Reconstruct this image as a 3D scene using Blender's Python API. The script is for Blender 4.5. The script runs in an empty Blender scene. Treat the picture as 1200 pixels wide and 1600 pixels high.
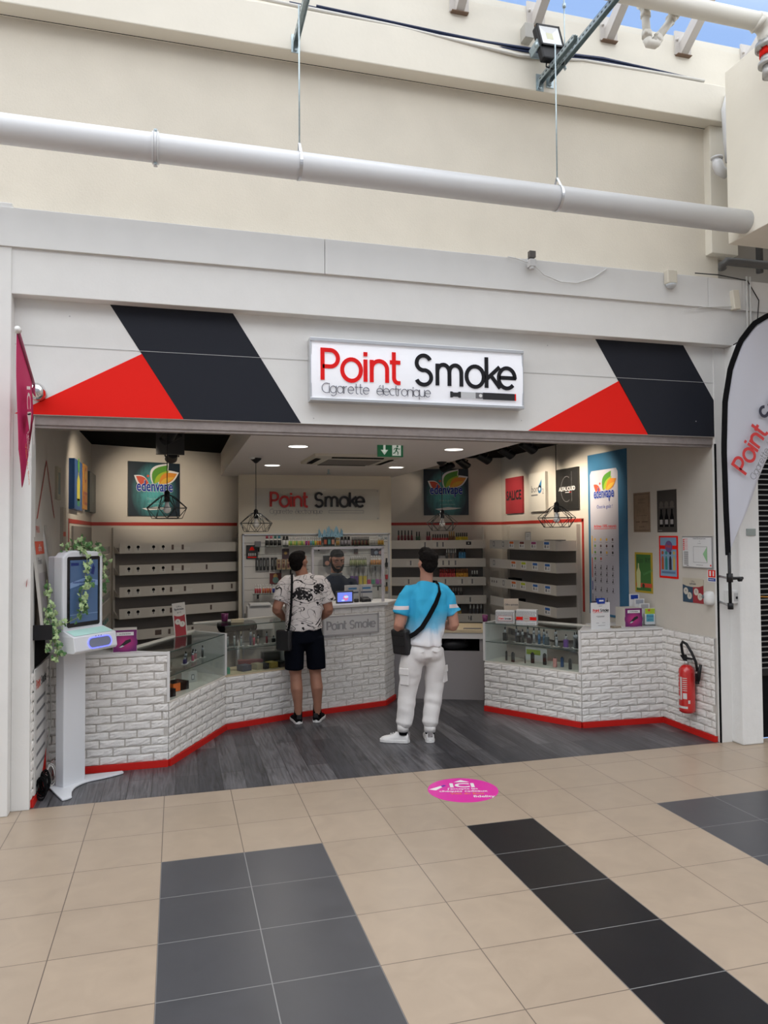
import bpy, bmesh, math, random
from mathutils import Vector, Matrix, noise
random.seed(7)
C = bpy.context.scene.collection
R = math.radians

# ---------------------------------------------------------------- camera
cam_d = bpy.data.cameras.new('camera'); cam = bpy.data.objects.new('camera', cam_d); C.objects.link(cam)
_r = Vector((0.963498, -0.267622, -0.007044)); _u = Vector((-0.001146, -0.030436, 0.999536)); _f = Vector((0.267713, 0.963043, 0.029631))
cam.matrix_world = Matrix(((_r.x, _u.x, -_f.x, 0), (_r.y, _u.y, -_f.y, -5.452), (_r.z, _u.z, -_f.z, 1.8), (0, 0, 0, 1)))
cam_d.sensor_fit = 'VERTICAL'; cam_d.sensor_height = 32.0; cam_d.lens = 32.0 * 1169.6 / 1600
cam_d.clip_start = 0.05
bpy.context.scene.camera = cam

# ---------------------------------------------------------------- sky (blue ahead, bright cloud overhead and behind)
w = bpy.data.worlds.new('sky'); bpy.context.scene.world = w; w.use_nodes = True
nt = w.node_tree; nt.nodes.clear()
wo = nt.nodes.new('ShaderNodeOutputWorld'); wb = nt.nodes.new('ShaderNodeBackground')
tc = nt.nodes.new('ShaderNodeTexCoord'); sp = nt.nodes.new('ShaderNodeSeparateXYZ')
mr = nt.nodes.new('ShaderNodeMapRange'); mx = nt.nodes.new('ShaderNodeMixRGB')
nt.links.new(tc.outputs['Generated'], sp.inputs[0])
cn = nt.nodes.new('ShaderNodeTexNoise'); cn.inputs['Scale'].default_value = 3.0
nt.links.new(tc.outputs['Generated'], cn.inputs['Vector'])
ad = nt.nodes.new('ShaderNodeMath'); ad.operation = 'MULTIPLY_ADD'; ad.inputs[1].default_value = 0.35
nt.links.new(cn.outputs['Fac'], ad.inputs[0]); nt.links.new(sp.outputs['Y'], ad.inputs[2])
mr.inputs['From Min'].default_value = 0.38; mr.inputs['From Max'].default_value = 0.78
nt.links.new(ad.outputs[0], mr.inputs['Value'])
mx.inputs['Color1'].default_value = (4.05, 4.12, 4.22, 1)
mx.inputs['Color2'].default_value = (0.54, 0.82, 1.40, 1)
nt.links.new(mr.outputs['Result'], mx.inputs['Fac']); nt.links.new(mx.outputs[0], wb.inputs['Color'])
wb.inputs['Strength'].default_value = 0.75
nt.links.new(wb.outputs[0], wo.inputs[0])
vs = bpy.context.scene.view_settings
vs.view_transform = 'Standard'; vs.look = 'None'; vs.gamma = 1; vs.use_curve_mapping = False; vs.exposure = -0.12

# ---------------------------------------------------------------- materials
MAT = {}
def mat(name, col=(.8, .8, .8), rough=.5, metal=0, bump=0, bscale=40, var=0, vscale=6, emit=0, spec=.5, coat=0):
    if name in MAT: return MAT[name]
    m = bpy.data.materials.new(name); m.use_nodes = True; MAT[name] = m
    n = m.node_tree.nodes; l = m.node_tree.links; b = n['Principled BSDF']
    b.inputs['Base Color'].default_value = (*col, 1); b.inputs['Roughness'].default_value = rough
    b.inputs['Metallic'].default_value = metal; b.inputs['Specular IOR Level'].default_value = spec
    if coat: b.inputs['Coat Weight'].default_value = coat
    if emit:
        b.inputs['Emission Color'].default_value = (*col, 1); b.inputs['Emission Strength'].default_value = emit
    t = n.new('ShaderNodeTexCoord')
    if var:
        x = n.new('ShaderNodeTexNoise'); x.inputs['Scale'].default_value = vscale; x.inputs['Detail'].default_value = 6
        l.new(t.outputs['Object'], x.inputs['Vector'])
        r_ = n.new('ShaderNodeMapRange'); r_.inputs['From Min'].default_value = .3; r_.inputs['From Max'].default_value = .7
        r_.inputs['To Min'].default_value = 1 - var; r_.inputs['To Max'].default_value = 1 + var
        l.new(x.outputs['Fac'], r_.inputs['Value'])
        h = n.new('ShaderNodeHueSaturation'); h.inputs['Color'].default_value = (*col, 1)
        l.new(r_.outputs['Result'], h.inputs['Value']); l.new(h.outputs['Color'], b.inputs['Base Color'])
    if bump:
        x = n.new('ShaderNodeTexNoise'); x.inputs['Scale'].default_value = bscale; x.inputs['Detail'].default_value = 4
        l.new(t.outputs['Object'], x.inputs['Vector'])
        bm_ = n.new('ShaderNodeBump'); bm_.inputs['Strength'].default_value = bump; bm_.inputs['Distance'].default_value = .01
        l.new(x.outputs['Fac'], bm_.inputs['Height']); l.new(bm_.outputs['Normal'], b.inputs['Normal'])
    return m
def glassmat(name, tint=(.95, .98, .97), lo=.04, hi=.5, rough=.01):
    if name in MAT: return MAT[name]
    m = bpy.data.materials.new(name); m.use_nodes = True; MAT[name] = m
    n = m.node_tree.nodes; l = m.node_tree.links; n.clear()
    o = n.new('ShaderNodeOutputMaterial'); tr = n.new('ShaderNodeBsdfTransparent'); g = n.new('ShaderNodeBsdfGlossy')
    tr.inputs['Color'].default_value = (*tint, 1); g.inputs['Roughness'].default_value = rough
    lw = n.new('ShaderNodeLayerWeight'); lw.inputs['Blend'].default_value = .5
    pw = n.new('ShaderNodeMath'); pw.operation = 'POWER'; pw.inputs[1].default_value = 4.0; l.new(lw.outputs['Facing'], pw.inputs[0])
    r_ = n.new('ShaderNodeMapRange'); r_.inputs['To Min'].default_value = lo; r_.inputs['To Max'].default_value = hi
    mi = n.new('ShaderNodeMixShader'); l.new(pw.outputs[0], r_.inputs['Value']); l.new(r_.outputs['Result'], mi.inputs[0])
    l.new(tr.outputs[0], mi.inputs[1]); l.new(g.outputs[0], mi.inputs[2]); l.new(mi.outputs[0], o.inputs[0])
    return m

white = mat('white_paint', (.74, .735, .72), .45, bump=.05, bscale=60, var=.02)
white_low = mat('white_board', (.72, .72, .71), .4, var=.02)
beige_wall = mat('beige_plaster', (.66, .61, .52), .85, bump=.25, bscale=90, var=.04, vscale=2.5)
beige_beam = mat('beige_beam_paint', (.74, .70, .61), .7, bump=.08, bscale=30, var=.03, vscale=3)
shop_wall = mat('shop_wall_paint', (.60, .56, .50), .75, bump=.05, bscale=80, var=.02)
black = mat('black_plastic', (.010, .010, .012), .45, spec=.3)
blackmat = mat('black_matte', (.007, .007, .008), .85, spec=.08)
navy = mat('black_vinyl', (.016, .018, .026), .6, spec=.2)
red = mat('red_vinyl', (.80, .012, .006), .6, spec=.2)
redline = mat('red_paint', (.42, .028, .018), .5)
redplinth = mat('red_plinth', (.55, .014, .010), .5, spec=.3)
alu = mat('brushed_aluminium', (.62, .63, .65), .35, .85)
galv = mat('galvanised_steel', (.42, .50, .53), .42, .75, var=.12, vscale=30)
pvc = mat('white_pvc_pipe', (.66, .67, .69), .32, var=.01)
pvcw = mat('cream_painted_pipe', (.72, .70, .64), .4)
soffitm = mat('soffit_white', (.74, .70, .68), .6)
brickm = mat('white_brick_face', (.77, .75, .725), .7, bump=.35, bscale=55, var=.05, vscale=14)
mortar = mat('grey_mortar', (.54, .51, .475), .9, bump=.2, bscale=120)
glass = glassmat('clear_glass')
plexi = glassmat('acrylic_sheet', (.96, .97, .98), .025, .4, .03)
inkblack = mat('ink_black', (.015, .015, .018), .5)
inkgrey = mat('ink_grey', (.14, .14, .15), .5)
paper = mat('white_paper', (.74, .74, .74), .6)
magenta = mat('magenta_print', (.62, .035, .30), .5)
purple = mat('purple_print', (.16, .012, .13), .45)
skin1 = mat('skin_tan', (.33, .155, .10), .55, var=.06, vscale=20)
skin2 = mat('skin_warm', (.47, .235, .165), .55, var=.05, vscale=20)
hairm = mat('dark_hair', (.007, .0055, .005), .8, bump=.6, bscale=160, spec=.12)

# ---------------------------------------------------------------- mesh builder
class MB:
    def __init__(s, m=None):
        s.v = []; s.f = []; s.mi = []; s.sm = []; s.mats = []; s.cur = 0; s.T = Matrix()
        if m: s.use(m)
    def use(s, m):
        if m not in s.mats: s.mats.append(m)
        s.cur = s.mats.index(m); return s
    def add(s, vs_, fs, smooth=False):
        o = len(s.v)
        for p in vs_: s.v.append(tuple(s.T @ Vector(p)))
        for f in fs: s.f.append([o + i for i in f]); s.mi.append(s.cur); s.sm.append(smooth)
        return s
    def box(s, x0, x1, y0, y1, z0, z1):
        return s.add([(x0, y0, z0), (x1, y0, z0), (x1, y1, z0), (x0, y1, z0), (x0, y0, z1), (x1, y0, z1), (x1, y1, z1), (x0, y1, z1)],
                     [(0, 3, 2, 1), (4, 5, 6, 7), (0, 1, 5, 4), (1, 2, 6, 5), (2, 3, 7, 6), (3, 0, 4, 7)])
    def loft(s, rings, caps=True, smooth=True):
        n = len(rings[0]); vs_ = [p for r_ in rings for p in r_]; fs = []
        for i in range(len(rings) - 1):
            for j in range(n):
                a, b = i * n + j, i * n + (j + 1) % n
                fs.append((a, b, b + n, a + n))
        if caps: fs.append(tuple(range(n - 1, -1, -1))); fs.append(tuple((len(rings) - 1) * n + j for j in range(n)))
        return s.add(vs_, fs, smooth)
    def cyl(s, p0, p1, r0, r1=None, n=12, caps=True, smooth=True):
        p0 = Vector(p0); p1 = Vector(p1); r1 = r0 if r1 is None else r1
        d = (p1 - p0).normalized(); a = d.orthogonal().normalized(); b = d.cross(a)
        rg = lambda p, r_: [p + a * (r_ * math.cos(2 * math.pi * i / n)) + b * (r_ * math.sin(2 * math.pi * i / n)) for i in range(n)]
        return s.loft([rg(p0, r0), rg(p1, r1)], caps, smooth)
    def lathe(s, prof, n=16, c=(0, 0, 0), smooth=True):
        c = Vector(c)
        return s.loft([[c + Vector((r_ * math.cos(2 * math.pi * i / n), r_ * math.sin(2 * math.pi * i / n), z)) for i in range(n)] for r_, z in prof], True, smooth)
    def tube(s, path, r_, n=8, smooth=True):
        path = [Vector(p) for p in path]; rings = []; prev = None
        for i, p in enumerate(path):
            d = (path[min(i + 1, len(path) - 1)] - path[max(i - 1, 0)]).normalized()
            a = d.orthogonal().normalized() if prev is None else (prev - d * prev.dot(d)).normalized()
            prev = a; b = d.cross(a); rr = r_[i] if isinstance(r_, (list, tuple)) else r_
            rings.append([p + a * (rr * math.cos(2 * math.pi * k / n)) + b * (rr * math.sin(2 * math.pi * k / n)) for k in range(n)])
        return s.loft(rings, True, smooth)
    def ball(s, c, r_, nu=14, nv=9):
        c = Vector(c); r3 = r_ if isinstance(r_, (tuple, list)) else (r_,) * 3
        rings = []
        for j in range(1, nv):
            t = math.pi * j / nv
            rings.append([c + Vector((r3[0] * math.sin(t) * math.cos(2 * math.pi * i / nu), r3[1] * math.sin(t) * math.sin(2 * math.pi * i / nu), -r3[2] * math.cos(t))) for i in range(nu)])
        o = len(s.v); s.loft(rings, False, True)
        k = len(s.v); s.add([c + Vector((0, 0, -r3[2])), c + Vector((0, 0, r3[2]))], [])
        for i in range(nu):
            s.f.append([o + (i + 1) % nu, o + i, k]); s.mi.append(s.cur); s.sm.append(True)
            q = o + (nv - 2) * nu
            s.f.append([q + i, q + (i + 1) % nu, k + 1]); s.mi.append(s.cur); s.sm.append(True)
        return s
    def pr(s, pts, y0, y1):          # polygon in XZ extruded from y0 to y1
        n = len(pts); vs_ = [(x, y0, z) for x, z in pts] + [(x, y1, z) for x, z in pts]
        fs = [tuple(range(n)), tuple(range(2 * n - 1, n - 1, -1))] + [(i, i + n, (i + 1) % n + n, (i + 1) % n) for i in range(n)]
        return s.add(vs_, fs)
    def pz(s, pts, z0, z1):          # polygon in XY extruded from z0 to z1
        n = len(pts); vs_ = [(x, y, z0) for x, y in pts] + [(x, y, z1) for x, y in pts]
        fs = [tuple(range(n - 1, -1, -1)), tuple(range(n, 2 * n))] + [(i, (i + 1) % n, (i + 1) % n + n, i + n) for i in range(n)]
        return s.add(vs_, fs)
    def flat(s, pts, y): return s.add([(x, y, z) for x, z in pts], [tuple(range(len(pts)))])
    def rect(s, x0, x1, z0, z1, y): return s.flat([(x0, z0), (x1, z0), (x1, z1), (x0, z1)], y)
    def disc(s, x, z, r_, y, n=20, rz=None):
        return s.flat([(x + r_ * math.cos(2 * math.pi * i / n), z + (rz or r_) * math.sin(2 * math.pi * i / n)) for i in range(n)], y)
    def stroke(s, pts, wd, y0, y1, closed=False):   # ribbon of width wd along pts in XZ
        n = len(pts); L = []; Rr = []
        for i in range(n):
            if closed: a, b = pts[i - 1], pts[(i + 1) % n]; p = pts[i]
            else: a, b, p = pts[max(i - 1, 0)], pts[min(i + 1, n - 1)], pts[i]
            def nv(u, v):
                dx, dz = v[0] - u[0], v[1] - u[1]; m_ = math.hypot(dx, dz) or 1; return (-dz / m_, dx / m_)
            n1 = nv(a, p) if a != p else nv(p, b); n2 = nv(p, b) if b != p else nv(a, p)
            mx_, mz_ = n1[0] + n2[0], n1[1] + n2[1]; k = 1 + n1[0] * n2[0] + n1[1] * n2[1]
            k = max(k, .5)
            ox, oz = mx_ / k * wd / 2, mz_ / k * wd / 2
            L.append((p[0] + ox, p[1] + oz)); Rr.append((p[0] - ox, p[1] - oz))
        m_ = n if closed else n - 1
        vs_ = [(x, y0, z) for x, z in L + Rr] + [(x, y1, z) for x, z in L + Rr]; fs = []
        for i in range(m_):
            j = (i + 1) % n
            fs += [(i, j, n + j, n + i)]
            if y0 != y1: fs += [(2 * n + i, 3 * n + i, 3 * n + j, 2 * n + j), (i, 2 * n + i, 2 * n + j, j), (n + i, n + j, 3 * n + j, 3 * n + i)]
        if not closed and y0 != y1: fs += [(0, n, 3 * n, 2 * n), (n - 1, 3 * n - 1, 4 * n - 1, 2 * n - 1)]
        return s.add(vs_, fs)
    def text(s, t, x, z, h, y, th=0, align='L', rot=0, sx=1.0, bold=0):
        vs_, fs, wd = textmesh(t, bold); sc = h / .73
        off = {'L': 0, 'C': -wd * sc * sx / 2, 'R': -wd * sc * sx}[align]; c_, s_ = math.cos(rot), math.sin(rot)
        q = [((px * sc * sx + off), pz * sc) for px, pz in vs_]
        q = [(x + a * c_ - b * s_, z + a * s_ + b * c_) for a, b in q]
        s.add([(a, y, b) for a, b in q], fs)
        if th: s.add([(a, y + th, b) for a, b in q], fs)
        return s
    def build(s, name, parent=None, m=None, bevel=0, loc=None):
        me = bpy.data.meshes.new(name)
        me.from_pydata(s.v, [], s.f)
        for m_ in (s.mats or [m]): me.materials.append(m_)
        if s.mats: me.polygons.foreach_set('material_index', s.mi)
        me.polygons.foreach_set('use_smooth', s.sm); me.update()
        o = bpy.data.objects.new(name, me); C.objects.link(o)
        if parent is not None: o.parent = parent
        if loc: o.location = loc
        if bevel:
            b = o.modifiers.new('bevel', 'BEVEL'); b.width = bevel; b.segments = 2; b.limit_method = 'ANGLE'; b.angle_limit = R(50)
        return o
_TX = {}
def textmesh(t, bold=0):
    if (t, bold) in _TX: return _TX[(t, bold)]
    cu = bpy.data.curves.new('t', 'FONT'); cu.body = t; cu.size = 1.0; cu.offset = bold; cu.resolution_u = 3
    o = bpy.data.objects.new('t', cu); C.objects.link(o)
    bpy.context.view_layer.update(); dg = bpy.context.evaluated_depsgraph_get()
    me = bpy.data.meshes.new_from_object(o.evaluated_get(dg))
    vs_ = [(v.co.x, v.co.y) for v in me.vertices]; fs = [tuple(p.vertices) for p in me.polygons]
    wd = max([v[0] for v in vs_] or [0])
    bpy.data.objects.remove(o); bpy.data.curves.remove(cu); bpy.data.meshes.remove(me)
    _TX[(t, bold)] = (vs_, fs, wd); return _TX[(t, bold)]

def props(o, label=None, cat=None, group=None, kind=None):
    if label: o['label'] = label
    if cat: o['category'] = cat
    if group: o['group'] = group
    if kind: o['kind'] = kind
    return o
def thing(name, label, cat, loc=(0, 0, 0), rz=0, group=None):
    o = bpy.data.objects.new(name, None); C.objects.link(o); o.empty_display_size = .1
    o.location = loc; o.rotation_euler = (0, 0, R(rz)); return props(o, label, cat, group)
def dup(src, loc, rz=None, label=None, group=None, scale=None, mats=None):
    r_ = src.copy(); C.objects.link(r_); r_.location = loc
    if rz is not None: r_.rotation_euler = (0, 0, R(rz))
    if scale: r_.scale = scale if isinstance(scale, tuple) else (scale,) * 3
    if label: r_['label'] = label
    if group: r_['group'] = group
    def rec(a, b):
        for ch in [c for c in bpy.data.objects if c.parent == a]:
            d = ch.copy(); C.objects.link(d); d.parent = b
            if mats and ch.name.split('.')[0] in mats:
                d.data = ch.data.copy(); d.data.materials[0] = mats[ch.name.split('.')[0]]
            rec(ch, d)
    rec(src, r_); return r_
def islands(b, name, parent, gap=.02):
    # one object per printed tag: faces whose x ranges touch belong together
    fr = sorted([(min(b.v[i][0] for i in f), max(b.v[i][0] for i in f), k) for k, f in enumerate(b.f)]); cl = []
    for a, c_, k in fr:
        if cl and a <= cl[-1][1] + gap: cl[-1][1] = max(cl[-1][1], c_); cl[-1][2].append(k)
        else: cl.append([a, c_, [k]])
    for _, _, ks in cl:
        q = MB()
        for k in sorted(ks): q.use(b.mats[b.mi[k]]); q.add([b.v[i] for i in b.f[k]], [tuple(range(len(b.f[k])))])
        q.build(name, parent)
def struct(o): o['kind'] = 'structure'; return o
def xf(o, p0, ang=0):                # local frame: origin p0, x axis turned by ang degrees
    return Matrix.Translation(Vector(p0)) @ Matrix.Rotation(R(ang), 4, 'Z')

# ================================================================ SETTING
TX, TY, TW, TD = -0.0756, -1.088, 0.4502, 0.4311
def floor_material():
    m = bpy.data.materials.new('mall_tiles'); m.use_nodes = True
    n = m.node_tree.nodes; l = m.node_tree.links; b = n['Principled BSDF']
    t = n.new('ShaderNodeTexCoord'); s_ = n.new('ShaderNodeSeparateXYZ'); l.new(t.outputs['Object'], s_.inputs[0])
    def M_(op, a, b_=None, c_=None):
        q = n.new('ShaderNodeMath'); q.operation = op
        for i, v in enumerate((a, b_, c_)):
            if v is None: continue
            if isinstance(v, (int, float)): q.inputs[i].default_value = v
            else: l.new(v, q.inputs[i])
        return q.outputs[0]
    u = M_('DIVIDE', M_('SUBTRACT', s_.outputs['X'], TX), TW); v = M_('DIVIDE', M_('SUBTRACT', TY, s_.outputs['Y']), TD)
    fu = M_('FRACT', u); fv = M_('FRACT', v)
    du = M_('MINIMUM', fu, M_('SUBTRACT', 1.0, fu)); dv = M_('MINIMUM', fv, M_('SUBTRACT', 1.0, fv))
    grout = M_('LESS_THAN', M_('MINIMUM', du, dv), 0.0052)
    def between(x, a, b_): return M_('MULTIPLY', M_('GREATER_THAN', x, a), M_('LESS_THAN', x, b_))
    below = M_('GREATER_THAN', v, 0.0)
    ga = M_('MULTIPLY', between(u, 0.0, 2.0), below); gb = M_('MULTIPLY', between(u, 7.0, 10.0), below)
    bl = M_('MULTIPLY', between(u, 4.0, 5.0), below)
    gg = M_('MAXIMUM', ga, gb)
    # per tile tone
    cmb = n.new('ShaderNodeCombineXYZ'); l.new(M_('FLOOR', u), cmb.inputs[0]); l.new(M_('FLOOR', v), cmb.inputs[1])
    wn = n.new('ShaderNodeTexWhiteNoise'); wn.noise_dimensions = '2D'; l.new(cmb.outputs[0], wn.inputs['Vector'])
    nz = n.new('ShaderNodeTexNoise'); nz.inputs['Scale'].default_value = 5; nz.inputs['Detail'].default_value = 8; nz.inputs['Distortion'].default_value = 1.2
    l.new(t.outputs['Object'], nz.inputs['Vector'])
    tone = M_('ADD', M_('MULTIPLY', wn.outputs['Value'], .06), M_('MULTIPLY', nz.outputs['Fac'], .28))
    def mixc(f, c1, c2):
        q = n.new('ShaderNodeMixRGB')
        l.new(f, q.inputs['Fac'])
        for i, c_ in ((1, c1), (2, c2)):
            if isinstance(c_, tuple): q.inputs[i].default_value = (*c_, 1)
            else: l.new(c_, q.inputs[i])
        return q.outputs[0]
    col = mixc(gg, (.345, .272, .205), (.062, .062, .068)); col = mixc(bl, col, (.010, .010, .012))
    h = n.new('ShaderNodeHueSaturation'); l.new(col, h.inputs['Color']); l.new(M_('ADD', tone, .82), h.inputs['Value'])
    dark = M_('MAXIMUM', gg, bl)
    gcol = mixc(dark, (.13, .10, .08), (.20, .20, .20))
    fin = mixc(grout, h.outputs['Color'], gcol); l.new(fin, b.inputs['Base Color'])
    l.new(M_('ADD', M_('MULTIPLY', nz.outputs['Fac'], .12), .27), b.inputs['Roughness'])
    b.inputs['Specular IOR Level'].default_value = .42
    bp = n.new('ShaderNodeBump'); bp.inputs['Strength'].default_value = .25; bp.inputs['Distance'].default_value = .002
    l.new(M_('SUBTRACT', 1.0, grout), bp.inputs['Height']); l.new(bp.outputs['Normal'], b.inputs['Normal'])
    return m
def plank_material():
    m = bpy.data.materials.new('grey_oak_vinyl'); m.use_nodes = True
    n = m.node_tree.nodes; l = m.node_tree.links; b = n['Principled BSDF']
    t = n.new('ShaderNodeTexCoord'); mp = n.new('ShaderNodeMapping'); mp.inputs['Rotation'].default_value = (0, 0, R(90))
    l.new(t.outputs['Object'], mp.inputs[0])
    br = n.new('ShaderNodeTexBrick'); br.inputs['Scale'].default_value = 1; br.inputs['Brick Width'].default_value = 1.1; br.inputs['Row Height'].default_value = .165
    br.inputs['Mortar Size'].default_value = .0025; br.inputs['Color1'].default_value = (.026, .026, .031, 1); br.inputs['Color2'].default_value = (.095, .092, .098, 1)
    br.inputs['Mortar'].default_value = (.012, .012, .014, 1); br.offset = .37; br.inputs['Bias'].default_value = -.1
    l.new(mp.outputs[0], br.inputs['Vector'])
    m2 = n.new('ShaderNodeMapping'); m2.inputs['Scale'].default_value = (26, 1.6, 1); l.new(t.outputs['Object'], m2.inputs[0])
    nz = n.new('ShaderNodeTexNoise'); nz.inputs['Scale'].default_value = 1.2; nz.inputs['Detail'].default_value = 9; nz.inputs['Distortion'].default_value = 1.6
    l.new(m2.outputs[0], nz.inputs['Vector'])
    r_ = n.new('ShaderNodeMapRange'); r_.inputs['From Min'].default_value = .3; r_.inputs['From Max'].default_value = .7; r_.inputs['To Min'].default_value = .45; r_.inputs['To Max'].default_value = 1.8
    l.new(nz.outputs['Fac'], r_.inputs['Value'])
    h = n.new('ShaderNodeHueSaturation'); l.new(br.outputs['Color'], h.inputs['Color']); l.new(r_.outputs['Result'], h.inputs['Value'])
    l.new(h.outputs['Color'], b.inputs['Base Color']); b.inputs['Roughness'].default_value = .34; b.inputs['Specular IOR Level'].default_value = .5
    bp = n.new('ShaderNodeBump'); bp.inputs['Strength'].default_value = .12; bp.inputs['Distance'].default_value = .004
    l.new(nz.outputs['Fac'], bp.inputs['Height']); l.new(bp.outputs['Normal'], b.inputs['Normal'])
    return m
struct(MB(floor_material()).box(-10, 13, -12, 0.0, -.1, 0).build('floor'))
struct(MB(plank_material()).box(-1.1, 4.7, 0.0, 5.2, -.1, -.0005).build('floor_shop'))
CL, DL, BL = (-.955, 3.9), (0.60, 4.59), None     # left back wall line
CR, DR = (4.485, 4.40), (2.70, 4.95)              # right back wall line
# shop side walls and back walls
struct(MB(shop_wall).pz([(-1.1, 0.142), (-.955, 0.142), (-.955, 3.9), (-1.1, 4.0)], 0, 2.95).build('wall_left'))
struct(MB(shop_wall).pz([(4.485, 0.031), (4.60, 0.031), (4.60, 4.5), (4.485, 4.40)], 0, 2.95).build('wall_right'))
struct(MB(shop_wall).pz([(-1.1, 3.9), (-.955, 3.9), (1.4, 4.945), (1.36, 5.06), (-1.1, 4.05)], 0, 2.95).build('wall_back_left'))
struct(MB(shop_wall).pz([(4.6, 4.40), (4.485, 4.40), (1.39, 5.354), (1.42, 5.5), (4.6, 4.5)], 0, 2.95).build('wall_back_right'))
struct(MB(mat('ceiling_black', (.006, .006, .006), .95, spec=.03)).box(-1.1, 4.6, .10, 5.5, 2.88, 2.96).build('ceiling'))
sof = struct(MB(soffitm).box(.565, 2.87, .12, 5.3, 2.58, 2.88).build('ceiling_soffit'))
# painted red lines on the shop walls
b = MB(redline); zz = 1.945
b.box(-.955, -.951, 2.0, 3.9, zz - .02, zz + .02); b.box(-.955, -.951, 1.965, 2.0, .9, zz + .02)
b.T = xf(None, (-.955, 3.9, 0), math.degrees(math.atan2(.69, 1.555))); b.box(0, 1.9, -.004, 0, zz - .02, zz + .02)
b.T = xf(None, (4.485, 4.40, 0), math.degrees(math.atan2(-.55, 1.785))); b.box(-2.2, 0, -.004, 0, zz - .02, zz + .02)
b.T = Matrix(); b.box(4.481, 4.485, 2.18, 4.40, zz - .02, zz + .02); b.box(4.481, 4.485, 2.17, 2.21, .9, zz + .02)
def wline(bm_, a, c_, wd=.022):   # stripe on the left wall from (y,z) to (y,z)
    q = []
    dy, dz = c_[0] - a[0], c_[1] - a[1]; m_ = math.hypot(dy, dz); ny, nz_ = -dz / m_ * wd / 2, dy / m_ * wd / 2
    for p in ((a[0] + ny, a[1] + nz_), (c_[0] + ny, c_[1] + nz_), (c_[0] - ny, c_[1] - nz_), (a[0] - ny, a[1] - nz_)): q.append((-.9515, p[0], p[1]))
    bm_.add(q, [(0, 1, 2, 3)])
wline(b, (-.05, 1.47), (.722, 2.377)); wline(b, (.722, 2.377), (1.12, 1.95))
struct(b.build('trim_red_line'))

# facade: pillars, fascia boards, sign band, shutter rail
struct(MB(white).box(-3.5, -1.043, -.11, .6, 0, 4.0).build('wall_pillar_left', bevel=.006))
struct(MB(white).box(-1.043, -.93, -.02, .141, 0, 2.618).build('trim_jamb_left', bevel=.004))
b = MB(white).box(4.485, 4.60, -.01, .03, 0, 3.395); b.use(blackmat).box(4.481, 4.492, -.014, .0, 0, 2.56)
struct(b.build('trim_jamb_right'))
pillr = mat('white_stone_pillar', (.73, .73, .72), .7, bump=.5, bscale=18, var=.03)
struct(MB(pillr).box(4.60, 4.81, -.14, .5, 0, 3.4).build('wall_pillar_right', bevel=.012))
struct(MB(white).box(-1.05, 4.60, 0.0, .12, 2.619, 3.44).build('wall_facade'))
struct(MB(white).box(-3.5, 6.2, -.10, .10, 3.40, 3.72).build('wall_fascia_lower', bevel=.004))
b = MB(white_low)
for x0, x1 in ((-3.5, 1.045), (1.048, 4.352), (4.355, 4.70), (4.703, 6.2)): b.box(x0, x1, -.122, .10, 3.705, 3.965)
struct(b.build('wall_fascia_upper', bevel=.003))
struct(MB(mat('grey_render', (.33, .31, .28), .85)).box(4.81, 6.2, .03, .3, 0, 3.42).build('wall_neighbour'))
b = MB(mat('shutter_rail_metal', (.30, .26, .245), .5, .3, var=.1, vscale=20, bump=.2))
b.box(-1.0, 4.50, .02, .075, 2.555, 2.62).box(-1.0, 4.50, .075, .14, 2.54, 2.60).box(-.94, 4.49, .03, .055, 2.535, 2.556)
struct(b.build('trim_shutter_rail'))
MB(mat('vinyl_seam', (.6, .6, .59), .5))
# printed vinyl graphics on the sign band
def graphic(name, pts, m, label):
    o = MB(m).pr(pts, -.003, 0.0).build(name); return props(o, label, 'sign graphic')
graphic('sign_stripe', [(-.441, 3.40), (.394, 3.40), (.885, 2.622), (.051, 2.622)], navy, 'slanted black stripe on the white sign band, beside the small magenta flag')
graphic('sign_triangle', [(-1.04, 2.622), (-.23, 3.07), (.051, 2.622)], red, 'red triangle on the white sign band, behind the small magenta flag')
graphic('sign_stripe', [(3.34, 3.40), (4.187, 3.40), (4.60, 2.76), (4.60, 2.622), (3.823, 2.622)], navy, 'slanted black stripe on the white sign band, beside the tall feather flag')
graphic('sign_triangle', [(2.719, 2.622), (3.556, 3.064), (3.823, 2.622)], red, 'red triangle on the white sign band, on the feather flag side of the lightbox sign')
# thin panel joints on the sign band
b = MB(mat('joint_grey', (.45, .45, .45), .6))
b.box(-1.04, 4.6, -.0042, -.003, 3.088, 3.091)
for x, z in ((.98, 2.66), (2.66, 2.70), (4.3, 2.75), (-.7, 3.3), (2.68, 3.2), (2.9, 3.32)): b.disc(x, z, .005, -.0045, 8)
struct(b.build('trim_panel_joint'))
# upper plaster wall, beam, top wall
struct(MB(beige_wall).box(-4, 4.6, .05, .3, 3.9, 5.36).build('wall_upper'))
b = MB(beige_beam).box(-4, 4.62, -.10, .3, 5.345, 5.665)
struct(b.build('wall_beam', bevel=.008))
struct(MB(blackmat).box(-4, 4.6, .030, .036, 5.3435, 5.346).build('trim_beam_gap'))
struct(MB(beige_beam).box(-4, 6.5, -.03, .3, 5.66, 6.08).build('wall_top'))
# boxed column on the flank, seen in the upper corner
struct(MB(beige_beam).box(4.475, 4.75, -.03, .4, 4.22, 5.345).build('wall_pilaster', bevel=.006))
struct(MB(beige_beam).box(4.372, 6.5, -3.2, -.35, 4.160, 5.60).build('wall_duct_box', bevel=.006))
struct(MB(mat('dark_render', (.40, .37, .33), .85)).box(4.6, 6.6, .10, .3, 3.9, 5.36).build('wall_recess'))
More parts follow.
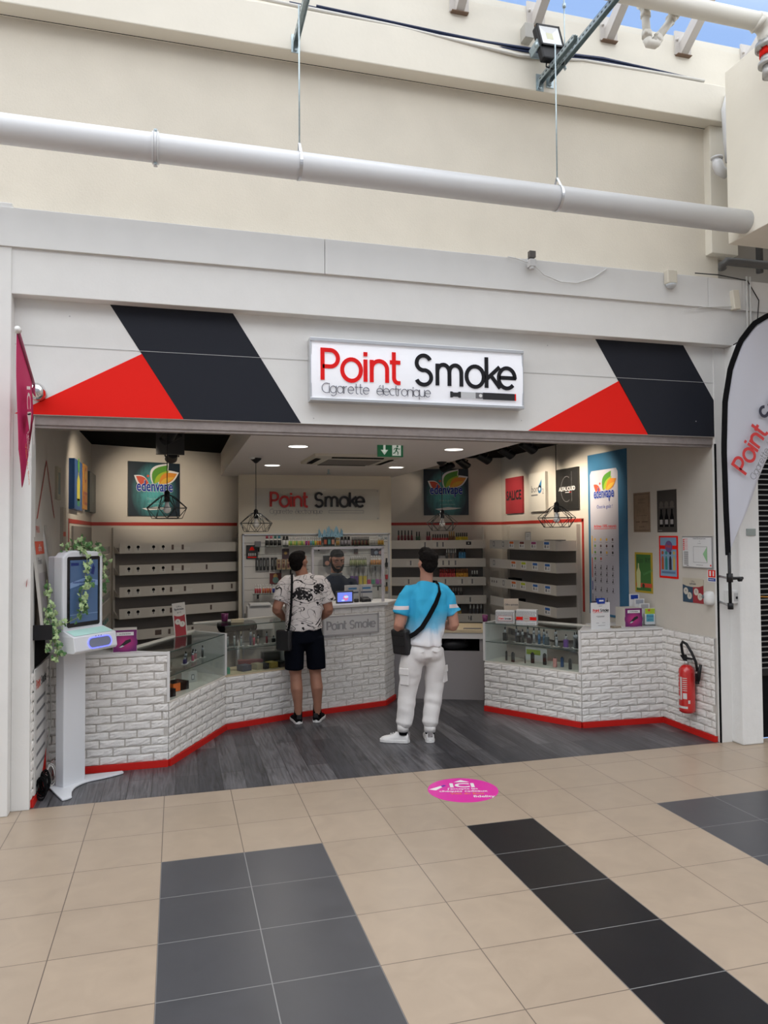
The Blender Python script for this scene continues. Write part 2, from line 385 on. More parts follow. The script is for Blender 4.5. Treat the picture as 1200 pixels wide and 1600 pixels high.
# other sides of the mall, unseen from here but bounding its light
m_far = mat('far_wall', (.62, .60, .56), .8)
struct(MB(m_far).box(-10, 13, -12.2, -12, 0, 10.5).build('wall_opposite'))
struct(MB(m_far).box(-10.2, -10, -12, .3, 0, 6.3).build('wall_mall_end_left'))
struct(MB(m_far).box(13, 13.2, -12, .3, 0, 6.3).build('wall_mall_end_right'))
struct(MB(m_far).box(-10, -3.5, -.05, .3, 0, 6.3).build('wall_next_left'))
struct(MB(m_far).box(6.2, 13, -.05, .3, 0, 6.3).build('wall_next_right'))

# glazed roof: rafters and panes rising from the top of the wall
ra = R(34); rd = Vector((0, -math.cos(ra), math.sin(ra)))
raf = mat('rafter_paint', (.56, .53, .50), .55)
for i, x in enumerate([4.89, 4.211, 3.486, 2.815, 2.149, 1.48, .81, .14]):
    lab = ['pale steel rafter beyond the duct box, furthest along the skylight', 'pale steel rafter whose foot is just behind the elbow of the sprinkler branch', 'pale steel rafter rising behind the perforated channel bracket',
           'pale steel rafter with its foot just above the black floodlight', 'pale steel rafter foot at the top edge between the two pipe rods'][i] if i < 5 else None
    if i >= 5: continue
    t = thing('roof_rafter', lab, 'rafter', (x, -.05, 5.955), 0, 'rafters of the glazed roof')
    b = MB(raf); b.T = Matrix.Rotation(-ra, 4, 'X')
    b.box(-.035, .035, -4.2, .02, -.045, .055); b.build('beam', t, bevel=.004)
    MB(mat('rust', (.20, .13, .09), .8)).box(-.07, .07, -.022, .02, -.054, -.048).build('foot_plate', t)
    bb = MB(raf); bb.box(-.08, .08, .005, .02, -.045, .16); bb.ball((-.06, -.002, .08), .012, 8, 5); bb.build('fixing_plate', t)
b = MB(glassmat('roof_glass', (.97, .985, 1.0), .03, .3)); y0, z0 = -.02, 6.02
b.add([(-9, y0, z0), (12, y0, z0), (12, y0 + rd.y * 4.6, z0 + rd.z * 4.6), (-9, y0 + rd.y * 4.6, z0 + rd.z * 4.6)], [(0, 1, 2, 3)])
struct(b.build('window_1'))

# ================================================================ LETTERING (geometric monoline)
def arc(cx, cz, rx, rz, a0, a1, n=18):
    return [(cx + rx * math.cos(R(a0 + (a1 - a0) * i / n)), cz + rz * math.sin(R(a0 + (a1 - a0) * i / n))) for i in range(n + 1)]
X_ = .70
GL = {  # glyph: (width, strokes) ; a stroke starting with 'o' is closed
 'P': (.53, [[(0, 0), (0, .93), (.24, .93)] + arc(.24, .675, .245, .255, 90, -90) + [(0, .42)]]),
 'o': (.60, [('o', arc(.30, .345, .30, .335, 0, 340, 24))]),
 'i': (0, [[(0, 0), (0, X_)], [(0, .80), (0, .93)]]),
 'n': (.50, [[(0, 0), (0, X_)], [(0, .40)] + arc(.25, .42, .25, .255, 180, 0, 14)[1:] + [(.50, 0)]]),
 't': (.32, [[(.13, .98), (.13, .17)] + arc(.27, .17, .14, .16, 180, 270, 8)[1:] + [(.34, .01)], [(0, .66), (.34, .66)]]),
 'S': (.50, [arc(.26, .69, .235, .245, 25, 180, 14)[0:] + arc(.26, .69, .235, .23, 190, 262, 6) + arc(.26, .235, .25, .235, 80, -20, 10) + arc(.26, .235, .25, .235, -30, -160, 12)]),
 'm': (.82, [[(0, 0), (0, X_)], [(0, .42)] + arc(.205, .44, .205, .235, 180, 0, 12)[1:] + [(.41, 0)], [(.41, .42)] + arc(.615, .44, .205, .235, 180, 0, 12)[1:] + [(.82, 0)]]),
 'k': (.46, [[(0, 0), (0, 1.0)], [(.46, X_), (.02, .30)], [(.14, .42), (.48, 0)]]),
 'e': (.58, [[(.02, .355), (.575, .355)] + arc(.29, .345, .29, .335, 3, 318, 24)]),
 'C': (.62, [arc(.45, .465, .43, .465, 62, 298, 24)]),
 'g': (.58, [('o', arc(.29, .345, .29, .335, 0, 340, 24)), [(.58, X_), (.58, 0)] + arc(.30, -.02, .28, .24, 0, -140, 12)]),
 'a': (.58, [('o', arc(.29, .345, .29, .335, 0, 340, 24)), [(.58, X_), (.58, 0)]]),
 'r': (.28, [[(0, 0), (0, X_)], [(0, .38)] + arc(.26, .42, .26, .26, 180, 85, 8)[1:]]),
 'l': (0, [[(0, 0), (0, .98)]]),
 'c': (.46, [arc(.30, .345, .30, .335, 58, 302, 20)]),
 'q': (.58, [('o', arc(.29, .345, .29, .335, 0, 340, 24)), [(.58, X_), (.58, -.28)]]),
 'u': (.50, [[(0, X_), (0, .26)] + arc(.25, .26, .25, .25, 180, 360, 14)[1:] + [(.50, X_)], [(.50, .3), (.50, 0)]]),
}
GL['é'] = (.58, GL['e'][1] + [[(.22, .80), (.38, .96)]])
def mono(b, s_, x, z, h, wd, gap, y0, y1, rot=0, slant=0):
    c_, n_ = math.cos(rot), math.sin(rot); px = 0
    for ch in s_:
        if ch == ' ': px += .34; continue
        w_, st = GL[ch]
        for kk, q in enumerate(st):
            cl = q[0] == 'o'; q = q[1] if cl else q
            pts = [((px + a + slant * b_) * h, b_ * h) for a, b_ in q]
            pts = [(x + a * c_ - b_ * n_, z + a * n_ + b_ * c_) for a, b_ in pts]
            b.stroke(pts, wd * h, y0 - .0004 * kk, y1 + .0003 * kk, cl)
        px += w_ + gap
    return px * h
def pointsmoke(b, x, z, wtot, y0, y1, rot=0, mr_=None, mk=None, wd=.135):
    L = {'P': .065, 'o': .68, 'i': 1.425, 'n': 1.625, 't': 2.22, 'S': 3.08, 'm': 3.80, 'O': 4.80, 'k': 5.50, 'e': 5.93}
    h = wtot / 6.48; b.use(mr_ or red)
    for k, ch in (('P', 'P'), ('o', 'o'), ('i', 'i'), ('n', 'n'), ('t', 't')):
        mono(b, ch, x + (L[k]) * h * math.cos(rot), z + L[k] * h * math.sin(rot), h, wd, 0, y0, y1, rot)
    b.use(mk or inkblack)
    for k, ch in (('S', 'S'), ('m', 'm'), ('O', 'o'), ('k', 'k'), ('e', 'e')):
        mono(b, ch, x + (L[k]) * h * math.cos(rot), z + L[k] * h * math.sin(rot), h, wd, 0, y0, y1, rot)
def ecig(b, x, z, ln, y):
    h = ln * .085
    b.use(inkblack).flat([(x, z), (x + .03 * ln, z), (x + .05 * ln, z + h * .15), (x + .11 * ln, z + h * .15), (x + .13 * ln, z), (x + .16 * ln, z), (x + .16 * ln, z + h), (x + .13 * ln, z + h), (x + .11 * ln, z + h * .85), (x + .05 * ln, z + h * .85), (x + .03 * ln, z + h), (x, z + h)], y)
    b.use(mat('ink_silver', (.55, .56, .58), .5)).rect(x + .16 * ln, x + .38 * ln, z, z + h, y)
    b.use(inkgrey).rect(x + .38 * ln, x + .49 * ln, z, z + h, y); b.use(paper).disc(x + .455 * ln, z + h / 2, h * .3, y - .001, 10)
    b.use(inkblack).rect(x + .49 * ln, x + .98 * ln, z - h * .1, z + h * 1.05, y); b.use(red).rect(x + .98 * ln, x + ln, z - h * .1, z + h * 1.05, y)

# ================================================================ MALL FACADE FITTINGS
# lightbox shop sign
t = thing('lightbox_sign', 'lit white lightbox shop sign with red and black lettering above the entrance', 'sign', (1.789, 0, 3.008))
MB(alu).box(-.852, .852, -.085, .0, -.232, .232).build('housing', t, bevel=.004)
face = mat('lightbox_face', (.80, .81, .86), .35, emit=.28)
b = MB(face); rr = []
for i in range(9):
    a = i / 8 * math.pi; rr.append([(-.842, -.085 - .014 * math.sin(a), -.208 + .416 * i / 8), (.842, -.085 - .014 * math.sin(a), -.208 + .416 * i / 8), (.842, -.075, -.208 + .416 * i / 8), (-.842, -.075, -.208 + .416 * i / 8)])
b.loft(rr, True, False); b.build('face_panel', t)
b = MB(alu).box(-.852, .852, -.103, -.08, .205, .232).box(-.852, .852, -.103, -.08, -.232, -.208).box(-.852, -.838, -.095, -.08, -.21, .21).box(.838, .852, -.095, -.08, -.21, .21)
b.build('frame', t, bevel=.003)
lk = mat('letter_red', (.78, .010, .010), .6, spec=.2); lb = mat('letter_black', (.012, .012, .015), .6, spec=.2)
b = MB(lk); pointsmoke(b, -.775, -.078, 1.54, -.1045, -.098, 0, lk, lb, .125); b.build('lettering', t)
b = MB(mat('letter_grey', (.10, .10, .12), .5)); mono(b, 'Cigarette', -.765, -.172, .077, .055, .095, -.1035, -.098); b.build('subtitle', t)
b = MB(mat('letter_grey')); mono(b, 'électronique', -.350, -.172, .077, .055, .045, -.1035, -.098); b.build('subtitle', t)
b = MB(); ecig(b, .23, -.166, .55, -.1025); b.build('cigarette_emblem', t)

# large white pipe with clamps and hangers
t = thing('white_pipe', 'large white horizontal pipe hung across the whole plaster wall', 'pipe', (0, -.55, 4.265))
MB(pvc).cyl((-6, 0, 0), (4.38, 0, 0), .089, n=40).build('pipe_run', t)
b = MB(pvc)
for d in (-.016, .016): b.cyl((-.128 + d - .005, 0, 0), (-.128 + d + .005, 0, 0), .097, n=40)
b.cyl((-.140, 0, 0), (-.116, 0, 0), .0935, n=40)
b.box(-.14, -.116, -.012, .012, .09, .118).box(-.14, -.116, -.012, .012, -.118, -.09)
b.build('clamp', t)
for z in (-.108, .108): MB(galv).cyl((-.128, -.02, z), (-.128, .02, z), .008).build('clamp_bolt', t)
for x, lab in ((.793, 'steel hanger rod and ring on the white pipe, nearer the pipe clamp'), (2.706, 'thin steel hanger rod and ring on the white pipe, under the floodlight')):
    h_ = thing('pipe_hanger', lab, 'pipe hanger', (x, -.55, 4.265))
    top = 1.10 if x < 1 else 1.16
    MB(galv).cyl((0, 0, .13), (0, 0, top), .0055, n=8).build('rod', h_)
    b = MB(alu); b.loft([[(-.011, r_ * math.cos(a), r_ * math.sin(a)) for r_ in (0,)] for a in ()] or [[(-.01, .0905 * math.cos(2 * math.pi * i / 36), .0905 * math.sin(2 * math.pi * i / 36)), (.01, .0905 * math.cos(2 * math.pi * i / 36), .0905 * math.sin(2 * math.pi * i / 36)), (.01, .094 * math.cos(2 * math.pi * i / 36), .094 * math.sin(2 * math.pi * i / 36)), (-.01, .094 * math.cos(2 * math.pi * i / 36), .094 * math.sin(2 * math.pi * i / 36))] for i in range(37)], False, False)
    for s_ in (-1, 1): b.add([(-.01, s_ * .055, .075), (.01, s_ * .055, .075), (.008, s_ * .006, .15), (-.008, s_ * .006, .15)], [(0, 1, 2, 3)])
    b.box(-.009, .009, -.008, .008, .145, .153); b.build('ring', h_)
def channel(name, x, z, y1, lab, w_=.041, foot=True):
    t = thing(name, lab, 'bracket', (x, -.10, z))
    b = MB(galv); h = w_ / 2
    b.box(-h, -h + .003, -y1, 0, -h, h).box(h - .003, h, -y1, 0, -h, h).box(-h, h, -y1, 0, h - .003, h)
    b.build('channel', t)
    b = MB(mat('slot_dark', (.03, .035, .04), .7)); k = 0.04
    while k < y1 - .02:
        for sx in (-h - .0006, h + .0006): b.add([(sx, -k, -.006), (sx, -k - .022, -.006), (sx, -k - .022, .006), (sx, -k, .006)], [(0, 1, 2, 3)])
        b.add([(-.006, -k, h + .0006), (.006, -k, h + .0006), (.006, -k - .022, h + .0006), (-.006, -k - .022, h + .0006)], [(0, 1, 2, 3)]); k += .05
    b.build('slots', t)
    if foot:
        b = MB(galv).box(-.032, .032, -.008, 0, -.075, .06); b.add([(-h, -.008, -.07), (-h, -.05, -h), (-h, -.008, -h)], [(0, 1, 2)])
        b.cyl((0, -.02, -.055), (0, -.006, -.055), .011, n=6).build('foot_plate', t)
    return t
channel('channel_bracket', 2.81, 5.42, .56, 'short galvanised channel bracket beside the floodlight, holding the hanger rod')
channel('channel_bracket', .84, 5.40, .62, 'galvanised channel bracket cut by the top edge of the photo, far from the floodlight')
channel('channel_bracket', 2.90, 5.46, 1.6, 'long perforated galvanised channel carrying the cream pipe under the skylight')
# rod holding the long channel
t = thing('threaded_rod', 'thin threaded rod beside the floodlight, crossing the long perforated channel', 'rod', (2.915, -.32, 5.40))
MB(galv).cyl((0, 0, 0), (0, 0, .62), .005, n=8).build('rod', t); MB(galv).cyl((0, 0, .01), (0, 0, .03), .012, n=6).cyl((0, 0, .5), (0, 0, .53), .014, n=6).build('nut', t)

# cream sprinkler main and branch
t = thing('sprinkler_pipe', 'cream painted pipe high under the skylight with a hanging branch', 'pipe', (0, -1.0, 5.545))
MB(pvcw).cyl((1.9, 0, 0), (4.12, 0, 0), .062, n=28).build('pipe_run', t)
b = MB(pvcw).cyl((4.10, 0, 0), (4.13, 0, -.02), .066, .07, 24).tube([(4.10, 0, 0), (4.16, 0, -.005), (4.20, 0, -.04), (4.21, 0, -.10), (4.21, 0, -.16)], [.066, .072, .075, .075, .07], 24)
b.build('elbow', t)
fm = mat('fitting_grey', (.48, .48, .47), .4, .5)
b = MB(fm).cyl((4.21, 0, -.15), (4.21, 0, -.19), .095, n=24)
for i in range(8): b.cyl((4.21 + .08 * math.cos(i * .785), .08 * math.sin(i * .785), -.135), (4.21 + .08 * math.cos(i * .785), .08 * math.sin(i * .785), -.205), .01, n=6)
b.build('flange', t)
MB(red).cyl((4.21, 0, -.19), (4.21, 0, -.245), .066, n=24).build('red_collar', t)
MB(fm).cyl((4.21, 0, -.245), (4.21, 0, -.29), .06, n=20).cyl((4.21, 0, -.29), (4.21, 0, -.315), .078, n=20).cyl((4.21, 0, -.315), (4.21, 0, -.40), .05, n=20).build('valve', t)
def coupling(b, c, d, r_):
    c = Vector(c); d = Vector(d).normalized(); b.cyl(c - d * .02, c + d * .02, r_ * 1.28, n=16)
    a = d.orthogonal().normalized()
    for s_ in (-1, 1): b.cyl(c + a * s_ * r_ * 1.35 - d * .014, c + a * s_ * r_ * 1.35 + d * .014, .013, n=6)
    return b
b = MB(pvcw); p0, p1, p2 = Vector((3.23, .10, .0)), Vector((3.245, .10, -.215)), Vector((3.48, .10, .0))
p1b = Vector((3.30, .10, -.235))
b.cyl(p0, p1, .028, n=16).tube([p1, p1 + Vector((.01, 0, -.03)), p1b + Vector((.005, 0, -.01)), p1b + Vector((.03, 0, .02))], .032, 16).cyl(p1b, p2, .028, n=16)
b.ball(p0 + Vector((0, 0, .0)), .034, 12, 7).ball(p2, .036, 12, 7).tube([p0, p0 + Vector((-.02, .02, .03)), Vector((3.17, 0, .02))], .03, 12).cyl(p2, (3.52, 0, .03), .03, n=12)
b.build('branch', t)
for c_, d_ in (((3.235, .10, -.04), (0, 0, 1)), ((3.243, .10, -.185), (0, 0, 1)), (p1b + Vector((.03, 0, .03)), (1, 0, 1)), (p2 - Vector((.03, 0, .03)), (1, 0, 1))): coupling(MB(pvcw), c_, d_, .028).build('coupling', t)
# conduits on the beam ledge
props(MB(mat('grey_conduit', (.62, .60, .56), .5)).tube([(.55, -.085, 5.70), (1.6, -.085, 5.675), (2.62, -.115, 5.60), (2.9, -.115, 5.62), (3.2, -.10, 5.665), (4.38, -.09, 5.685)], .013, 10).build('grey_conduit'), 'pale grey conduit running along the top of the beige beam', 'conduit')
b = MB(mat('navy_cable', (.010, .022, .07), .5))
for k, (dy, dz) in enumerate(((0, 0), (.012, .016), (-.008, .02), (.004, .032))):
    b.tube([(.80 + .1 * k, -.07 + dy, 5.72 + dz * .3), (1.6, -.07 + dy, 5.70 + dz * .4), (2.35, -.085 + dy, 5.655 + dz), (2.9, -.12 + dy, 5.645 + dz), (3.4, -.095 + dy, 5.69 + dz), (3.9, -.07 + dy, 5.70 + dz * .6), (4.38, -.06 + dy, 5.695 + dz * .15)], .0085, 8)
props(b.build('navy_cable'), 'bundle of dark blue cables lying above the grey conduit', 'cable')
# floodlight
t = thing('floodlight', 'black LED floodlight fixed high on the beam beside the channel brackets', 'floodlight', (2.80, -.28, 5.61))
t.rotation_euler = (R(-12), R(-6), R(6))
MB(black).box(-.105, .105, -.03, .03, -.155, .14).build('housing', t, bevel=.012)
b = MB(black).box(-.105, .105, -.045, -.03, .125, .14).box(-.105, .105, -.045, -.03, -.05, -.035).box(-.105, -.09, -.045, -.03, -.05, .14).box(.09, .105, -.045, -.03, -.05, .14).build('bezel', t)
b = MB(mat('reflector', (.55, .56, .57), .35, .5)); o_ = [(-.088, -.034), (.088, -.034), (.088, .124), (-.088, .124)]; i_ = [(-.03, .02), (.03, .02), (.03, .075), (-.03, .075)]
b.add([(x, -.042, z) for x, z in o_] + [(x, -.0315, z) for x, z in i_], [(0, 1, 5, 4), (1, 2, 6, 5), (2, 3, 7, 6), (3, 0, 4, 7)]); b.build('reflector', t)
MB(mat('led_chip', (.62, .62, .45), .5)).rect(-.03, .03, .02, .075, -.032).build('led_chip', t)
b = MB(galv).box(-.118, -.108, -.02, .10, -.05, .02).box(.108, .118, -.02, .10, -.05, .02).box(-.118, .118, .09, .10, -.05, .0).cyl((-.125, 0, -.02), (-.105, 0, -.02), .02, n=10)
b.build('yoke', t)
b = MB(black).tube([(-.05, .02, -.155), (-.06, .02, -.19), (-.02, .02, -.20), (.03, .05, -.18), (.05, .09, -.12)], .006, 8).build('cord', t)
props(MB(mat('box_grey', (.42, .41, .38), .6)).box(2.68, 2.76, -.12, -.03, 5.76, 5.88).build('junction_box', bevel=.004), 'small grey junction box behind the top corner of the floodlight', 'junction box')

# things on the fascia and flank
t = thing('cctv_camera', 'small white camera on a plate at the top edge of the white fascia', 'camera', (2.70, -.122, 3.93))
MB(white_low).box(-.035, .045, -.012, 0, -.02, .04).build('base_plate', t, bevel=.003)
MB(mat('dark_bracket', (.10, .09, .085), .6)).box(-.03, .02, -.05, -.01, .035, .085).build('bracket', t)
MB(mat('camera_body', (.60, .60, .60), .4)).box(-.04, .01, -.07, -.012, -.045, .015).cyl((-.015, -.05, -.045), (-.015, -.05, -.065), .02, n=14).build('body', t, bevel=.004)
props(MB(white_low).tube([(2.50, -.13, 3.965), (2.56, -.15, 3.95), (2.66, -.16, 3.92), (2.70, -.165, 3.93)], .0045, 6).tube([(2.71, -.16, 3.905), (2.80, -.15, 3.84), (2.95, -.14, 3.80), (3.10, -.135, 3.805), (3.25, -.13, 3.86), (3.37, -.13, 3.945)], .0045, 6).build('white_cable'), 'loose white cable looping down from the small camera on the fascia', 'cable')
t = thing('motion_detector', 'round cream motion detector on the white fascia, between the camera and the flag', 'sensor', (3.965, -.122, 3.86))
MB(mat('cream_plastic', (.70, .66, .56), .5)).box(-.05, .045, -.06, 0, .0, .12).build('housing', t, bevel=.012)
MB(mat('sensor_lens', (.55, .58, .6), .3)).lathe([(.0, -.03), (.025, -.03), (.04, -.015), (.045, 0)], 20, (0, -.03, 0)).build('lens', t)
t = thing('wall_sensor', 'narrow cream detector leaning on the fascia joint above the feather flag', 'sensor', (4.62, -.105, 3.70))
b = MB(mat('cream_plastic')); b.T = Matrix.Rotation(R(-6), 4, 'Y'); b.box(-.035, .03, -.06, 0, 0, .165); b.build('housing', t, bevel=.006)
props(MB(mat('dark_pipe', (.09, .09, .09), .5)).tube([(4.52, -.10, 4.06), (4.50, -.12, 4.08), (4.53, -.14, 4.11), (4.62, -.14, 4.11), (6.0, -.14, 4.13)], .035, 14).cyl((5.0, .0, 4.1), (5.0, 0.0, 5.2), .03, n=12).build('dark_pipe'), 'dark grey pipe with an elbow lying above the end of the fascia', 'pipe')
b = MB(mat('white_conduit', (.66, .66, .64), .5)).cyl((4.74, -.13, 3.30), (4.74, -.13, 4.0), .008, n=8).cyl((4.775, -.13, 3.3), (4.775, -.13, 4.0), .008, n=8)
props(b.build('white_conduit'), 'pair of thin white conduits running down the corner above the feather flag', 'conduit')
props(MB(black).tube([(4.22, -.13, 3.985), (4.45, -.13, 3.99), (4.75, -.13, 3.965), (4.86, -.135, 3.80), (4.84, -.135, 3.62), (4.72, -.13, 3.47), (4.60, -.12, 3.40)], .0045, 6).build('black_cable'), 'thin black cable curling down from the fascia end towards the stone pillar', 'cable')
props(MB(mat('white_conduit')).tube([(4.11, -.125, 3.66), (4.3, -.13, 3.70), (4.62, -.13, 3.73)], .003, 6).build('thin_wire'), 'thin stray wire on the lower fascia near the feather flag', 'cable')
t = thing('drain_bend', 'white plastic pipe with a bend at the end of the beige beam', 'pipe', (4.47, -.13, 4.98))
MB(pvc).tube([(0.10, 0, .0), (.10, 0, .20), (.085, -.01, .45), (.13, 0, .60)], [.02, .032, .038, .03], 14).build('upright', t)
MB(pvc).tube([(.0, .02, .03), (.0, 0, -.03), (.02, 0, -.08), (.09, 0, -.11)], [.035, .045, .045, .04], 16).cyl((0, .01, .02), (0, .01, .035), .05, n=16).build('bend', t)

# plaque and socket on the pillars
props(MB(mat('plaque_metal', (.30, .34, .33), .45, .5)).box(4.672, 4.765, -.148, -.139, 1.765, 1.825).build('plaque', bevel=.002), 'small grey plaque on the white stone pillar', 'plaque')
t = thing('wall_socket', 'white surface socket low on the jamb beside the feather flag pole', 'socket', (4.60, -.06, 1.19))
MB(mat('socket_white', (.66, .66, .65), .4)).box(-.055, .055, -.05, .05, 0, .11).build('housing', t, bevel=.006)
MB(mat('socket_face', (.45, .45, .45), .4)).box(-.04, .01, -.054, -.05, .02, .09).build('cover', t); MB(black).box(-.025, -.005, -.056, -.053, .04, .06).build('keyhole', t)

# feather flag, seen only with its inner edge
t = thing('feather_flag', 'tall grey-white feather flag with black edge and red lettering', 'flag', (4.346, -.32, 1.17))
edge = [(0, .44), (-.012, .80), (-.02, 1.3), (.0, 1.7), (.06, 1.98), (.16, 2.2), (.30, 2.36), (.48, 2.46), (.66, 2.44), (.80, 2.32), (.86, 2.12)]
inner = [(.86, 2.12), (.72, 1.75), (.5, 1.42), (.28, 1.0), (.10, .66), (0, .44)]
cloth = mat('flag_cloth', (.56, .57, .64), .75, bump=.15, bscale=8)
b = MB(cloth); nE, nC = 40, 14
def lerp_path(P, u):
    d = [0]
    for i in range(1, len(P)): d.append(d[-1] + math.dist(P[i], P[i - 1]))
    s_ = u * d[-1]
    for i in range(1, len(P)):
        if s_ <= d[i] + 1e-9: k = (s_ - d[i - 1]) / (d[i] - d[i - 1]); return (P[i - 1][0] * (1 - k) + P[i][0] * k, P[i - 1][1] * (1 - k) + P[i][1] * k)
    return P[-1]
inr = inner[::-1]; g = []
for i in range(nE + 1):
    a = lerp_path(edge, i / nE); c_ = lerp_path(inr, i / nE)
    for j in range(nC + 1):
        k = j / nC; x, z = a[0] * (1 - k) + c_[0] * k, a[1] * (1 - k) + c_[1] * k
        g.append((x, .012 * math.sin(6 * x + 5 * z) * k + .006 * math.sin(17 * x - 9 * z) * k, z))
fs = [(i * (nC + 1) + j, i * (nC + 1) + j + 1, (i + 1) * (nC + 1) + j + 1, (i + 1) * (nC + 1) + j) for i in range(nE) for j in range(nC)]
b.add(g, fs, True); fo = b.build('cloth', t); sm_ = fo.modifiers.new('thick', 'SOLIDIFY'); sm_.thickness = .002
b = MB(blackmat); q = [lerp_path(edge, i / 40) for i in range(41)]
b.stroke([(x - .012, z) for x, z in q], .042, -.008, .008); b.build('pole_sleeve', t)
MB(black).cyl((.0, 0, 0), (-.004, 0, .46), .013, n=12).cyl((0, 0, .0), (0, 0, .05), .022, n=12).build('pole', t)
b = MB(red); pointsmoke(b, .150, 1.09, 1.08, -.030, -.029, R(58), mat('flag_red', (.60, .03, .03), .6), mat('flag_navy', (.02, .02, .045), .6), .15); b.build('lettering', t)
b = MB(inkgrey); mono(b, 'Cigarette électronique', .235, 1.05, .060, .06, .13, -.030, -.029, R(58)); b.build('subtitle', t)
t = thing('flag_bracket', 'black and chrome wall bracket gripping the feather flag pole', 'bracket', (4.40, -.06, 1.42))
MB(black).cyl((-.07, -.26, 0), (.07, -.26, .0), .012, n=10).cyl((-.055, -.26, -.03), (-.055, -.26, .04), .024, n=12).cyl((.03, -.26, -.01), (.055, -.26, -.01), .018, n=10).build('clamp', t)
MB(alu).cyl((-.055, -.24, 0), (0.10, .05, 0), .010, n=10).cyl((-.055, -.24, -.22), (0.10, .05, -.22), .010, n=10).build('arm', t)

# small magenta flag on its silver ball holder
t = thing('pennant_flag', 'narrow magenta banner flag on a slanted pole above the entrance edge', 'flag', (-.90, -.05, 2.757))
MB(mat('flag_pole', (.35, .10, .16), .5)).cyl((0, -.06, .03), (-.02, -.50, .29), .010, n=10).build('pole', t)
MB(white).cyl((-.02, -.49, .283), (-.021, -.515, .299), .02, .016, n=14).build('pole_cap', t)
mg = mat('flag_magenta', (.50, .015, .11), .7); b = MB(mg); nU, nV = 14, 24; g = []
for i in range(nU + 1):
    u = i / nU; y = -.11 - .38 * u; zt = .06 + .225 * u
    zb = -.26 - .42 * u * .15 - .36 * (1 - (1 - min(1, u / .5)) ** 2) if u < .5 else -.65 + .22 * ((u - .5) / .5) ** 1.5
    for j in range(nV + 1):
        v = j / nV; z = zt * (1 - v) + zb * v
        g.append((-.008 - .02 * u + .014 * math.sin(5 * u + 3 * v) * v, y + .0 * v, z))
fs = [(i * (nV + 1) + j, i * (nV + 1) + j + 1, (i + 1) * (nV + 1) + j + 1, (i + 1) * (nV + 1) + j) for i in range(nU) for j in range(nV)]
b.add(g, fs, True); fo = b.build('cloth', t); q_ = fo.modifiers.new('thick', 'SOLIDIFY'); q_.thickness = .002
b = MB(white); M0 = Matrix(((0, 1, 0, .012), (1, 0, 0, 0), (0, 0, 1, 0), (0, 0, 0, 1)))
b.T = M0
b.text('ICI', -.36, -.02, .085, 0, bold=.012); b.T = Matrix(((0, 1, 0, .0135), (-1, 0, 0, 0), (0, 0, 1, 0), (0, 0, 0, 1)))
b = MB(white); b.T = Matrix(((0, 0, -1, .011), (1, 0, 0, 0), (0, 0, 1, 0), (0, 0, 0, 1))) @ Matrix.Identity(4)
def side(b, pts): b.T = Matrix(); b.add([(.014, y, z) for y, z in pts], [tuple(range(len(pts)))])
def sidetext(b, s_, y, z, h, rot=-90):
    vs_, fs, wd = textmesh(s_, .01); sc = h / .73; c_, n_ = math.cos(R(rot)), math.sin(R(rot)); b.T = Matrix()
    b.add([(.014, y + px * sc * c_ - pz * sc * n_, z + px * sc * n_ + pz * sc * c_) for px, pz in vs_], fs)
sidetext(b, 'ICI', -.40, -.02, .12, -80); side(b, [(-.38, -.20), (-.24, -.17), (-.29, -.30)]); side(b, [(-.20, -.24), (-.125, -.17), (-.125, -.36), (-.20, -.36)])
sidetext(b, "J'accepte les", -.36, -.31, .035, -60); sidetext(b, 'cheques cadeaux', -.40, -.33, .035, -60)
b.use(mat('orange_ink', (.75, .22, .05), .5)); sidetext(b, 'Ville du Bois', -.44, -.40, .04, -60); b.build('lettering', t)
b = MB(mat('chrome', (.75, .75, .76), .12, 1)).ball((0.012, -.055, 0), .058, 24, 14).cyl((0.012, -.02, 0), (.012, .05, 0), .05, n=20); b.build('ball_holder', t)

# magenta sticker on the tiles
t = thing('floor_sticker', 'oval-looking round magenta sticker with ICI lettering on the beige tiles', 'floor sticker', (1.945, -.475, .001)); t.rotation_euler = (0, 0, R(-15))
FL = Matrix(((1, 0, 0, 0), (0, 0, 1, 0), (0, -1, 0, 0), (0, 0, 0, 1)))
b = MB(mat('sticker_magenta', (.66, .03, .33), .35)); b.T = FL; b.disc(0, 0, .247, 0, 48)
b.T = Matrix(); b.pz([(.247 * math.cos(i * math.pi / 24), .247 * math.sin(i * math.pi / 24)) for i in range(48)], -.001, .0004); b.build('disc', t)
b = MB(white); b.T = FL
b.text('ICI', 0, .052, .085, -.0010, align='C', bold=.03, sx=1.35); b.flat([(-.05, .158), (.065, .158), (.005, .205)], -.0010)
b.text("J'accepte les", .0, .005, .032, -.0010, align='C', bold=.015); b.text('cheques cadeaux', 0, -.045, .036, -.0010, align='C', bold=.015)
b.flat([(-.24, .01), (-.15, .08), (-.14, .055), (-.19, -.01)], -.001); b.text('fidelity', .13, -.155, .04, -.0010, align='C', bold=.02)
b.use(mat('orange_ink')).text('Ville du Bois', .02, -.095, .034, -.0010, align='C', bold=.015)
b.use(mat('violet_ink', (.12, .03, .35), .5)).flat([(-.15, .08), (-.125, .10), (-.11, .085), (-.14, .055)], -.0012); b.build('lettering', t)

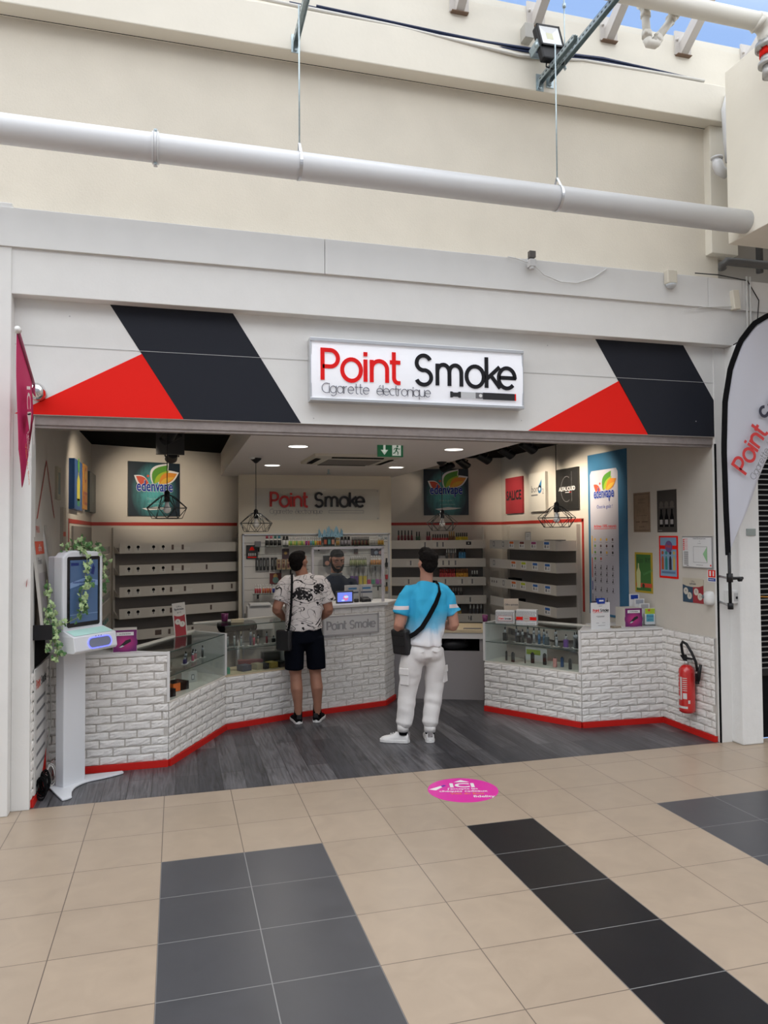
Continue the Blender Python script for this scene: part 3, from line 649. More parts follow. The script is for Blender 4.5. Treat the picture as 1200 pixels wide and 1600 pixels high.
# neighbour: dark rolling grille
t = thing('rolling_grille', 'dark slatted rolling grille of the closed unit past the stone pillar', 'shutter', (4.82, .02, 0))
b = MB(mat('grille_slat', (.30, .30, .30), .4, .6)); z = .60
while z < 3.35: b.box(0, 1.3, -.008, 0, z, z + .010); z += .046
b.build('slats', t); MB(blackmat).box(0, 1.3, .004, .01, 0, 3.4).build('dark_backing', t); MB(black).box(0, 1.3, -.02, .004, .54, .60).box(-.006, .012, -.03, .01, 0, 3.4).build('bottom_bar', t)
MB(mat('orange_cord', (.5, .22, .03), .6)).tube([(.02, -.02, 1.235), (.3, -.02, 1.22), (.9, -.02, 1.24)], .006, 6).build('orange_cord', t)

# ================================================================ BRICK COUNTERS
def brick_run(b, x0, x1, z0, z1, seed=0, rowh=.0625, prot=.016, ln=.20):
    """irregular split-face bricks over x0..x1, z0..z1, front towards -y; b.T places it"""
    rnd = random.Random(seed); n = max(1, round((z1 - z0) / rowh)); rh = (z1 - z0) / n; T0 = b.T
    b.use(mortar).box(x0, x1, -.004, .02, z0, z1); b.use(brickm)
    for r_ in range(n):
        x = x0 - (ln * (.5 if r_ % 2 else 0)) - rnd.random() * .03
        while x < x1:
            L = ln * rnd.uniform(.93, 1.07); a, c_ = max(x, x0), min(x + L - .012, x1)
            x += L
            if c_ - a < .025: continue
            za, zb = z0 + r_ * rh + .0055, z0 + (r_ + 1) * rh - .0055; nx = 6
            front = []; back = []
            def jit(): return rnd.uniform(-.0034, .0034)
            rows_ = []
            base = rnd.uniform(.7, 1.0) * prot
            for j, zz_ in enumerate((za, za + .012, (za + zb) / 2, zb - .012, zb)):
                rw = []
                for i in range(nx + 1):
                    xx = a + (c_ - a) * i / nx; e = j in (0, 4) or i in (0, nx)
                    d = base * (.66 if e else 1) + rnd.uniform(-.0030, .0030)
                    rw.append((xx + (jit() if 0 < i < nx else 0), -.004 - d * .8, zz_ + (jit() if e else 0)))
                rows_.append(rw)
            vs_ = [p for rw in rows_ for p in rw]; fs = []
            for j in range(4):
                for i in range(nx): k = j * (nx + 1) + i; fs.append((k, k + 1, k + nx + 2, k + nx + 1))
            m_ = nx + 1; ring = list(range(m_)) + [j * m_ + nx for j in range(1, 5)] + [4 * m_ + i for i in range(nx - 1, -1, -1)] + [j * m_ for j in range(3, 0, -1)]
            o = len(vs_); vs_ += [(vs_[k][0], 0.001, vs_[k][2]) for k in ring]
            for q in range(len(ring)): fs.append((ring[q], o + q, o + (q + 1) % len(ring), ring[(q + 1) % len(ring)]))
            b.add(vs_, fs)
    b.T = T0
def seg(A, B): return xf(None, (A[0], A[1], 0), math.degrees(math.atan2(B[1] - A[1], B[0] - A[0]))), math.dist(A, B)
lam = mat('counter_laminate', (.66, .63, .57), .45)
lamw = mat('white_laminate', (.68, .67, .66), .4)
woodtop = mat('pale_beech_top', (.58, .47, .31), .5, var=.05, vscale=8)
B0, B1, B2, B4, B5, B6 = (-.953, .70), (-.057, .70), (.441, 1.685), (1.10, 1.937), (2.124, 2.20), (2.303, 2.469)
K1, K2, K4, K5 = (-.413, .88), (.154, 2.004), (.978, 2.319), (2.024, 2.587)
def bricks_part(parent, A, B, z0, z1, seed, prot=.016):
    b = MB(); b.T, L = seg(A, B); brick_run(b, 0, L, z0, z1, seed, prot=prot); return b.build('brick_cladding', parent)
def plinth_part(parent, A, B, h=.05):
    b = MB(redplinth); b.T, L = seg(A, B); b.box(0, L, -.024, .012, 0, h); return b.build('red_plinth', parent)

t = thing('brick_counter', 'tall white brick counter end behind the sanitiser kiosk', 'counter')
bricks_part(t, B0, B1, .05, .865, 1); plinth_part(t, B0, B1)
MB(lamw).pz([B0, (-.057, .70), (-.324, .835), (-.953, 1.15)], 0, .865).build('carcass', t)
MB(lamw).pz([(-.953, .685), (-.045, .685), (-.324, .845), (-.953, 1.16)], .865, .89).build('top', t, bevel=.003)
MB(lamw).box(-.066, -.045, .683, .715, .50, .89).build('end_panel', t)
# cladding on the flank walls
o = MB(); o.T, L = seg((-.955, .03), (-.955, .70)); 
def wall_clad(name, A, B, z1, label, seed, flip=False):
    t = thing(name, label, 'brick cladding'); b = MB(); b.T, L = seg(A, B); brick_run(b, 0, L, .05, z1, seed); b.build('brick_cladding', t); plinth_part(t, A, B); return t
wall_clad('brick_wainscot', (-.935, .02), (-.935, .68), .885, 'low white brick cladding on the side wall behind the leaning price board', 3)
wall_clad('brick_wainscot', (4.465, .735), (4.465, .02), .885, 'low white brick cladding on the side wall with the fire extinguisher', 4)

tg = mat('case_edge', (.05, .08, .07), .3)
def showcase(label, A, B, KA, KB, zb, zt, seed, shelf, endA=None, endB=None, backz=None, floorm=lam):
    t = thing('display_case', label, 'display case')
    bricks_part(t, A, B, .05, zb - .012, seed); plinth_part(t, A, B)
    MB(lamw).pz([A, B, KB, KA], 0.0, zb - .012).build('carcass', t)
    MB(floorm).pz([A, B, KB, KA], zb - .012, zb).build('case_floor', t)
    T, L = seg(A, B); b = MB(glass); b.T = T; b.box(.004, L - .004, .002, .008, zb, zt - .006); b.build('front_glass', t)
    e = .0
    MB(glass).pz([A, B, KB, KA], zt - .006, zt).build('top_glass', t)
    b = MB(tg); b.T = T; b.box(.004, L - .004, -.001, .004, zt - .007, zt + .0005)
    if shelf: b.box(.004, L - .004, .001, .004, shelf - .003, shelf + .003)
    b.build('glass_edge', t)
    if shelf: MB(glass).pz([A, B, KB, KA], shelf - .003, shelf + .003).build('glass_shelf', t)
    for P, K in ((endA and (A, KA)) or (None, None), (endB and (B, KB)) or (None, None)):
        if P is None: continue
        b = MB(lamw); b.T, LL = seg(P, K); b.box(-.012, LL, -.011, .011, zb, zt + .004); b.build('end_panel', t)
    b = MB(lam); b.T, LL = seg(KA, KB); b.box(0, LL, -.03, 0.0, zt - .004, zt + .012); b.build('back_rail', t)
    return t
showcase('glass display case on white bricks beside the tall brick counter end, orange boxes inside', B1, B2, K1, K2, .50, .885, 11, .69, endB=True)
showcase('glass display case on white bricks in front of the man in the patterned shirt', B2, B4, K2, K4, .495, .955, 12, .73, floorm=woodtop)
Cc1, Cc2, Cc3 = (3.036, 1.671), (3.62, .782), (4.465, .74)
Kc1, Kc2 = (3.37, 1.89), (3.93, 1.02)
showcase('glass display case full of upright vape pens, across from the man in blue', Cc1, Cc2, Kc1, Kc2, .505, .89, 13, .70, endA=True)
t = thing('brick_counter', 'tall white brick counter end carrying the notice and leaflets, beside the extinguisher', 'counter')
bricks_part(t, Cc2, Cc3, .05, .875, 5); plinth_part(t, Cc2, Cc3)
MB(lamw).pz([Cc2, (4.47, .76), (4.47, 1.25), (3.95, 1.25)], 0, .875).build('carcass', t)
MB(lamw).pz([(3.605, .765), (4.465, .722), (4.465, 1.25), (3.95, 1.25), (3.64, .84)], .875, .895).build('top', t, bevel=.003)
b = MB(lamw); b.T, L = seg(Cc2, Cc1); b.box(-.004, .02, -.012, .012, .505, .895); b.build('end_panel', t)
# cash counter
t = thing('cash_counter', 'tall brick cash counter with a metal name plate, in front of the shop assistant', 'counter')
bricks_part(t, B4, B5, .05, 1.05, 21, .005); bricks_part(t, B5, B6, .05, 1.05, 22, .005); plinth_part(t, B4, B5); plinth_part(t, B5, B6)
MB(lamw).pz([B4, B5, B6, (2.18, 2.55), K5, K4], 0, 1.05).build('carcass', t)
MB(lamw).pz([(1.095, 1.90), (2.155, 2.172), (2.345, 2.46), (2.20, 2.60), (2.0, 2.62), (.97, 2.33)], 1.05, 1.085).build('top', t, bevel=.008)
T, L = seg(B4, B5); b = MB(alu); b.T = T; x0 = .329; x1 = .975
b.box(x0, x1, -.022, -.012, .775, .975); b.build('name_plate', t, bevel=.002)
b = MB(mat('plate_rim', (.42, .42, .45), .3, .8)); b.T = T
for q in ((x0, x1, .775, .79), (x0, x1, .96, .975), (x0, x0 + .014, .775, .975), (x1 - .014, x1, .775, .975)): b.box(q[0], q[1], -.028, -.021, q[2], q[3])
b.build('plate_rim', t)
b = MB(); b.T = T; et = mat('etched_letter', (.36, .36, .38), .5, .3); pointsmoke(b, x0 + .045, .835, x1 - x0 - .09, -.026, -.022, 0, et, et, .17); b.build('lettering', t)
# back table
t = thing('work_table', 'beech topped work table with a grey front behind the man in blue', 'table')
MB(woodtop).pz([(2.16, 2.52), (3.25, 2.06), (3.52, 2.60), (2.42, 3.05), (2.16, 3.05)], .725, .76).build('top', t, bevel=.003)
MB(lamw).pz([(2.19, 2.53), (3.24, 2.08), (3.25, 2.10), (2.2, 2.55)], .66, .725).build('apron', t)
grp = mat('grey_panel', (.30, .28, .285), .55)
MB(grp).pz([(2.31, 2.50), (3.21, 2.11), (3.22, 2.13), (2.32, 2.52)], 0.0, .525).build('front_panel', t)
MB(blackmat).pz([(2.33, 2.75), (3.35, 2.32), (3.36, 2.34), (2.34, 2.77)], 0, .66).build('dark_back', t)
MB(grp).pz([(2.2, 2.55), (2.23, 2.54), (2.33, 2.76), (2.30, 2.78)], 0, .66).pz([(3.18, 2.15), (3.21, 2.13), (3.4, 2.45), (3.37, 2.46)], 0, .66).build('side_panel', t)
b = MB(black).ball((2.98, 2.33, .58), (.16, .10, .07), 16, 8).tube([(2.9, 2.3, .62), (2.93, 2.28, .66), (3.03, 2.25, .66), (3.06, 2.24, .61)], .01, 6)
props(b.build('black_bag'), 'black bag lying in the open space under the beech work table', 'bag')
props(MB(inkgrey).pz([(3.02, 2.22), (3.19, 2.14), (3.22, 2.19), (3.05, 2.27)], .76, .766).build('dark_catalogue'), 'dark booklet lying on the beech work table', 'booklet')

# ================================================================ CENTRAL PANEL AND SLAT WALL
t = thing('logo_partition', 'cream partition with the small shop name above the bottle display', 'partition')
cream = mat('cream_partition', (.70, .64, .52), .5)
MB(cream).box(.77, 2.80, 4.26, 4.34, 0, 2.58).build('panel', t)
b = MB(plexi).box(.965, 2.635, 4.238, 4.243, 1.99, 2.405); b.build('acrylic_plate', t)
for x in (.99, 2.61):
    for z in (2.015, 2.38): MB(alu).cyl((x, 4.232, z), (x, 4.26, z), .008, n=10).build('standoff', t)
b = MB(); b.T = Matrix.Translation((0, 4.22, 0)); pointsmoke(b, 1.165, 2.165, 1.245, -.004, .014, 0, mat('raised_red', (.55, .02, .015), .4), inkblack, .15); b.build('lettering', t)
b = MB(inkgrey); b.T = Matrix.Translation((0, 4.234, 0)); mono(b, 'Cigarette', 1.165, 2.075, .065, .05, .08, 0, .001); mono(b, 'électronique', 1.495, 2.075, .065, .05, .05, 0, .001)
b.stroke([(1.94, 2.083), (2.41, 2.083), (2.41, 2.118), (1.94, 2.118)], .003, 0, .001, True); b.build('subtitle', t)
t = thing('slat_wall', 'white slatted display wall behind the shop assistant', 'display wall')
slatw = mat('slat_board', (.62, .60, .57), .45)
b = MB(slatw); z = .2
while z < 1.78: b.box(.835, 2.745, 4.235, 4.258, z, min(z + .146, 1.80)); z += .15
b.build('board', t)
b = MB(blackmat).box(.84, 2.74, 4.25, 4.259, .2, 1.79); b.build('grooves', t)
MB(alu).box(.815, .835, 4.21, 4.258, .1, 1.815).box(2.745, 2.765, 4.21, 4.258, .1, 1.815).box(.815, 2.765, 4.21, 4.258, 1.80, 1.815).build('frame', t)
def gshelf(label, x0, x1, z, depth=.16):
    t = thing('glass_shelf', label, 'shelf', (x0, 4.232, z))
    MB(glass).box(0, x1 - x0, -depth, 0, -.006, 0).build('glass', t); MB(tg).box(0, x1 - x0, -depth - .002, -depth, -.006, 0).build('glass_edge', t)
    for x in (.08, (x1 - x0) * .5, x1 - x0 - .08): MB(black).box(x - .008, x + .008, -.12, 0, -.012, -.006).box(x - .008, x + .008, -.012, 0, -.07, -.006).build('bracket', t)
gshelf('long glass shelf at the top of the slat wall, full of bottles', .94, 2.66, 1.655)
gshelf('short glass shelf of black and brown cartons beside the customer in shorts', 1.22, 1.64, 1.36)
gshelf('glass shelf of bottles over the head-high posters behind the clerk, seen through the screen', 1.98, 2.64, 1.385)
gshelf('low glass shelf of coloured bottles next to the customer in shorts', .93, 1.60, 1.055)
gshelf('lowest glass shelf behind the screen, holding white cartons', 2.02, 2.68, 1.12, .14)

def bottle(name, label, group, loc, hbody, r_, capm, bodym, labm, capr=.6, caph=.3):
    t = thing(name, label, 'bottle', loc, 0, group); H = hbody
    MB(bodym).lathe([(r_, 0), (r_, H * .9), (r_ * .55, H)], 10).build('body', t)
    MB(labm).lathe([(r_ * 1.04, H * .12), (r_ * 1.04, H * .78)], 10).build('label', t)
    MB(capm).lathe([(r_ * capr, H), (r_ * capr * .85, H * (1 + caph))], 10).build('cap', t)
    return t
def bm_(c, r_=.4): return mat('bottle_%d_%d_%d' % tuple(int(x * 99) for x in c), c, r_)
wh = bm_((.62, .62, .60)); bk = bm_((.02, .02, .02)); clear = bm_((.40, .36, .28)); amber = bm_((.42, .26, .08))
def runof(n, x0, x1, y, z, label, group, labs, cap=wh, body=wh, h=.075, r_=.0125, name='liquid_bottle', rows=1, capr=.6, caph=.35):
    protos = {}
    for k in range(n):
        q = labs[k % len(labs)]; x = x0 + (x1 - x0) * (k + .5) / n
        if q not in protos: protos[q] = bottle(name, label, group, (x, y, z), h, r_, cap if not isinstance(cap, dict) else cap[q], body, bm_(q), capr, caph)
        else: dup(protos[q], (x, y, z))
Yt = 4.12
for i, (c_, nm) in enumerate((((.30, .03, .06), 'red'), ((.50, .10, .14), 'pink'), ((.04, .16, .13), 'dark green'), ((.07, .24, .30), 'teal'))):
    bottle('liquid_bottle', f'big bottle with {nm} cap at the start of the top glass shelf', None, (1.115 + i * .052, Yt, 1.655), .10, .022, bm_(c_), wh, bk, .8, .35)
for i in range(2): bottle('liquid_bottle', 'big black bottle on the top glass shelf beside the teal capped one', 'black bottles beside the teal cap', (1.33 + i * .04, Yt, 1.655), .10, .019, bk, bk, wh, .85, .3)
props(MB(inkgrey).box(.965, 1.04, 4.14, 4.18, 1.655, 1.72).rect(.97, 1.035, 1.66, 1.70, 4.139).build('carton'), 'small dark carton at the very start of the top glass shelf', 'carton')
runof(9, 1.385, 1.60, Yt, 1.655, 'slim pale bottle in the green and lime run of the top glass shelf', 'lime and green bottles on the top shelf', [(.45, .52, .10), (.20, .42, .14), (.55, .50, .20)], h=.085)
for k, (c_, nm) in enumerate((((.30, .03, .22), 'plum'), ((.52, .07, .12), 'crimson'), ((.10, .30, .42), 'sky blue'), ((.10, .36, .20), 'green'), ((.62, .50, .06), 'yellow'), ((.62, .24, .04), 'orange'), ((.5, .12, .03), 'deep orange'))):
    bottle('liquid_bottle', f'slim bottle with {nm} label in the rainbow run of the top glass shelf', None, (1.62 + k * .030, Yt, 1.655), .085, .0125, wh, wh, bm_(c_), .6, .35)
for k, (c_, nm) in enumerate((((.42, .10, .05), 'rust'), ((.05, .22, .22), 'petrol'), ((.45, .22, .16), 'salmon'))):
    t = thing('carton', f'dark carton with {nm} front under the blue garland on the top glass shelf', 'carton', (1.865 + k * .05, 4.10, 1.655))
    MB(bk).box(-.022, .022, 0, .045, 0, .115).build('box', t); MB(bm_(c_)).box(-.017, .017, -.002, 0, .02, .08).build('printed_front', t)
for k in range(2): bottle('liquid_bottle', 'slim amber bottle between the dark cartons and the skull bottles', 'amber pair on the top shelf', (2.02 + k * .025, Yt, 1.655), .08, .0115, amber, clear, amber)
for k in range(3): bottle('liquid_bottle', 'fat black bottle with grey front, middle of the top glass shelf', 'fat black bottles on the top shelf', (2.09 + k * .045, Yt, 1.655), .09, .021, bk, bk, bm_((.25, .23, .25)), .9, .3)
runof(15, 2.215, 2.455, Yt, 1.655, 'small black bottle in the dense dark run of the top glass shelf', 'dark bottles on the top shelf', [(.12, .02, .02), (.02, .02, .02), (.15, .12, .06)], cap=bk, body=bk, h=.085, r_=.0075)
runof(6, 2.462, 2.57, Yt, 1.655, 'slim clear bottle near the far end of the top glass shelf', 'clear bottles on the top shelf', [(.40, .39, .36), (.34, .33, .31)], h=.085, r_=.0085)
runof(5, 2.572, 2.655, Yt, 1.655, 'honey coloured bottle at the very end of the top glass shelf', 'honey bottles on the top shelf', [(.45, .30, .06), (.40, .18, .03)], body=clear, h=.08, r_=.008)
# blue paper garland standing behind the bottles
b = MB(mat('blue_paper', (.30, .52, .66), .6)); rnd = random.Random(4)
for k in range(14):
    x = 1.80 + .022 * k; a = rnd.uniform(-.35, .35); h = rnd.uniform(.08, .15)
    b.add([(x - .02, 4.16 + rnd.uniform(-.02, .02), 1.76), (x + .025, 4.15, 1.76), (x + .02 + a * h, 4.14 + rnd.uniform(-.02, .02), 1.78 + h * .6), (x + a * h, 4.15, 1.78 + h)], [(0, 1, 2, 3)])
b.text('LIQUIDES', 1.95, 1.765, .05, 4.12, align='C', bold=.02)
props(b.build('paper_garland'), 'pale blue cut-paper decoration standing on the top glass shelf', 'decoration')
props(MB(wh).rect(2.60, 2.74, 1.72, 1.79, 4.233).use(bm_((.05, .12, .15))).text('PRIX', 2.61, 1.765, .022, 4.232).text('15,90', 2.64, 1.728, .032, 4.232, bold=.01).build('price_label'), 'white price strip at the top corner of the slat wall', 'price label')
# cards and cartons on the slat wall
def card(name, label, cat, x, z, w_, h_, base, deco, loc_y=4.228, d=.01, rz=0):
    t = thing(name, label, cat, (x, loc_y, z), rz)
    b = MB(base).box(-w_ / 2, w_ / 2, -d, 0, -h_ / 2, h_ / 2); b.build('board', t)
    b = MB(); deco(b, -d - .0012); 
    if b.v: b.build('print', t)
    return t
def d1(b, y):
    b.use(mat('print_red')if 0 else red).flat([(-.035, .02), (.035, .02), (.02, .055), (0, .07), (-.02, .055)], y); b.use(wh)
    for k in range(5): b.rect(-.045 + k * .021, -.035 + k * .021, -.05, -.015, y)
    b.use(red).rect(-.055, .055, -.075, -.06, y)
card('poster', 'small black poster with red lamp motif at the edge of the slat wall', 'poster', .935, 1.585, .145, .175, bk, d1)
card('poster', 'small dark brown poster under the middle of the top glass shelf', 'poster', 1.365, 1.555, .09, .13, bm_((.07, .04, .05)), lambda b, y: b.use(amber).disc(0, .01, .02, y))
card('poster', 'colourful dark poster with a bear-like shape low on the slat wall', 'poster', 1.235, 1.24, .15, .14, bm_((.14, .03, .03)), lambda b, y: b.use(amber).disc(0, .03, .03, y).use(bm_((.10, .18, .16))).disc(.0, -.02, .04, y - .001))
card('poster', 'dark poster with three round photos seen through the counter screen', 'poster', 2.585, 1.585, .16, .14, bm_((.05, .05, .07)), lambda b, y: (b.use(bm_((.35, .36, .40))).disc(-.03, .035, .022, y).disc(.03, .035, .022, y), b.use(bm_((.28, .35, .45))).disc(-.01, -.03, .026, y), b.use(bm_((.40, .22, .22))).disc(.05, -.03, .025, y)))
card('poster', 'narrow brown poster behind the head of the shop assistant', 'poster', 2.30, 1.60, .055, .12, bm_((.13, .06, .05)), lambda b, y: b.use(bk).rect(-.02, .02, -.04, .02, y))
for k in range(6):
    t = thing('vape_pack', 'tall black vape pack hanging in the row beside the small black poster', 'vape pack', (1.0 + k * .045 + (.012 if k > 3 else 0), 4.20, 1.36), 0, 'black vape packs hanging on the slat wall')
    MB(bk).box(-.018, .018, 0, .03, -.01, .15).build('box', t); MB(bm_((.35, .36, .36))).box(-.004, .004, -.0015, 0, .04, .12).build('window', t)
for k in range(6):
    t = thing('carton', 'beige and brown carton on the short glass shelf beside the customer in shorts', 'carton', (1.26 + k * .062, 4.10, 1.36), 0, 'beige and brown cartons')
    MB(bm_((.30, .21, .12))).box(-.024, .024, 0, .05, 0, .13).build('box', t); MB(bm_((.10, .04, .04))).box(-.014, .014, -.0015, 0, .02, .075).disc(0, .105, .011, -.0018, 10).build('printed_front', t)
runof(3, .955, 1.04, Yt, 1.055, 'bottle with crimson and navy label at the start of the low glass shelf', 'crimson bottles on the low shelf', [(.45, .04, .06)], h=.09, r_=.012)
runof(4, 1.05, 1.17, Yt, 1.055, 'bottle with orange label on the low glass shelf', 'orange bottles on the low shelf', [(.52, .14, .04), (.45, .07, .04)], h=.09, r_=.013)
runof(4, 1.18, 1.31, Yt, 1.055, 'bottle with navy label on the low glass shelf', 'navy bottles on the low shelf', [(.02, .04, .22)], h=.085, r_=.015)
runof(6, 1.33, 1.56, Yt, 1.055, 'white bottle with yellow band on the low glass shelf by the customer in shorts', 'white bottles on the low shelf', [(.50, .44, .14), (.55, .52, .42)], h=.095, r_=.015)
t = thing('printer', 'grey and white receipt printer standing against the slat wall behind the glass case', 'printer', (1.0, 4.05, .62))
MB(lamw).box(-.15, .17, -.1, .1, 0, .30).build('housing', t, bevel=.012); MB(bm_((.66, .66, .66))).box(-.12, .14, -.12, .08, .30, .33).build('lid', t, bevel=.006)
t = thing('carton', 'red and black carton on the slat wall beside the elbow of the customer in shorts', 'carton', (1.42, 4.15, .78))
MB(bk).box(-.06, .06, 0, .05, 0, .22).build('box', t); MB(bm_((.50, .07, .08))).box(-.05, .05, -.002, 0, .02, .10).build('printed_front', t)
# behind the screen
for k in range(2):
    t = thing('carton', 'dark carton with pale round print beside the clerk, behind the screen', 'carton', (1.89 + k * .11, 4.12, 1.385), 0, 'round print cartons'); MB(bk).box(-.045, .045, 0, .05, 0, .14).build('box', t); MB(bm_((.40, .20, .14))).disc(0, .045, .03, -.001, 14).build('printed_front', t)
runof(8, 2.19, 2.42, Yt, 1.385, 'bottle with pale green label behind the screen, beside the clerk', 'pale green bottles behind the screen', [(.28, .32, .14), (.36, .38, .22)], h=.10, r_=.014, body=bm_((.2, .2, .15)))
runof(5, 2.47, 2.64, Yt, 1.385, 'white bottle with orange mark behind the screen', 'white and orange bottles behind the screen', [(.52, .25, .08)], h=.10, r_=.0155)
for k, (c_, nm) in enumerate((((.14, .05, .26), 'violet'), ((.10, .04, .20), 'dark violet'), ((.52, .42, .05), 'yellow'), ((.55, .44, .04), 'bright yellow'), ((.42, .03, .10), 'crimson'), ((.06, .25, .16), 'green'), ((.28, .07, .30), 'purple'), ((.40, .10, .22), 'pink'))):
    t = thing('blister_pack', f'hanging pack with {nm} base over the white cartons behind the screen', 'blister pack', (2.24 + k * .058, 4.20, 1.16)); hh = .11 if k < 4 else .06
    MB(bm_(c_)).box(-.022, .022, 0, .02, -.02, -.02 + hh).build('base', t); MB(bm_((.42, .41, .40))).box(-.016, .016, .004, .012, hh - .02, .20).build('backing_card', t)
for k in range(3):
    t = thing('blister_pack', ['slim black hanging pack at the free edge of the slat wall, uppermost', 'red based hanging pack at the free edge of the slat wall', 'amber and black hanging pack at the free edge of the slat wall, lowest'][k], 'blister pack', (2.715, 4.20, 1.36 - k * .16)); MB([bk, bm_((.42, .04, .05)), amber][k]).box(-.016, .016, 0, .02, 0, .06).build('base', t); MB([bk, bm_((.4, .4, .38)), bk][k]).box(-.01, .01, .004, .012, .0, .12).build('backing_card', t)

# ================================================================ WALL SHELVING
shelfw = mat('shelf_white', (.56, .53, .48), .5)
ROWS = [1.60, 1.345, 1.088, .835, .58]
def shelving(label, A, ang, x0, x1, depth, ends=(False, False), decals=None, rows=ROWS, top=None):
    t = thing('wall_shelving', label, 'shelving', (A[0], A[1], 0), ang)
    MB(mat('shelf_back_shaded', (.24, .22, .205), .7)).box(x0, x1, -.018, -.002, .40, 1.66).build('back_panel', t)  # back panel colour darkened to carry the shade between the tiers
    MB(shelfw).box(x0, x1, -.018, -.002, 1.66, top or 1.88).build('header_panel', t)
    for x in (x0, x1): MB(shelfw).box(x - .012, x + .012, -.05, -.002, .40, top or 1.90).build('upright', t)
    for i, z in enumerate(rows):
        s_ = MB(shelfw).box(x0, x1, -depth, -.02, z - .006, z + .006).build('shelf', t)
        MB(shelfw).box(x0, x1, -depth - .008, -depth, z - .006, z + .112).build('front_rail', s_)
        for x, e in ((x0, ends[0]), (x1, ends[1])):
            b = MB(shelfw)
            if e: b.box(x - .004, x + .004, -depth - .006, -.02, z - .006, z + .112)
            else: b.loft([[(x - .003, -.02, z), (x - .003, -depth, z), (x - .003, -.02, z + .10)], [(x + .003, -.02, z), (x + .003, -depth, z), (x + .003, -.02, z + .10)]], True, False)
            b.build('shelf_end', s_)
        if decals:
            b = MB(); decals(b, i, z, -depth - .0095)
            if b.v: islands(b, 'price_tag', s_, .004)
    return t
tagp = mat('tag_paper', (.60, .58, .53), .6)
def dec_left(b, i, z, y):
    for x in (.36, .47, .66, .78):
        if i < 4: b.use(tagp).rect(x - .045, x + .035, z + .01, z + .085, y).use(blackmat).disc(x, z + .068, .019, y - .001, 12).use(inkgrey).rect(x - .006, x + .006, z + .03, z + .06, y - .001)
    for x in ((.90, 1.03), (.90, 1.03), (.88, 1.06), (.88,), (.86, 1.16))[i]: b.use(mat('tag_brown', (.10, .07, .06), .6)).rect(x - .014, x + .014, z + .03, z + .09, y - .001).use(tagp).rect(x + .02, x + .10, z + .02, z + .06, y)
    for x in ((), (1.35,), (1.43, 1.70), (1.41,), ())[i]: b.use(mat('tag_brown')).rect(x - .012, x + .012, z + .03, z + .09, y - .001)
    if i == 4: b.use(mat('tag_brown')).rect(.68, .76, z + .03, z + .09, y)
def dec_rb(b, i, z, y):
    for x in ((.75, .92, 1.0), (.55, 1.0, 1.08, 1.17), (.52, 1.03, 1.26, 1.4), (1.37,), (1.38,))[i]: b.use(tagp).rect(x - .05, x + .04, z + .015, z + .07, y).use(inkgrey).rect(x, x + .02, z + .02, z + .085, y - .001)
    if i == 0: b.use(black).rect(1.33, 1.40, z + .045, z + .09, y).use(tagp).rect(1.355, 1.375, z + .06, z + .075, y - .001)
    if i == 4: b.use(black).rect(1.35, 1.36, z + .03, z + .08, y).rect(1.37, 1.40, z + .02, z + .06, y)
ora, yel, blu, mau, brn = [mat('tag_' + n_, c_, .5) for n_, c_ in (('orange', (.70, .16, .03)), ('lime', (.50, .58, .03)), ('blue', (.03, .14, .45)), ('mauve', (.35, .06, .20)), ('maroon', (.20, .05, .04)))]
def dec_rw(b, i, z, y):
    xs = {0: [(.42, 0), (.72, 0), (.98, ora), (1.28, brn), (1.60, mau), (1.93, blu)], 1: [(.42, 0), (1.03, ora), (1.32, yel), (1.63, blu), (1.94, blu)],
          2: [(.35, 1), (.42, 1), (.50, 1), (.72, 0), (1.03, ora), (1.30, yel), (1.63, blu), (1.94, blu)], 3: [(1.02, brn), (1.93, blu)], 4: []}[i]
    for x, c_ in xs:
        if c_ == 0: b.use(inkgrey).rect(x - .03, x + .03, z + .025, z + .09, y).use(tagp).rect(x - .018, x + .018, z + .035, z + .08, y - .001)
        elif c_ == 1: b.use(black).rect(x - .012, x + .012, z + .045, z + .075, y)
        else: b.use(paper).rect(x - .075, x + .075, z + .012, z + .10, y).use(c_).rect(x - .06, x + .06, z + .065, z + .094, y - .001).use(inkgrey).rect(x - .05, x - .02, z + .025, z + .058, y - .001).rect(x + .0, x + .05, z + .03, z + .036, y - .001).rect(x + .01, x + .05, z + .045, z + .05, y - .001)
AL = math.degrees(math.atan2(.69, 1.555)); AR = math.degrees(math.atan2(-.55, 1.785))
shelving('cream tiered shelving with dark round knobs on its rails, between side wall and logo partition', (-.955, 3.9), AL, .25, 1.90, .22, decals=dec_left)
shelving('cream tiered shelving behind the man in blue, next to the slat wall', CR and (2.70, 4.95), AR, .08, 1.60, .30, decals=dec_rb)
shelving('cream tiered shelving with orange, lime and blue tags beside the tall blue poster', (4.485, 4.40), -90, .28, 2.14, .305, (False, True), decals=dec_rw)
# tray shelving on the other side wall, mostly behind the kiosk
t = thing('wall_shelving', 'narrow shelving of clear fronted trays behind the kiosk on the side wall', 'shelving', (-.955, 1.97, 0), 90)
MB(mat('shelf_back_shaded')).box(.2, 1.8, -.018, -.002, .40, 1.90).build('back_panel', t)
for i, z in enumerate(ROWS):
    s_ = MB(shelfw).box(.2, 1.75, -.22, -.02, z - .008, z + .008).build('shelf', t)
    MB(plexi).box(.2, 1.75, -.224, -.22, z + .008, z + .085).build('front_rail', s_)
    b = MB(tagp)
    for k in range(13): b.box(.24 + k * .115, .30 + k * .115, -.218, -.20, z + .012, z + .07)
    if i >= 3:
        b.use(bm_((.05, .30, .26)))
        for k in range(6): b.box(.25 + k * .23, .29 + k * .23, -.228, -.224, z + .02, z + .06)
    islands(b, 'price_tag', s_, .004)
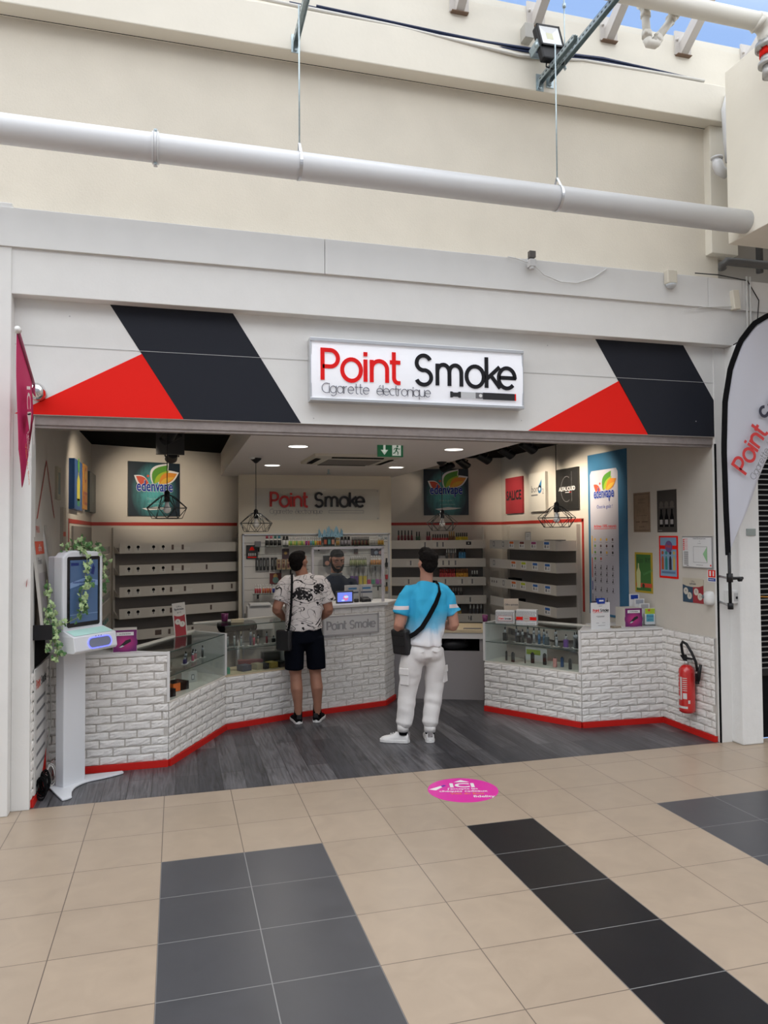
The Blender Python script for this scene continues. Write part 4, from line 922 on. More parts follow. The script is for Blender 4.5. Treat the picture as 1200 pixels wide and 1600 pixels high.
# stock on the tiers behind the man in blue
def rbp(x, y, z): 
    c_, s_ = math.cos(R(AR)), math.sin(R(AR)); return (2.70 + x * c_ - y * s_, 4.95 + x * s_ + y * c_, z)
def stock(n, x0, x1, z, label, group, labs, cap, h=.10, r_=.016, body=None):
    pro = {}; h *= 1.4
    for k in range(n):
        q = labs[k % len(labs)]; p = rbp(x0 + (x1 - x0) * (k + .5) / n, -.245, z)
        if q not in pro: pro[q] = bottle('liquid_bottle', label, group, p, h, r_, cap, body or bm_(q), bm_(q), .6, .35)
        else: dup(pro[q], p)
zz0 = ROWS[0] + .006
stock(5, .37, .60, zz0, 'dark red bottle at the slat-wall end of the uppermost tier behind the man in blue', 'dark red bottles on the uppermost tier', [(.16, .02, .03), (.10, .015, .02)], bk, .13)
stock(2, .63, .70, zz0, 'dark green bottle on the uppermost tier, between two red groups', 'green bottles on the uppermost tier', [(.04, .09, .05)], bk, .12)
stock(2, .78, .84, zz0, 'wine coloured bottle standing apart on the uppermost tier', 'wine bottles on the uppermost tier', [(.22, .03, .05)], bk, .12)
stock(7, .86, 1.09, zz0, 'red bottle packed in the middle of the uppermost tier', 'red bottles on the uppermost tier', [(.42, .04, .04), (.36, .03, .04)], bk, .10)
stock(3, 1.09, 1.18, zz0, 'brown bottle beside the yellow group on the uppermost tier', 'brown bottles on the uppermost tier', [(.14, .07, .03)], amber, .12)
stock(6, 1.19, 1.36, zz0, 'yellow bottle on the uppermost tier', 'yellow bottles on the uppermost tier', [(.55, .42, .02), (.48, .38, .02)], bk, .11)
stock(5, 1.05, 1.20, ROWS[1] + .006, 'grey bottle in the crowded group just over the head of the man in blue', 'grey bottles on the second tier', [(.10, .10, .10), (.20, .16, .14)], wh, .13)
stock(3, 1.23, 1.33, ROWS[1] + .006, 'blue bottle on the second tier behind the man in blue', 'blue bottles on the second tier', [(.05, .20, .38)], bk, .14)
props(MB(bm_((.45, .43, .42))).box(-.04, .04, -.03, .03, 0, .14).build('carton', loc=rbp(1.0, -.2, ROWS[1] + .006)), 'white carton on the second tier, beside the grey bottles', 'carton')
stock(8, .96, 1.18, ROWS[2] + .006, 'red bottle on the third tier beside the head of the man in blue', 'red bottles on the third tier', [(.38, .03, .04), (.46, .06, .05)], bm_((.30, .02, .02)), .115)
stock(6, 1.19, 1.36, ROWS[2] + .006, 'orange bottle on the third tier beside the red ones', 'orange bottles on the third tier', [(.55, .28, .03), (.48, .22, .03)], bm_((.30, .10, .02)), .115)
stock(3, 1.40, 1.50, ROWS[2] + .006, 'black bottle at the end of the third tier', 'black bottles on the third tier', [(.03, .03, .03)], wh, .10)
stock(5, 1.09, 1.28, ROWS[3] + .006, 'squat black bottle with pale cap on the fourth tier behind the man in blue', 'squat black bottles on the fourth tier', [(.02, .02, .02), (.07, .05, .05)], bm_((.30, .28, .27)), .11, .019)
stock(4, 1.14, 1.26, ROWS[4] + .006, 'ochre bottle on the lowest tier beside the elbow of the man in blue', 'ochre bottles on the lowest tier', [(.30, .20, .05)], bk, .12)
stock(4, 1.36, 1.56, ROWS[4] + .006, 'dark bottle on the lowest tier near the tiered unit on the side wall', 'dark bottles on the lowest tier', [(.04, .04, .05)], wh, .12, .018)
for k, (x, z) in enumerate(((.85, 2), (.98, 2), (1.08, 3))):
    props(MB(blackmat).box(4.20, 4.29, 4.40 - x * 1 - .045, 4.40 - x + .045, 0, .125).use(inkgrey).ball((4.195, 4.40 - x, .07), .02, 10, 6).build('carton', loc=(0, 0, ROWS[z] + .006)), ['dark carton with a dial on the side-wall tier, nearer the corner', 'dark carton with a dial on the side-wall tier, nearer the lamp', 'dark carton on the side-wall tier just over the black and white offer card'][k], 'carton')
t = thing('price_label', 'white framed notice standing on top of the side-wall shelving', 'notice', (4.19, 2.98, 1.705), -90); MB(paper).box(-.075, .075, -.004, 0, 0, .11).build('card', t); b = MB(inkgrey); b.stroke([(-.07, .005), (.07, .005), (.07, .105), (-.07, .105)], .005, -.0055, -.0045, True); b.rect(-.03, .04, .07, .075, -.0055).rect(-.04, .03, .05, .054, -.0055); b.build('print', t)
props(MB(inkgrey).pz([(4.21, 2.2), (4.27, 2.2), (4.27, 2.6), (4.21, 2.6)], 1.712, 1.722).build('catalogue'), 'flat dark booklet on top of the side-wall shelving near its end', 'booklet')

# ================================================================ POSTERS AND SIGNS ON THE WALLS
def leafpoly(cx, cz, L, wd, ang, n=12):
    q = []
    for i in range(n + 1): u = i / n; q.append((u * L, wd * math.sin(math.pi * u ** .85) * (1 - .15 * u)))
    for i in range(n - 1, 0, -1): u = i / n; q.append((u * L, -wd * .55 * math.sin(math.pi * u)))
    c_, s_ = math.cos(R(ang)), math.sin(R(ang)); return [(cx + a * c_ - b_ * s_, cz + a * s_ + b_ * c_) for a, b_ in q]
gr1, gr2, or1, or2, rd1 = [mat('leaf_' + n_, c_, .5) for n_, c_ in (('green', (.09, .30, .03)), ('lime', (.38, .50, .03)), ('orange', (.72, .27, .03)), ('amber', (.75, .45, .05)), ('red', (.60, .08, .04)))]
edb = mat('eden_blue', (.015, .05, .34), .5, spec=.2)
def eden(b, x, z, s_, y, halo=True, txt=True, tc_=None):
    if halo:
        b.use(paper)
        for a in (leafpoly(x - .05 * s_, z + .02 * s_, .62 * s_, .25 * s_, 52), leafpoly(x + .08 * s_, z + .02 * s_, .58 * s_, .22 * s_, 30), leafpoly(x - .13 * s_, z + .02 * s_, .40 * s_, .16 * s_, 152)): b.flat(a, y)
    b.use(gr1).flat(leafpoly(x - .03 * s_, z + .03 * s_, .56 * s_, .20 * s_, 52), y - .001).use(gr2).flat(leafpoly(x - .01 * s_, z + .03 * s_, .48 * s_, .10 * s_, 42), y - .002)
    b.use(or1).flat(leafpoly(x + .10 * s_, z + .03 * s_, .50 * s_, .16 * s_, 30), y - .0025).use(or2).flat(leafpoly(x + .12 * s_, z + .03 * s_, .38 * s_, .07 * s_, 26), y - .003)
    b.use(rd1).flat(leafpoly(x - .14 * s_, z + .03 * s_, .34 * s_, .12 * s_, 152), y - .001).disc(x - .16 * s_, z + .20 * s_, .03 * s_, y - .001, 10)
    if txt:
        b.use(paper).text('edenvape', x, z - .14 * s_, .25 * s_, y - .0035, align='C', bold=.045, sx=.66)
        b.use(tc_ or edb).text('edenvape', x, z - .14 * s_, .25 * s_, y - .0045, align='C', bold=.022, sx=.66)
def poster_teal():
    if 'teal_art' in MAT: return MAT['teal_art']
    m = bpy.data.materials.new('teal_art'); m.use_nodes = True; MAT['teal_art'] = m; n = m.node_tree.nodes; l = m.node_tree.links; b = n['Principled BSDF']
    t = n.new('ShaderNodeTexCoord'); g = n.new('ShaderNodeTexGradient'); g.gradient_type = 'SPHERICAL'; mp = n.new('ShaderNodeMapping'); mp.inputs['Scale'].default_value = (3.3, 0, 2.6); mp.inputs['Location'].default_value = (0, 0, .1)
    l.new(t.outputs['Object'], mp.inputs[0]); l.new(mp.outputs[0], g.inputs[0])
    nz = n.new('ShaderNodeTexNoise'); nz.inputs['Scale'].default_value = 14; nz.inputs['Detail'].default_value = 6; m2 = n.new('ShaderNodeMapping'); m2.inputs['Scale'].default_value = (2.5, 1, .6); l.new(t.outputs['Object'], m2.inputs[0]); l.new(m2.outputs[0], nz.inputs['Vector'])
    a = n.new('ShaderNodeMath'); a.operation = 'MULTIPLY'; l.new(g.outputs['Fac'], a.inputs[0]); l.new(nz.outputs['Fac'], a.inputs[1])
    cr = n.new('ShaderNodeValToRGB'); cr.color_ramp.elements[0].color = (.010, .022, .035, 1); cr.color_ramp.elements[1].color = (.10, .44, .46, 1); cr.color_ramp.elements[1].position = .42
    l.new(a.outputs[0], cr.inputs[0]); l.new(cr.outputs[0], b.inputs['Base Color']); b.inputs['Roughness'].default_value = .4
    return m
def wallposter(name, label, cat, loc, rz, w_, h_, th_, base, deco, sidem=None):
    t = thing(name, label, cat, loc, rz)
    b = MB(sidem or base).box(-w_ / 2, w_ / 2, -th_, 0, -h_ / 2, h_ / 2); b.build('board', t)
    b = MB(base).rect(-w_ / 2, w_ / 2, -h_ / 2, h_ / 2, -th_ - .0008); deco(b, -th_ - .0018); b.build('print', t)
    return t
def P_l(x, z, off): return (-.955 + x * math.cos(R(AL)) + off * math.sin(R(AL)), 3.9 + x * math.sin(R(AL)) - off * math.cos(R(AL)), z)
teal = poster_teal()
def eden_sq(b, y):
    eden(b, 0, .05, .54, y); b.use(mat('pale_teal', (.35, .55, .55), .5)).text('Osez le goût !', 0, -.13, .026, y, align='C').text('e-liquides français', .02, -.185, .022, y, align='C')
    b.use(paper).flat([(-.16, -.24), (.02, -.215), (.22, -.23), (.1, -.25), (-.1, -.262)], y)
wallposter('canvas_poster', 'square dark teal canvas with a bright leaf emblem, lit by the track lamp', 'poster', P_l(.755, 2.375, .0), AL, .655, .66, .03, teal, eden_sq)
p = rbp(1.075, 0, 2.395); wallposter('canvas_poster', 'square dark teal canvas with leaf emblem above the shelving behind the man in blue', 'poster', p, AR, .64, .66, .03, teal, eden_sq)
wr = lambda y, z: (4.485, y, z)
wallposter('canvas_poster', 'small red canvas with black lettering near the corner of the side wall', 'poster', wr(3.945, 2.32), -90, .53, .495, .025, mat('canvas_red', (.36, .025, .035), .6), lambda b, y: b.use(inkblack).text("SALICE", .0, -.06, .13, y, align='C', bold=.03, sx=.85))
def d_b(b, y):
    b.use(inkgrey).text('bord', -.16, .0, .09, y).rect(-.16, .02, -.045, -.03, y).use(mat('logo_blue', (.04, .20, .42), .5)).disc(.075, .03, .05, y).flat([(.03, .05), (.12, .05), (.13, .16)], y).use(paper).disc(.075, .035, .022, y - .001, 12).use(inkgrey).text('2', .14, -.03, .07, y)
wallposter('canvas_poster', 'white canvas with a blue drop emblem between the red and black canvases', 'poster', wr(3.23, 2.325), -90, .45, .495, .04, mat('canvas_cream', (.62, .60, .55), .6), d_b)
def d_c(b, y):
    b.use(mat('ink_mid', (.22, .22, .23), .5)); b.stroke(arc(-.01, .0, .13, .15, 60, 300, 24), .006, y, y); b.stroke([(.11, .20), (.11, -.15)], .005, y, y)
    b.use(paper).text('ALFALIQUID', 0, -.02, .05, y - .001, align='C', bold=.02).rect(-.04, .06, -.045, -.038, y).use(red).rect(.06, .10, -.045, -.038, y)
wallposter('canvas_poster', 'black canvas with white lettering and a thin ring, behind the cage pendant', 'poster', wr(2.495, 2.32), -90, .50, .49, .025, bm_((.015, .015, .018)), d_c)
# tall blue roll poster
def d_tall(b, y):
    b.use(mat('poster_lilac', (.50, .49, .56), .6)).flat([(-.33, -.86), (.22, -.86), (.22, .66), (.19, .70), (-.30, .70), (-.33, .66)], y)
    eden(b, -.05, .46, .46, y - .001, False, True); b.use(edb).text('Osez le goût !', -.04, .28, .04, y - .001, align='C')
    b.use(red).text('Arômes 100% naturels', -.04, .07, .035, y - .001, align='C', bold=.012).rect(-.26, .18, .055, .06, y - .001)
    cols = [or2, gr1, bm_((.08, .03, .03)), rd1, inkblack]; rnd = random.Random(2); b.use(or2).rect(-.31, -.295, -.42 + .2, -.02, y - .001); b.use(rd1).rect(-.31, -.295, -.48, -.26, y - .001).use(edb).rect(-.31, -.295, -.62, -.52, y - .001).use(inkgrey).rect(-.31, -.295, -.78, -.66, y - .001)
    for r_, z in enumerate((-.06, -.13, -.20, -.27, -.36, -.43, -.50, -.60, -.71, -.80)):
        for k in range(4):
            if r_ == 3 and k > 1 or r_ > 7 and k > 2: continue
            x = -.24 + k * .115; b.use(cols[rnd.randrange(5)] if r_ < 4 else inkblack)
            if r_ < 4: b.disc(x, z, .016, y - .001, 8)
            else: b.rect(x - .004, x + .005, z - .022, z + .024, y - .001).rect(x - .016, x - .004, z - .02, z - .004, y - .001)
            b.use(inkgrey).rect(x - .022, x + .022, z - .031, z - .027, y - .001)
    b.use(bm_((.10, .07, .12))).flat([(-.33, -.86), (-.05, -.86), (.0, -.80), (-.12, -.72), (-.33, -.75)], y - .0006)
wallposter('tall_poster', 'tall blue edged poster of many small flavour icons beside the shelving', 'poster', wr(1.68, 1.785), -90, .75, 1.77, .008, mat('poster_blue', (.04, .16, .30), .5, var=.15, vscale=2), d_tall)
def d_par(b, y):
    b.use(mat('sepia_ink', (.12, .08, .05), .6)); b.stroke([(-.12, -.18), (.12, -.18), (.12, .18), (-.12, .18)], .005, y, y, True)
    b.text('LES SECRETS', 0, .12, .016, y, align='C').text("du Fabuleux", 0, .09, .018, y, align='C').rect(-.09, .09, -.035, -.032, y).rect(-.10, -.03, -.10, -.09, y).rect(.0, .10, -.10, -.09, y).text('e-liquide', 0, -.15, .018, y, align='C', bold=.01)
    for x in (-.07, -.02, .03, .08): b.stroke([(x - .015, -.03), (x, .04), (x + .015, -.03)], .002, y, y)
wallposter('poster', 'brown parchment style poster beside the tall blue one', 'poster', wr(1.06, 2.0), -90, .275, .395, .003, mat('parchment', (.27, .19, .13), .7, var=.15, vscale=12), d_par)
def d_dark(b, y):
    b.use(mat('print_dim', (.14, .12, .11), .6))
    for x in (-.08, .0, .08): b.disc(x, .065, .03, y, 16).rect(x - .035, x + .035, .03, .045, y)
    b.use(blackmat); 
    for x in (-.08, .0, .08): b.flat([(x - .028, -.15), (x + .028, -.15), (x + .028, -.06), (x + .012, -.02), (x + .01, .02), (x - .01, .02), (x - .012, -.02), (x - .028, -.06)], y - .001)
    b.use(mat('print_pale', (.35, .33, .32), .6))
    for x in (-.08, .0, .08): b.rect(x - .022, x + .022, -.125, -.08, y - .002)
    b.rect(-.13, -.07, -.185, -.18, y)
wallposter('poster', 'dark grey poster with three black bottles beside the parchment one', 'poster', wr(.665, 2.0), -90, .29, .40, .003, bm_((.05, .045, .042)), d_dark)
def d_green(b, y):
    b.use(mat('poster_green', (.05, .17, .04), .6)).rect(-.12, .12, -.18, .18, y).use(rd1).rect(-.125, .135, -.145, -.105, y - .001)
    b.use(bm_((.58, .60, .30))).flat([(-.11, -.155), (-.05, -.155), (-.045, .0), (-.07, .05), (-.072, .09), (-.088, .09), (-.09, .05), (-.115, .0)], y - .002)
    b.use(bm_((.02, .06, .02))).text('Fizz', -.11, .10, .05, y - .001).text('RY', .03, .10, .05, y - .001, bold=.02).disc(.0, -.13, .022, y - .002); b.use(bm_((.10, .34, .10))).text('Limonade', .0, -.03, .03, y - .001, rot=R(18))
wallposter('poster', 'green and yellow poster with a tall pale bottle below the parchment poster', 'poster', wr(1.045, 1.40), -90, .29, .40, .003, bm_((.50, .36, .03)), d_green)
def d_sky(b, y):
    b.use(mat('poster_sky', (.22, .36, .52), .6)).rect(-.12, .12, -.18, .185, y).use(red).rect(-.125, .125, .075, .11, y - .001).use(bm_((.16, .09, .26))).disc(.01, .10, .055, y - .002)
    b.use(rd1).text('Fruit', .01, .09, .03, y - .003, align='C', bold=.02)
    for x, c_ in ((-.085, (.50, .10, .03)), (-.03, (.03, .25, .24)), (.03, (.03, .03, .06)), (.085, (.55, .42, .12))):
        b.use(bm_(c_)).flat([(x - .018, -.12), (x + .018, -.12), (x + .018, -.02), (x + .006, .01), (x - .006, .01), (x - .018, -.02)], y - .001).disc(x, .04, .018, y - .001, 10)
    b.use(bm_((.12, .20, .34))).rect(-.10, .10, -.155, -.135, y - .001)
wallposter('poster', 'pale blue poster with red border and four coloured bottles', 'poster', wr(.65, 1.565), -90, .28, .40, .003, red, d_sky)
def d_plan(b, y):
    b.use(paper).rect(-.192, .192, -.132, .132, y - .001); b.use(inkgrey).stroke([(-.045, -.09), (.135, -.09), (.135, .05), (-.045, .05)], .0025, y - .002, y - .002, True)
    b.use(bm_((.30, .55, .30))).flat([(.135, -.09), (.135, .05), (.08, -.015)], y - .0025); b.use(red)
    for k in range(6): b.rect(-.185, -.12, .115 - k * .018, .118 - k * .018, y - .002).rect(-.185, -.165, .105 - k * .018, .112 - k * .018, y - .002)
    b.use(inkgrey)
    for k in range(14): b.rect(-.175, -.115, .0 - k * .0088, .004 - k * .0088, y - .002)
    b.text("PLAN D'EVACUATION", .035, .115, .012, y - .002, align='C', bold=.01).text('rdc', .04, .095, .010, y - .002, align='C').text('Consignes', .035, .075, .008, y - .002, align='C').rect(-.01, .08, -.115, -.112, y - .002).rect(-.14, -.11, -.125, -.12, y - .002)
    b.use(red).rect(.17, .185, -.12, -.105, y - .002)
wallposter('evacuation_plan', 'framed white evacuation plan with a green wedge on the side wall', 'notice', wr(.235, 1.62), -90, .40, .285, .012, alu, d_plan)
t = thing('fire_sticker', 'small red and blue safety sticker just below the evacuation plan', 'sticker', wr(.062, 1.42), -90)
b = MB(paper).box(-.055, .055, -.002, 0, -.055, .055).use(red).rect(-.045, .045, -.015, .048, -.003).use(edb).rect(-.045, .045, -.048, -.022, -.003).use(paper).rect(-.03, -.008, -.005, .04, -.004).rect(.012, .03, -.005, .04, -.004).rect(-.035, .03, -.038, -.032, -.004); b.build('sheet', t)
def d_offer(b, y):
    b.use(bm_((.03, .07, .12))).rect(-.14, 0, -.11, .05, y).use(bm_((.34, .03, .04))).rect(0, .14, -.11, .05, y).use(bm_((.55, .50, .40))).flat([(-.14, .05), (-.08, .035), (0, .03), (.08, .035), (.14, .05), (.14, .11), (-.14, .11)], y - .001)
    b.use(bm_((.62, .58, .50)))
    for x, z in ((-.095, -.01), (-.045, -.05), (.045, -.01), (.095, -.05)): b.disc(x, z, .032, y - .001, 18)
    b.use(inkgrey).text('Offre', 0, .075, .016, y - .002, align='C').text('spéciale', 0, .052, .02, y - .002, align='C', bold=.02)
    for x, z, s_ in ((-.095, -.01, '4'), (-.045, -.05, '2'), (.045, -.01, '5'), (.095, -.05, '3')): b.text(s_, x, z - .006, .022, y - .002, align='C', bold=.02)
wallposter('offer_card', 'blue and red offer card with four cream circles under the evacuation plan', 'notice', wr(.31, 1.275), -90, .285, .20, .003, bm_((.55, .50, .40)), d_offer)
t = thing('white_siren', 'small rounded white alarm box beside the opening edge', 'alarm box', (4.485, .09, 1.165), -90)
MB(white_low).lathe([(.0, 0), (.045, .0), (.055, .03), (.055, .09), (.04, .115), (0, .12)], 16).build('housing', t); MB(inkgrey).ball((-.03, -.045, .07), .018, 10, 6).build('lens', t)
# left side wall canvases
wl = lambda y, z: (-.955, y, z)
wallposter('canvas_poster', 'blue canvas with a yellow bottle shape on the side wall, nearest the kiosk', 'poster', wl(2.27, 2.29), 90, .60, .47, .05, bm_((.02, .09, .28)), lambda b, y: b.use(bm_((.55, .50, .04))).flat([(-.12, -.15), (.1, -.15), (.1, .05), (.02, .1), (.02, .2), (-.04, .2), (-.04, .1), (-.12, .05)], y).use(gr1).disc(-.01, .19, .07, y - .001).use(bm_((.05, .25, .10))).rect(-.10, .08, -.20, -.13, y))
wallposter('canvas_poster', 'orange canvas with curling red lettering on the side wall', 'poster', wl(2.83, 2.31), 90, .38, .46, .05, bm_((.60, .26, .02)), lambda b, y: b.use(bm_((.40, .05, .02))).text('FIZZ', 0, -.18, .13, y, align='C', rot=R(90) * 0, bold=.03).disc(0, .12, .08, y).use(bm_((.62, .45, .04))).disc(0, .12, .05, y - .001))
wallposter('canvas_poster', 'dark canvas on the side wall closest to the back corner', 'poster', wl(3.56, 2.29), 90, .62, .44, .05, bm_((.03, .05, .06)), lambda b, y: b.use(bm_((.06, .10, .11))).disc(0, 0, .12, y))
wallposter('framed_card', 'narrow pale framed card above the leaning boards', 'picture', wl(1.25, 2.24), 90, .20, .27, .02, bm_((.42, .38, .28)), lambda b, y: b.use(bm_((.10, .16, .16))).rect(-.06, .06, -.09, .09, y))

# ================================================================ PENDANTS, LAMPS, CEILING FITTINGS
wire = mat('black_wire', (.012, .012, .012), .45)
def pendant(loc, ztop, label, sc=1):
    t = thing('cage_pendant', label, 'pendant lamp', loc, 0, 'black cage pendants')
    n = 8; top = [(0.055 * math.cos(2 * math.pi * i / n), .055 * math.sin(2 * math.pi * i / n), .095) for i in range(n)]
    mid = [(.168 * math.cos(2 * math.pi * (i + .5) / n), .168 * math.sin(2 * math.pi * (i + .5) / n), 0) for i in range(n)]
    bot = [(.118 * math.cos(2 * math.pi * i / n), .118 * math.sin(2 * math.pi * i / n), -.085) for i in range(n)]
    b = MB(wire)
    for i in range(n):
        j = (i + 1) % n
        for a, c_ in ((mid[i], mid[j]), (bot[i], bot[j]), (top[i], mid[i]), (top[j], mid[i]), (bot[i], mid[i]), (bot[j], mid[i]), (top[i], (0, 0, .115))): b.cyl(a, c_, .0024, n=6)
    b.build('cage', t)
    MB(black).cyl((0, 0, .05), (0, 0, .13), .024, .022, 14).cyl((0, 0, .13), (0, 0, .145), .022, .006, 14).build('socket', t)
    MB(black).cyl((0, 0, .14), (0, 0, ztop - loc[2]), .0035, n=6).build('cord', t)
    MB(black).lathe([(.012, -.05), (.052, -.015), (.056, 0)], 20, (0, 0, ztop - loc[2])).build('ceiling_rose', t)
    MB(mat('bulb_glass', (.72, .71, .68), .25)).lathe([(.014, .05), (.018, .02), (.030, -.005), (.031, -.02), (.020, -.038), (.004, -.044)], 16).build('bulb', t)
    return t
pendant((-.07, .87, 2.025), 2.88, 'black cage pendant hanging in front of the lit teal canvas')
pendant((.781, 2.20, 1.92), 2.58, 'black cage pendant beside the logo partition, over the glass case')
pendant((2.782, 2.20, 1.92), 2.58, 'black cage pendant over the man in blue, in front of the unlit teal canvas')
pendant((3.30, .62, 1.937), 2.88, 'black cage pendant crossing the red line and the black canvas')
def downlight(x, y, label):
    t = thing('downlight', label, 'downlight', (x, y, 2.58), 0, 'round ceiling downlights')
    MB(white).lathe([(.085, -.004), (.100, -.004), (.103, 0)], 28).build('ring', t)
    MB(mat('led_disc', (1.0, .95, .88), .4, emit=3.2)).lathe([(.084, -.005), (.084, -.0045)], 28).build('diffuser', t)
    ld = bpy.data.lights.new('downlight_lamp', 'AREA'); ld.shape = 'DISK'; ld.size = .16; ld.energy = DOWN_W * (2.0 if y > 2 else 1.0); ld.color = (1, .93, .84); ld.spread = R(150)
    o = bpy.data.objects.new('downlight_lamp', ld); C.objects.link(o); o.location = (0, 0, -.012); o.parent = t
DOWN_W = 5.0
downlight(1.035, 1.08, 'round lit ceiling downlight nearest the entrance, on the partition-lettering side'); downlight(1.035, 2.92, 'small round ceiling downlight behind the near one, beside the cage pendant')
downlight(2.473, 1.02, 'round lit ceiling downlight nearest the entrance, beyond the exit sign'); downlight(2.473, 2.90, 'small round ceiling downlight just under the exit sign')
t = thing('air_conditioner', 'flat white cassette air conditioner in the dropped ceiling', 'air conditioner', (1.72, 2.05, 2.58))
acm = mat('ac_cream', (.55, .52, .44), .5)
b = MB(acm); b.loft([[(s_[0] * .44, s_[1] * .44, 0) for s_ in ((-1, -1), (1, -1), (1, 1), (-1, 1))], [(s_[0] * .43, s_[1] * .43, -.025) for s_ in ((-1, -1), (1, -1), (1, 1), (-1, 1))], [(s_[0] * .30, s_[1] * .30, -.04) for s_ in ((-1, -1), (1, -1), (1, 1), (-1, 1))]], True, False); b.build('panel', t)
b = MB(mat('ac_grille', (.16, .14, .13), .6)).box(-.27, .27, -.25, .27, -.043, -.0395); b.build('intake_grille', t)
b = MB(blackmat)
for q in ((-.26, .26, -.40, -.345), (-.26, .26, .345, .40), (-.40, -.345, -.26, .26), (.345, .40, -.26, .26)): b.box(q[0], q[1], q[2], q[3], -.037, -.030)
b.build('air_slots', t)
t = thing('ceiling_sprinkler', 'small metal sprinkler head in front of the logo partition', 'sprinkler', (1.76, 3.35, 2.58)); MB(galv).cyl((0, 0, 0), (0, 0, -.03), .012, n=10).cyl((0, 0, -.05), (0, 0, -.056), .025, n=12).box(-.012, .012, -.002, .002, -.05, -.02).build('head', t)
for x, y, lab in ((.735, 2.12, 'tiny ceiling detector near the cage pendant rose'), (2.28, 2.3, 'tiny bright ceiling spot beyond the air conditioner')):
    props(MB(white).lathe([(.03, 0), (.028, -.012), (.01, -.018)], 14, (x, y, 2.58)).build('ceiling_sensor'), lab, 'sensor')
t = thing('exit_sign', 'green hanging exit sign with an arrow and a running figure', 'exit sign', (1.812, .85, 2.478))
eg = mat('exit_green', (.015, .17, .07), .4, emit=.12); ew = mat('exit_white', (.70, .78, .72), .4, emit=.25)
MB(eg).box(-.115, .115, -.012, .012, 0, .12).build('panel', t)
b = MB(ew); y = -.0135
b.rect(-.066, -.046, .045, .105, y).flat([(-.09, .06), (-.022, .06), (-.056, .015)], y).rect(.015, .095, .01, .11, y)
b.use(eg).disc(.062, .093, .009, y - .001, 12).stroke([(.06, .08), (.05, .055)], .014, y - .001, y - .001).stroke([(.05, .055), (.068, .04), (.066, .018)], .008, y - .001, y - .001).stroke([(.05, .057), (.038, .035), (.022, .03)], .008, y - .001, y - .001).stroke([(.058, .08), (.036, .072), (.03, .06)], .006, y - .001, y - .001).stroke([(.06, .078), (.078, .066), (.086, .074)], .006, y - .001, y - .001)
b.build('pictogram', t); MB(white_low).box(-.12, .12, -.03, .03, .12, .103 if 0 else .1025).build('housing', t)

def track_spot(loc, yaw, pitch, label, energy, spot=60, blend=.6, col=(1, .86, .68)):
    t = thing('track_spotlight', label, 'spotlight', loc, 0, 'black track spotlights'); t.scale = (1.3, 1.3, 1.0)
    MB(black).box(-.02, .02, -.05, .05, 0, .03).cyl((0, 0, -.05), (0, 0, 0), .010, n=8).build('stem', t)
    b = MB(black); M_ = Matrix.Translation((0, 0, -.06)) @ Matrix.Rotation(R(yaw), 4, 'Z') @ Matrix.Rotation(R(pitch), 4, 'X'); b.T = M_
    b.cyl((0, -.07, 0), (0, .075, 0), .038, .048, 18, False).cyl((0, -.072, 0), (0, -.07, 0), .036, .038, 18).tube([(-.05, 0, .0), (-.052, .0, .04), (0, 0, .062), (.052, 0, .04), (.05, 0, 0)], .006, 6); b.build('lamp_head', t)
    b = MB(mat('lamp_face', (1, .9, .75), .4, emit=1.5)); b.T = M_; b.cyl((0, .058, 0), (0, .06, 0), .043, n=18); b.build('lamp_lens', t)
    ld = bpy.data.lights.new('track_lamp', 'SPOT'); ld.energy = energy; ld.spot_size = R(spot); ld.spot_blend = blend; ld.color = col; ld.shadow_soft_size = .035
    o = bpy.data.objects.new('track_lamp', ld); C.objects.link(o); o.parent = t
    o.matrix_local = M_ @ Matrix.Translation((0, .085, 0)) @ Matrix.Rotation(R(90), 4, 'X')
    return t
props(MB(black).box(3.55, 3.59, 1.3, 4.35, 2.80, 2.835).box(3.565, 3.575, 2.0, 2.01, 2.83, 2.88).box(3.565, 3.575, 4.0, 4.01, 2.83, 2.88).build('lighting_track'), 'long black lighting track above the side-wall shelving', 'lighting track')
track_spot((3.57, 4.13, 2.77), 40, -22, 'black track spotlight furthest back, partly over the unlit teal canvas', 3)
track_spot((3.57, 3.58, 2.77), -65, -30, 'black track spotlight second from the back, at the edge of the unlit teal canvas', 40, 70, 1.0)
track_spot((3.57, 2.91, 2.77), -80, -28, 'black track spotlight in the middle of the side track', 60, 75, 1.0)
track_spot((3.57, 2.26, 2.77), -85, -32, 'black track spotlight above the red canvas, second from the entrance', 60, 75, 1.0)
track_spot((3.57, 1.72, 2.77), -75, -28, 'black track spotlight nearest the entrance on the side track', 65, 80, 1.0)
props(MB(black).box(-.06, -.02, 1.3, 2.15, 2.83, 2.862).box(-.045, -.035, 1.6, 1.61, 2.86, 2.88).box(-.045, -.035, 2.0, 2.01, 2.86, 2.88).build('lighting_track'), 'short black lighting track running up to the black ceiling box', 'lighting track')
props(MB(mat('box_charcoal', (.035, .035, .037), .6)).box(-.15, .12, -.04, .04, 0, .28).box(-.06, .06, .04, .22, .09, .28).build('ceiling_box', loc=(-.04, 2.20, 2.60)), 'black box hanging from the black ceiling behind the track spotlight', 'ceiling box')
track_spot((-.04, 2.42, 2.66), 6, -10, 'black track spotlight pointing at the lit teal canvas', 85, 60, .9)
track_spot((-.04, 1.90, 2.79), 60, -28, 'black track spotlight behind the first one, aimed at the side wall canvases', 40, 85, 1.0)
track_spot((-.04, 1.5, 2.79), 25, -35, 'black track spotlight closest to the entrance above the kiosk side', 14, 60)

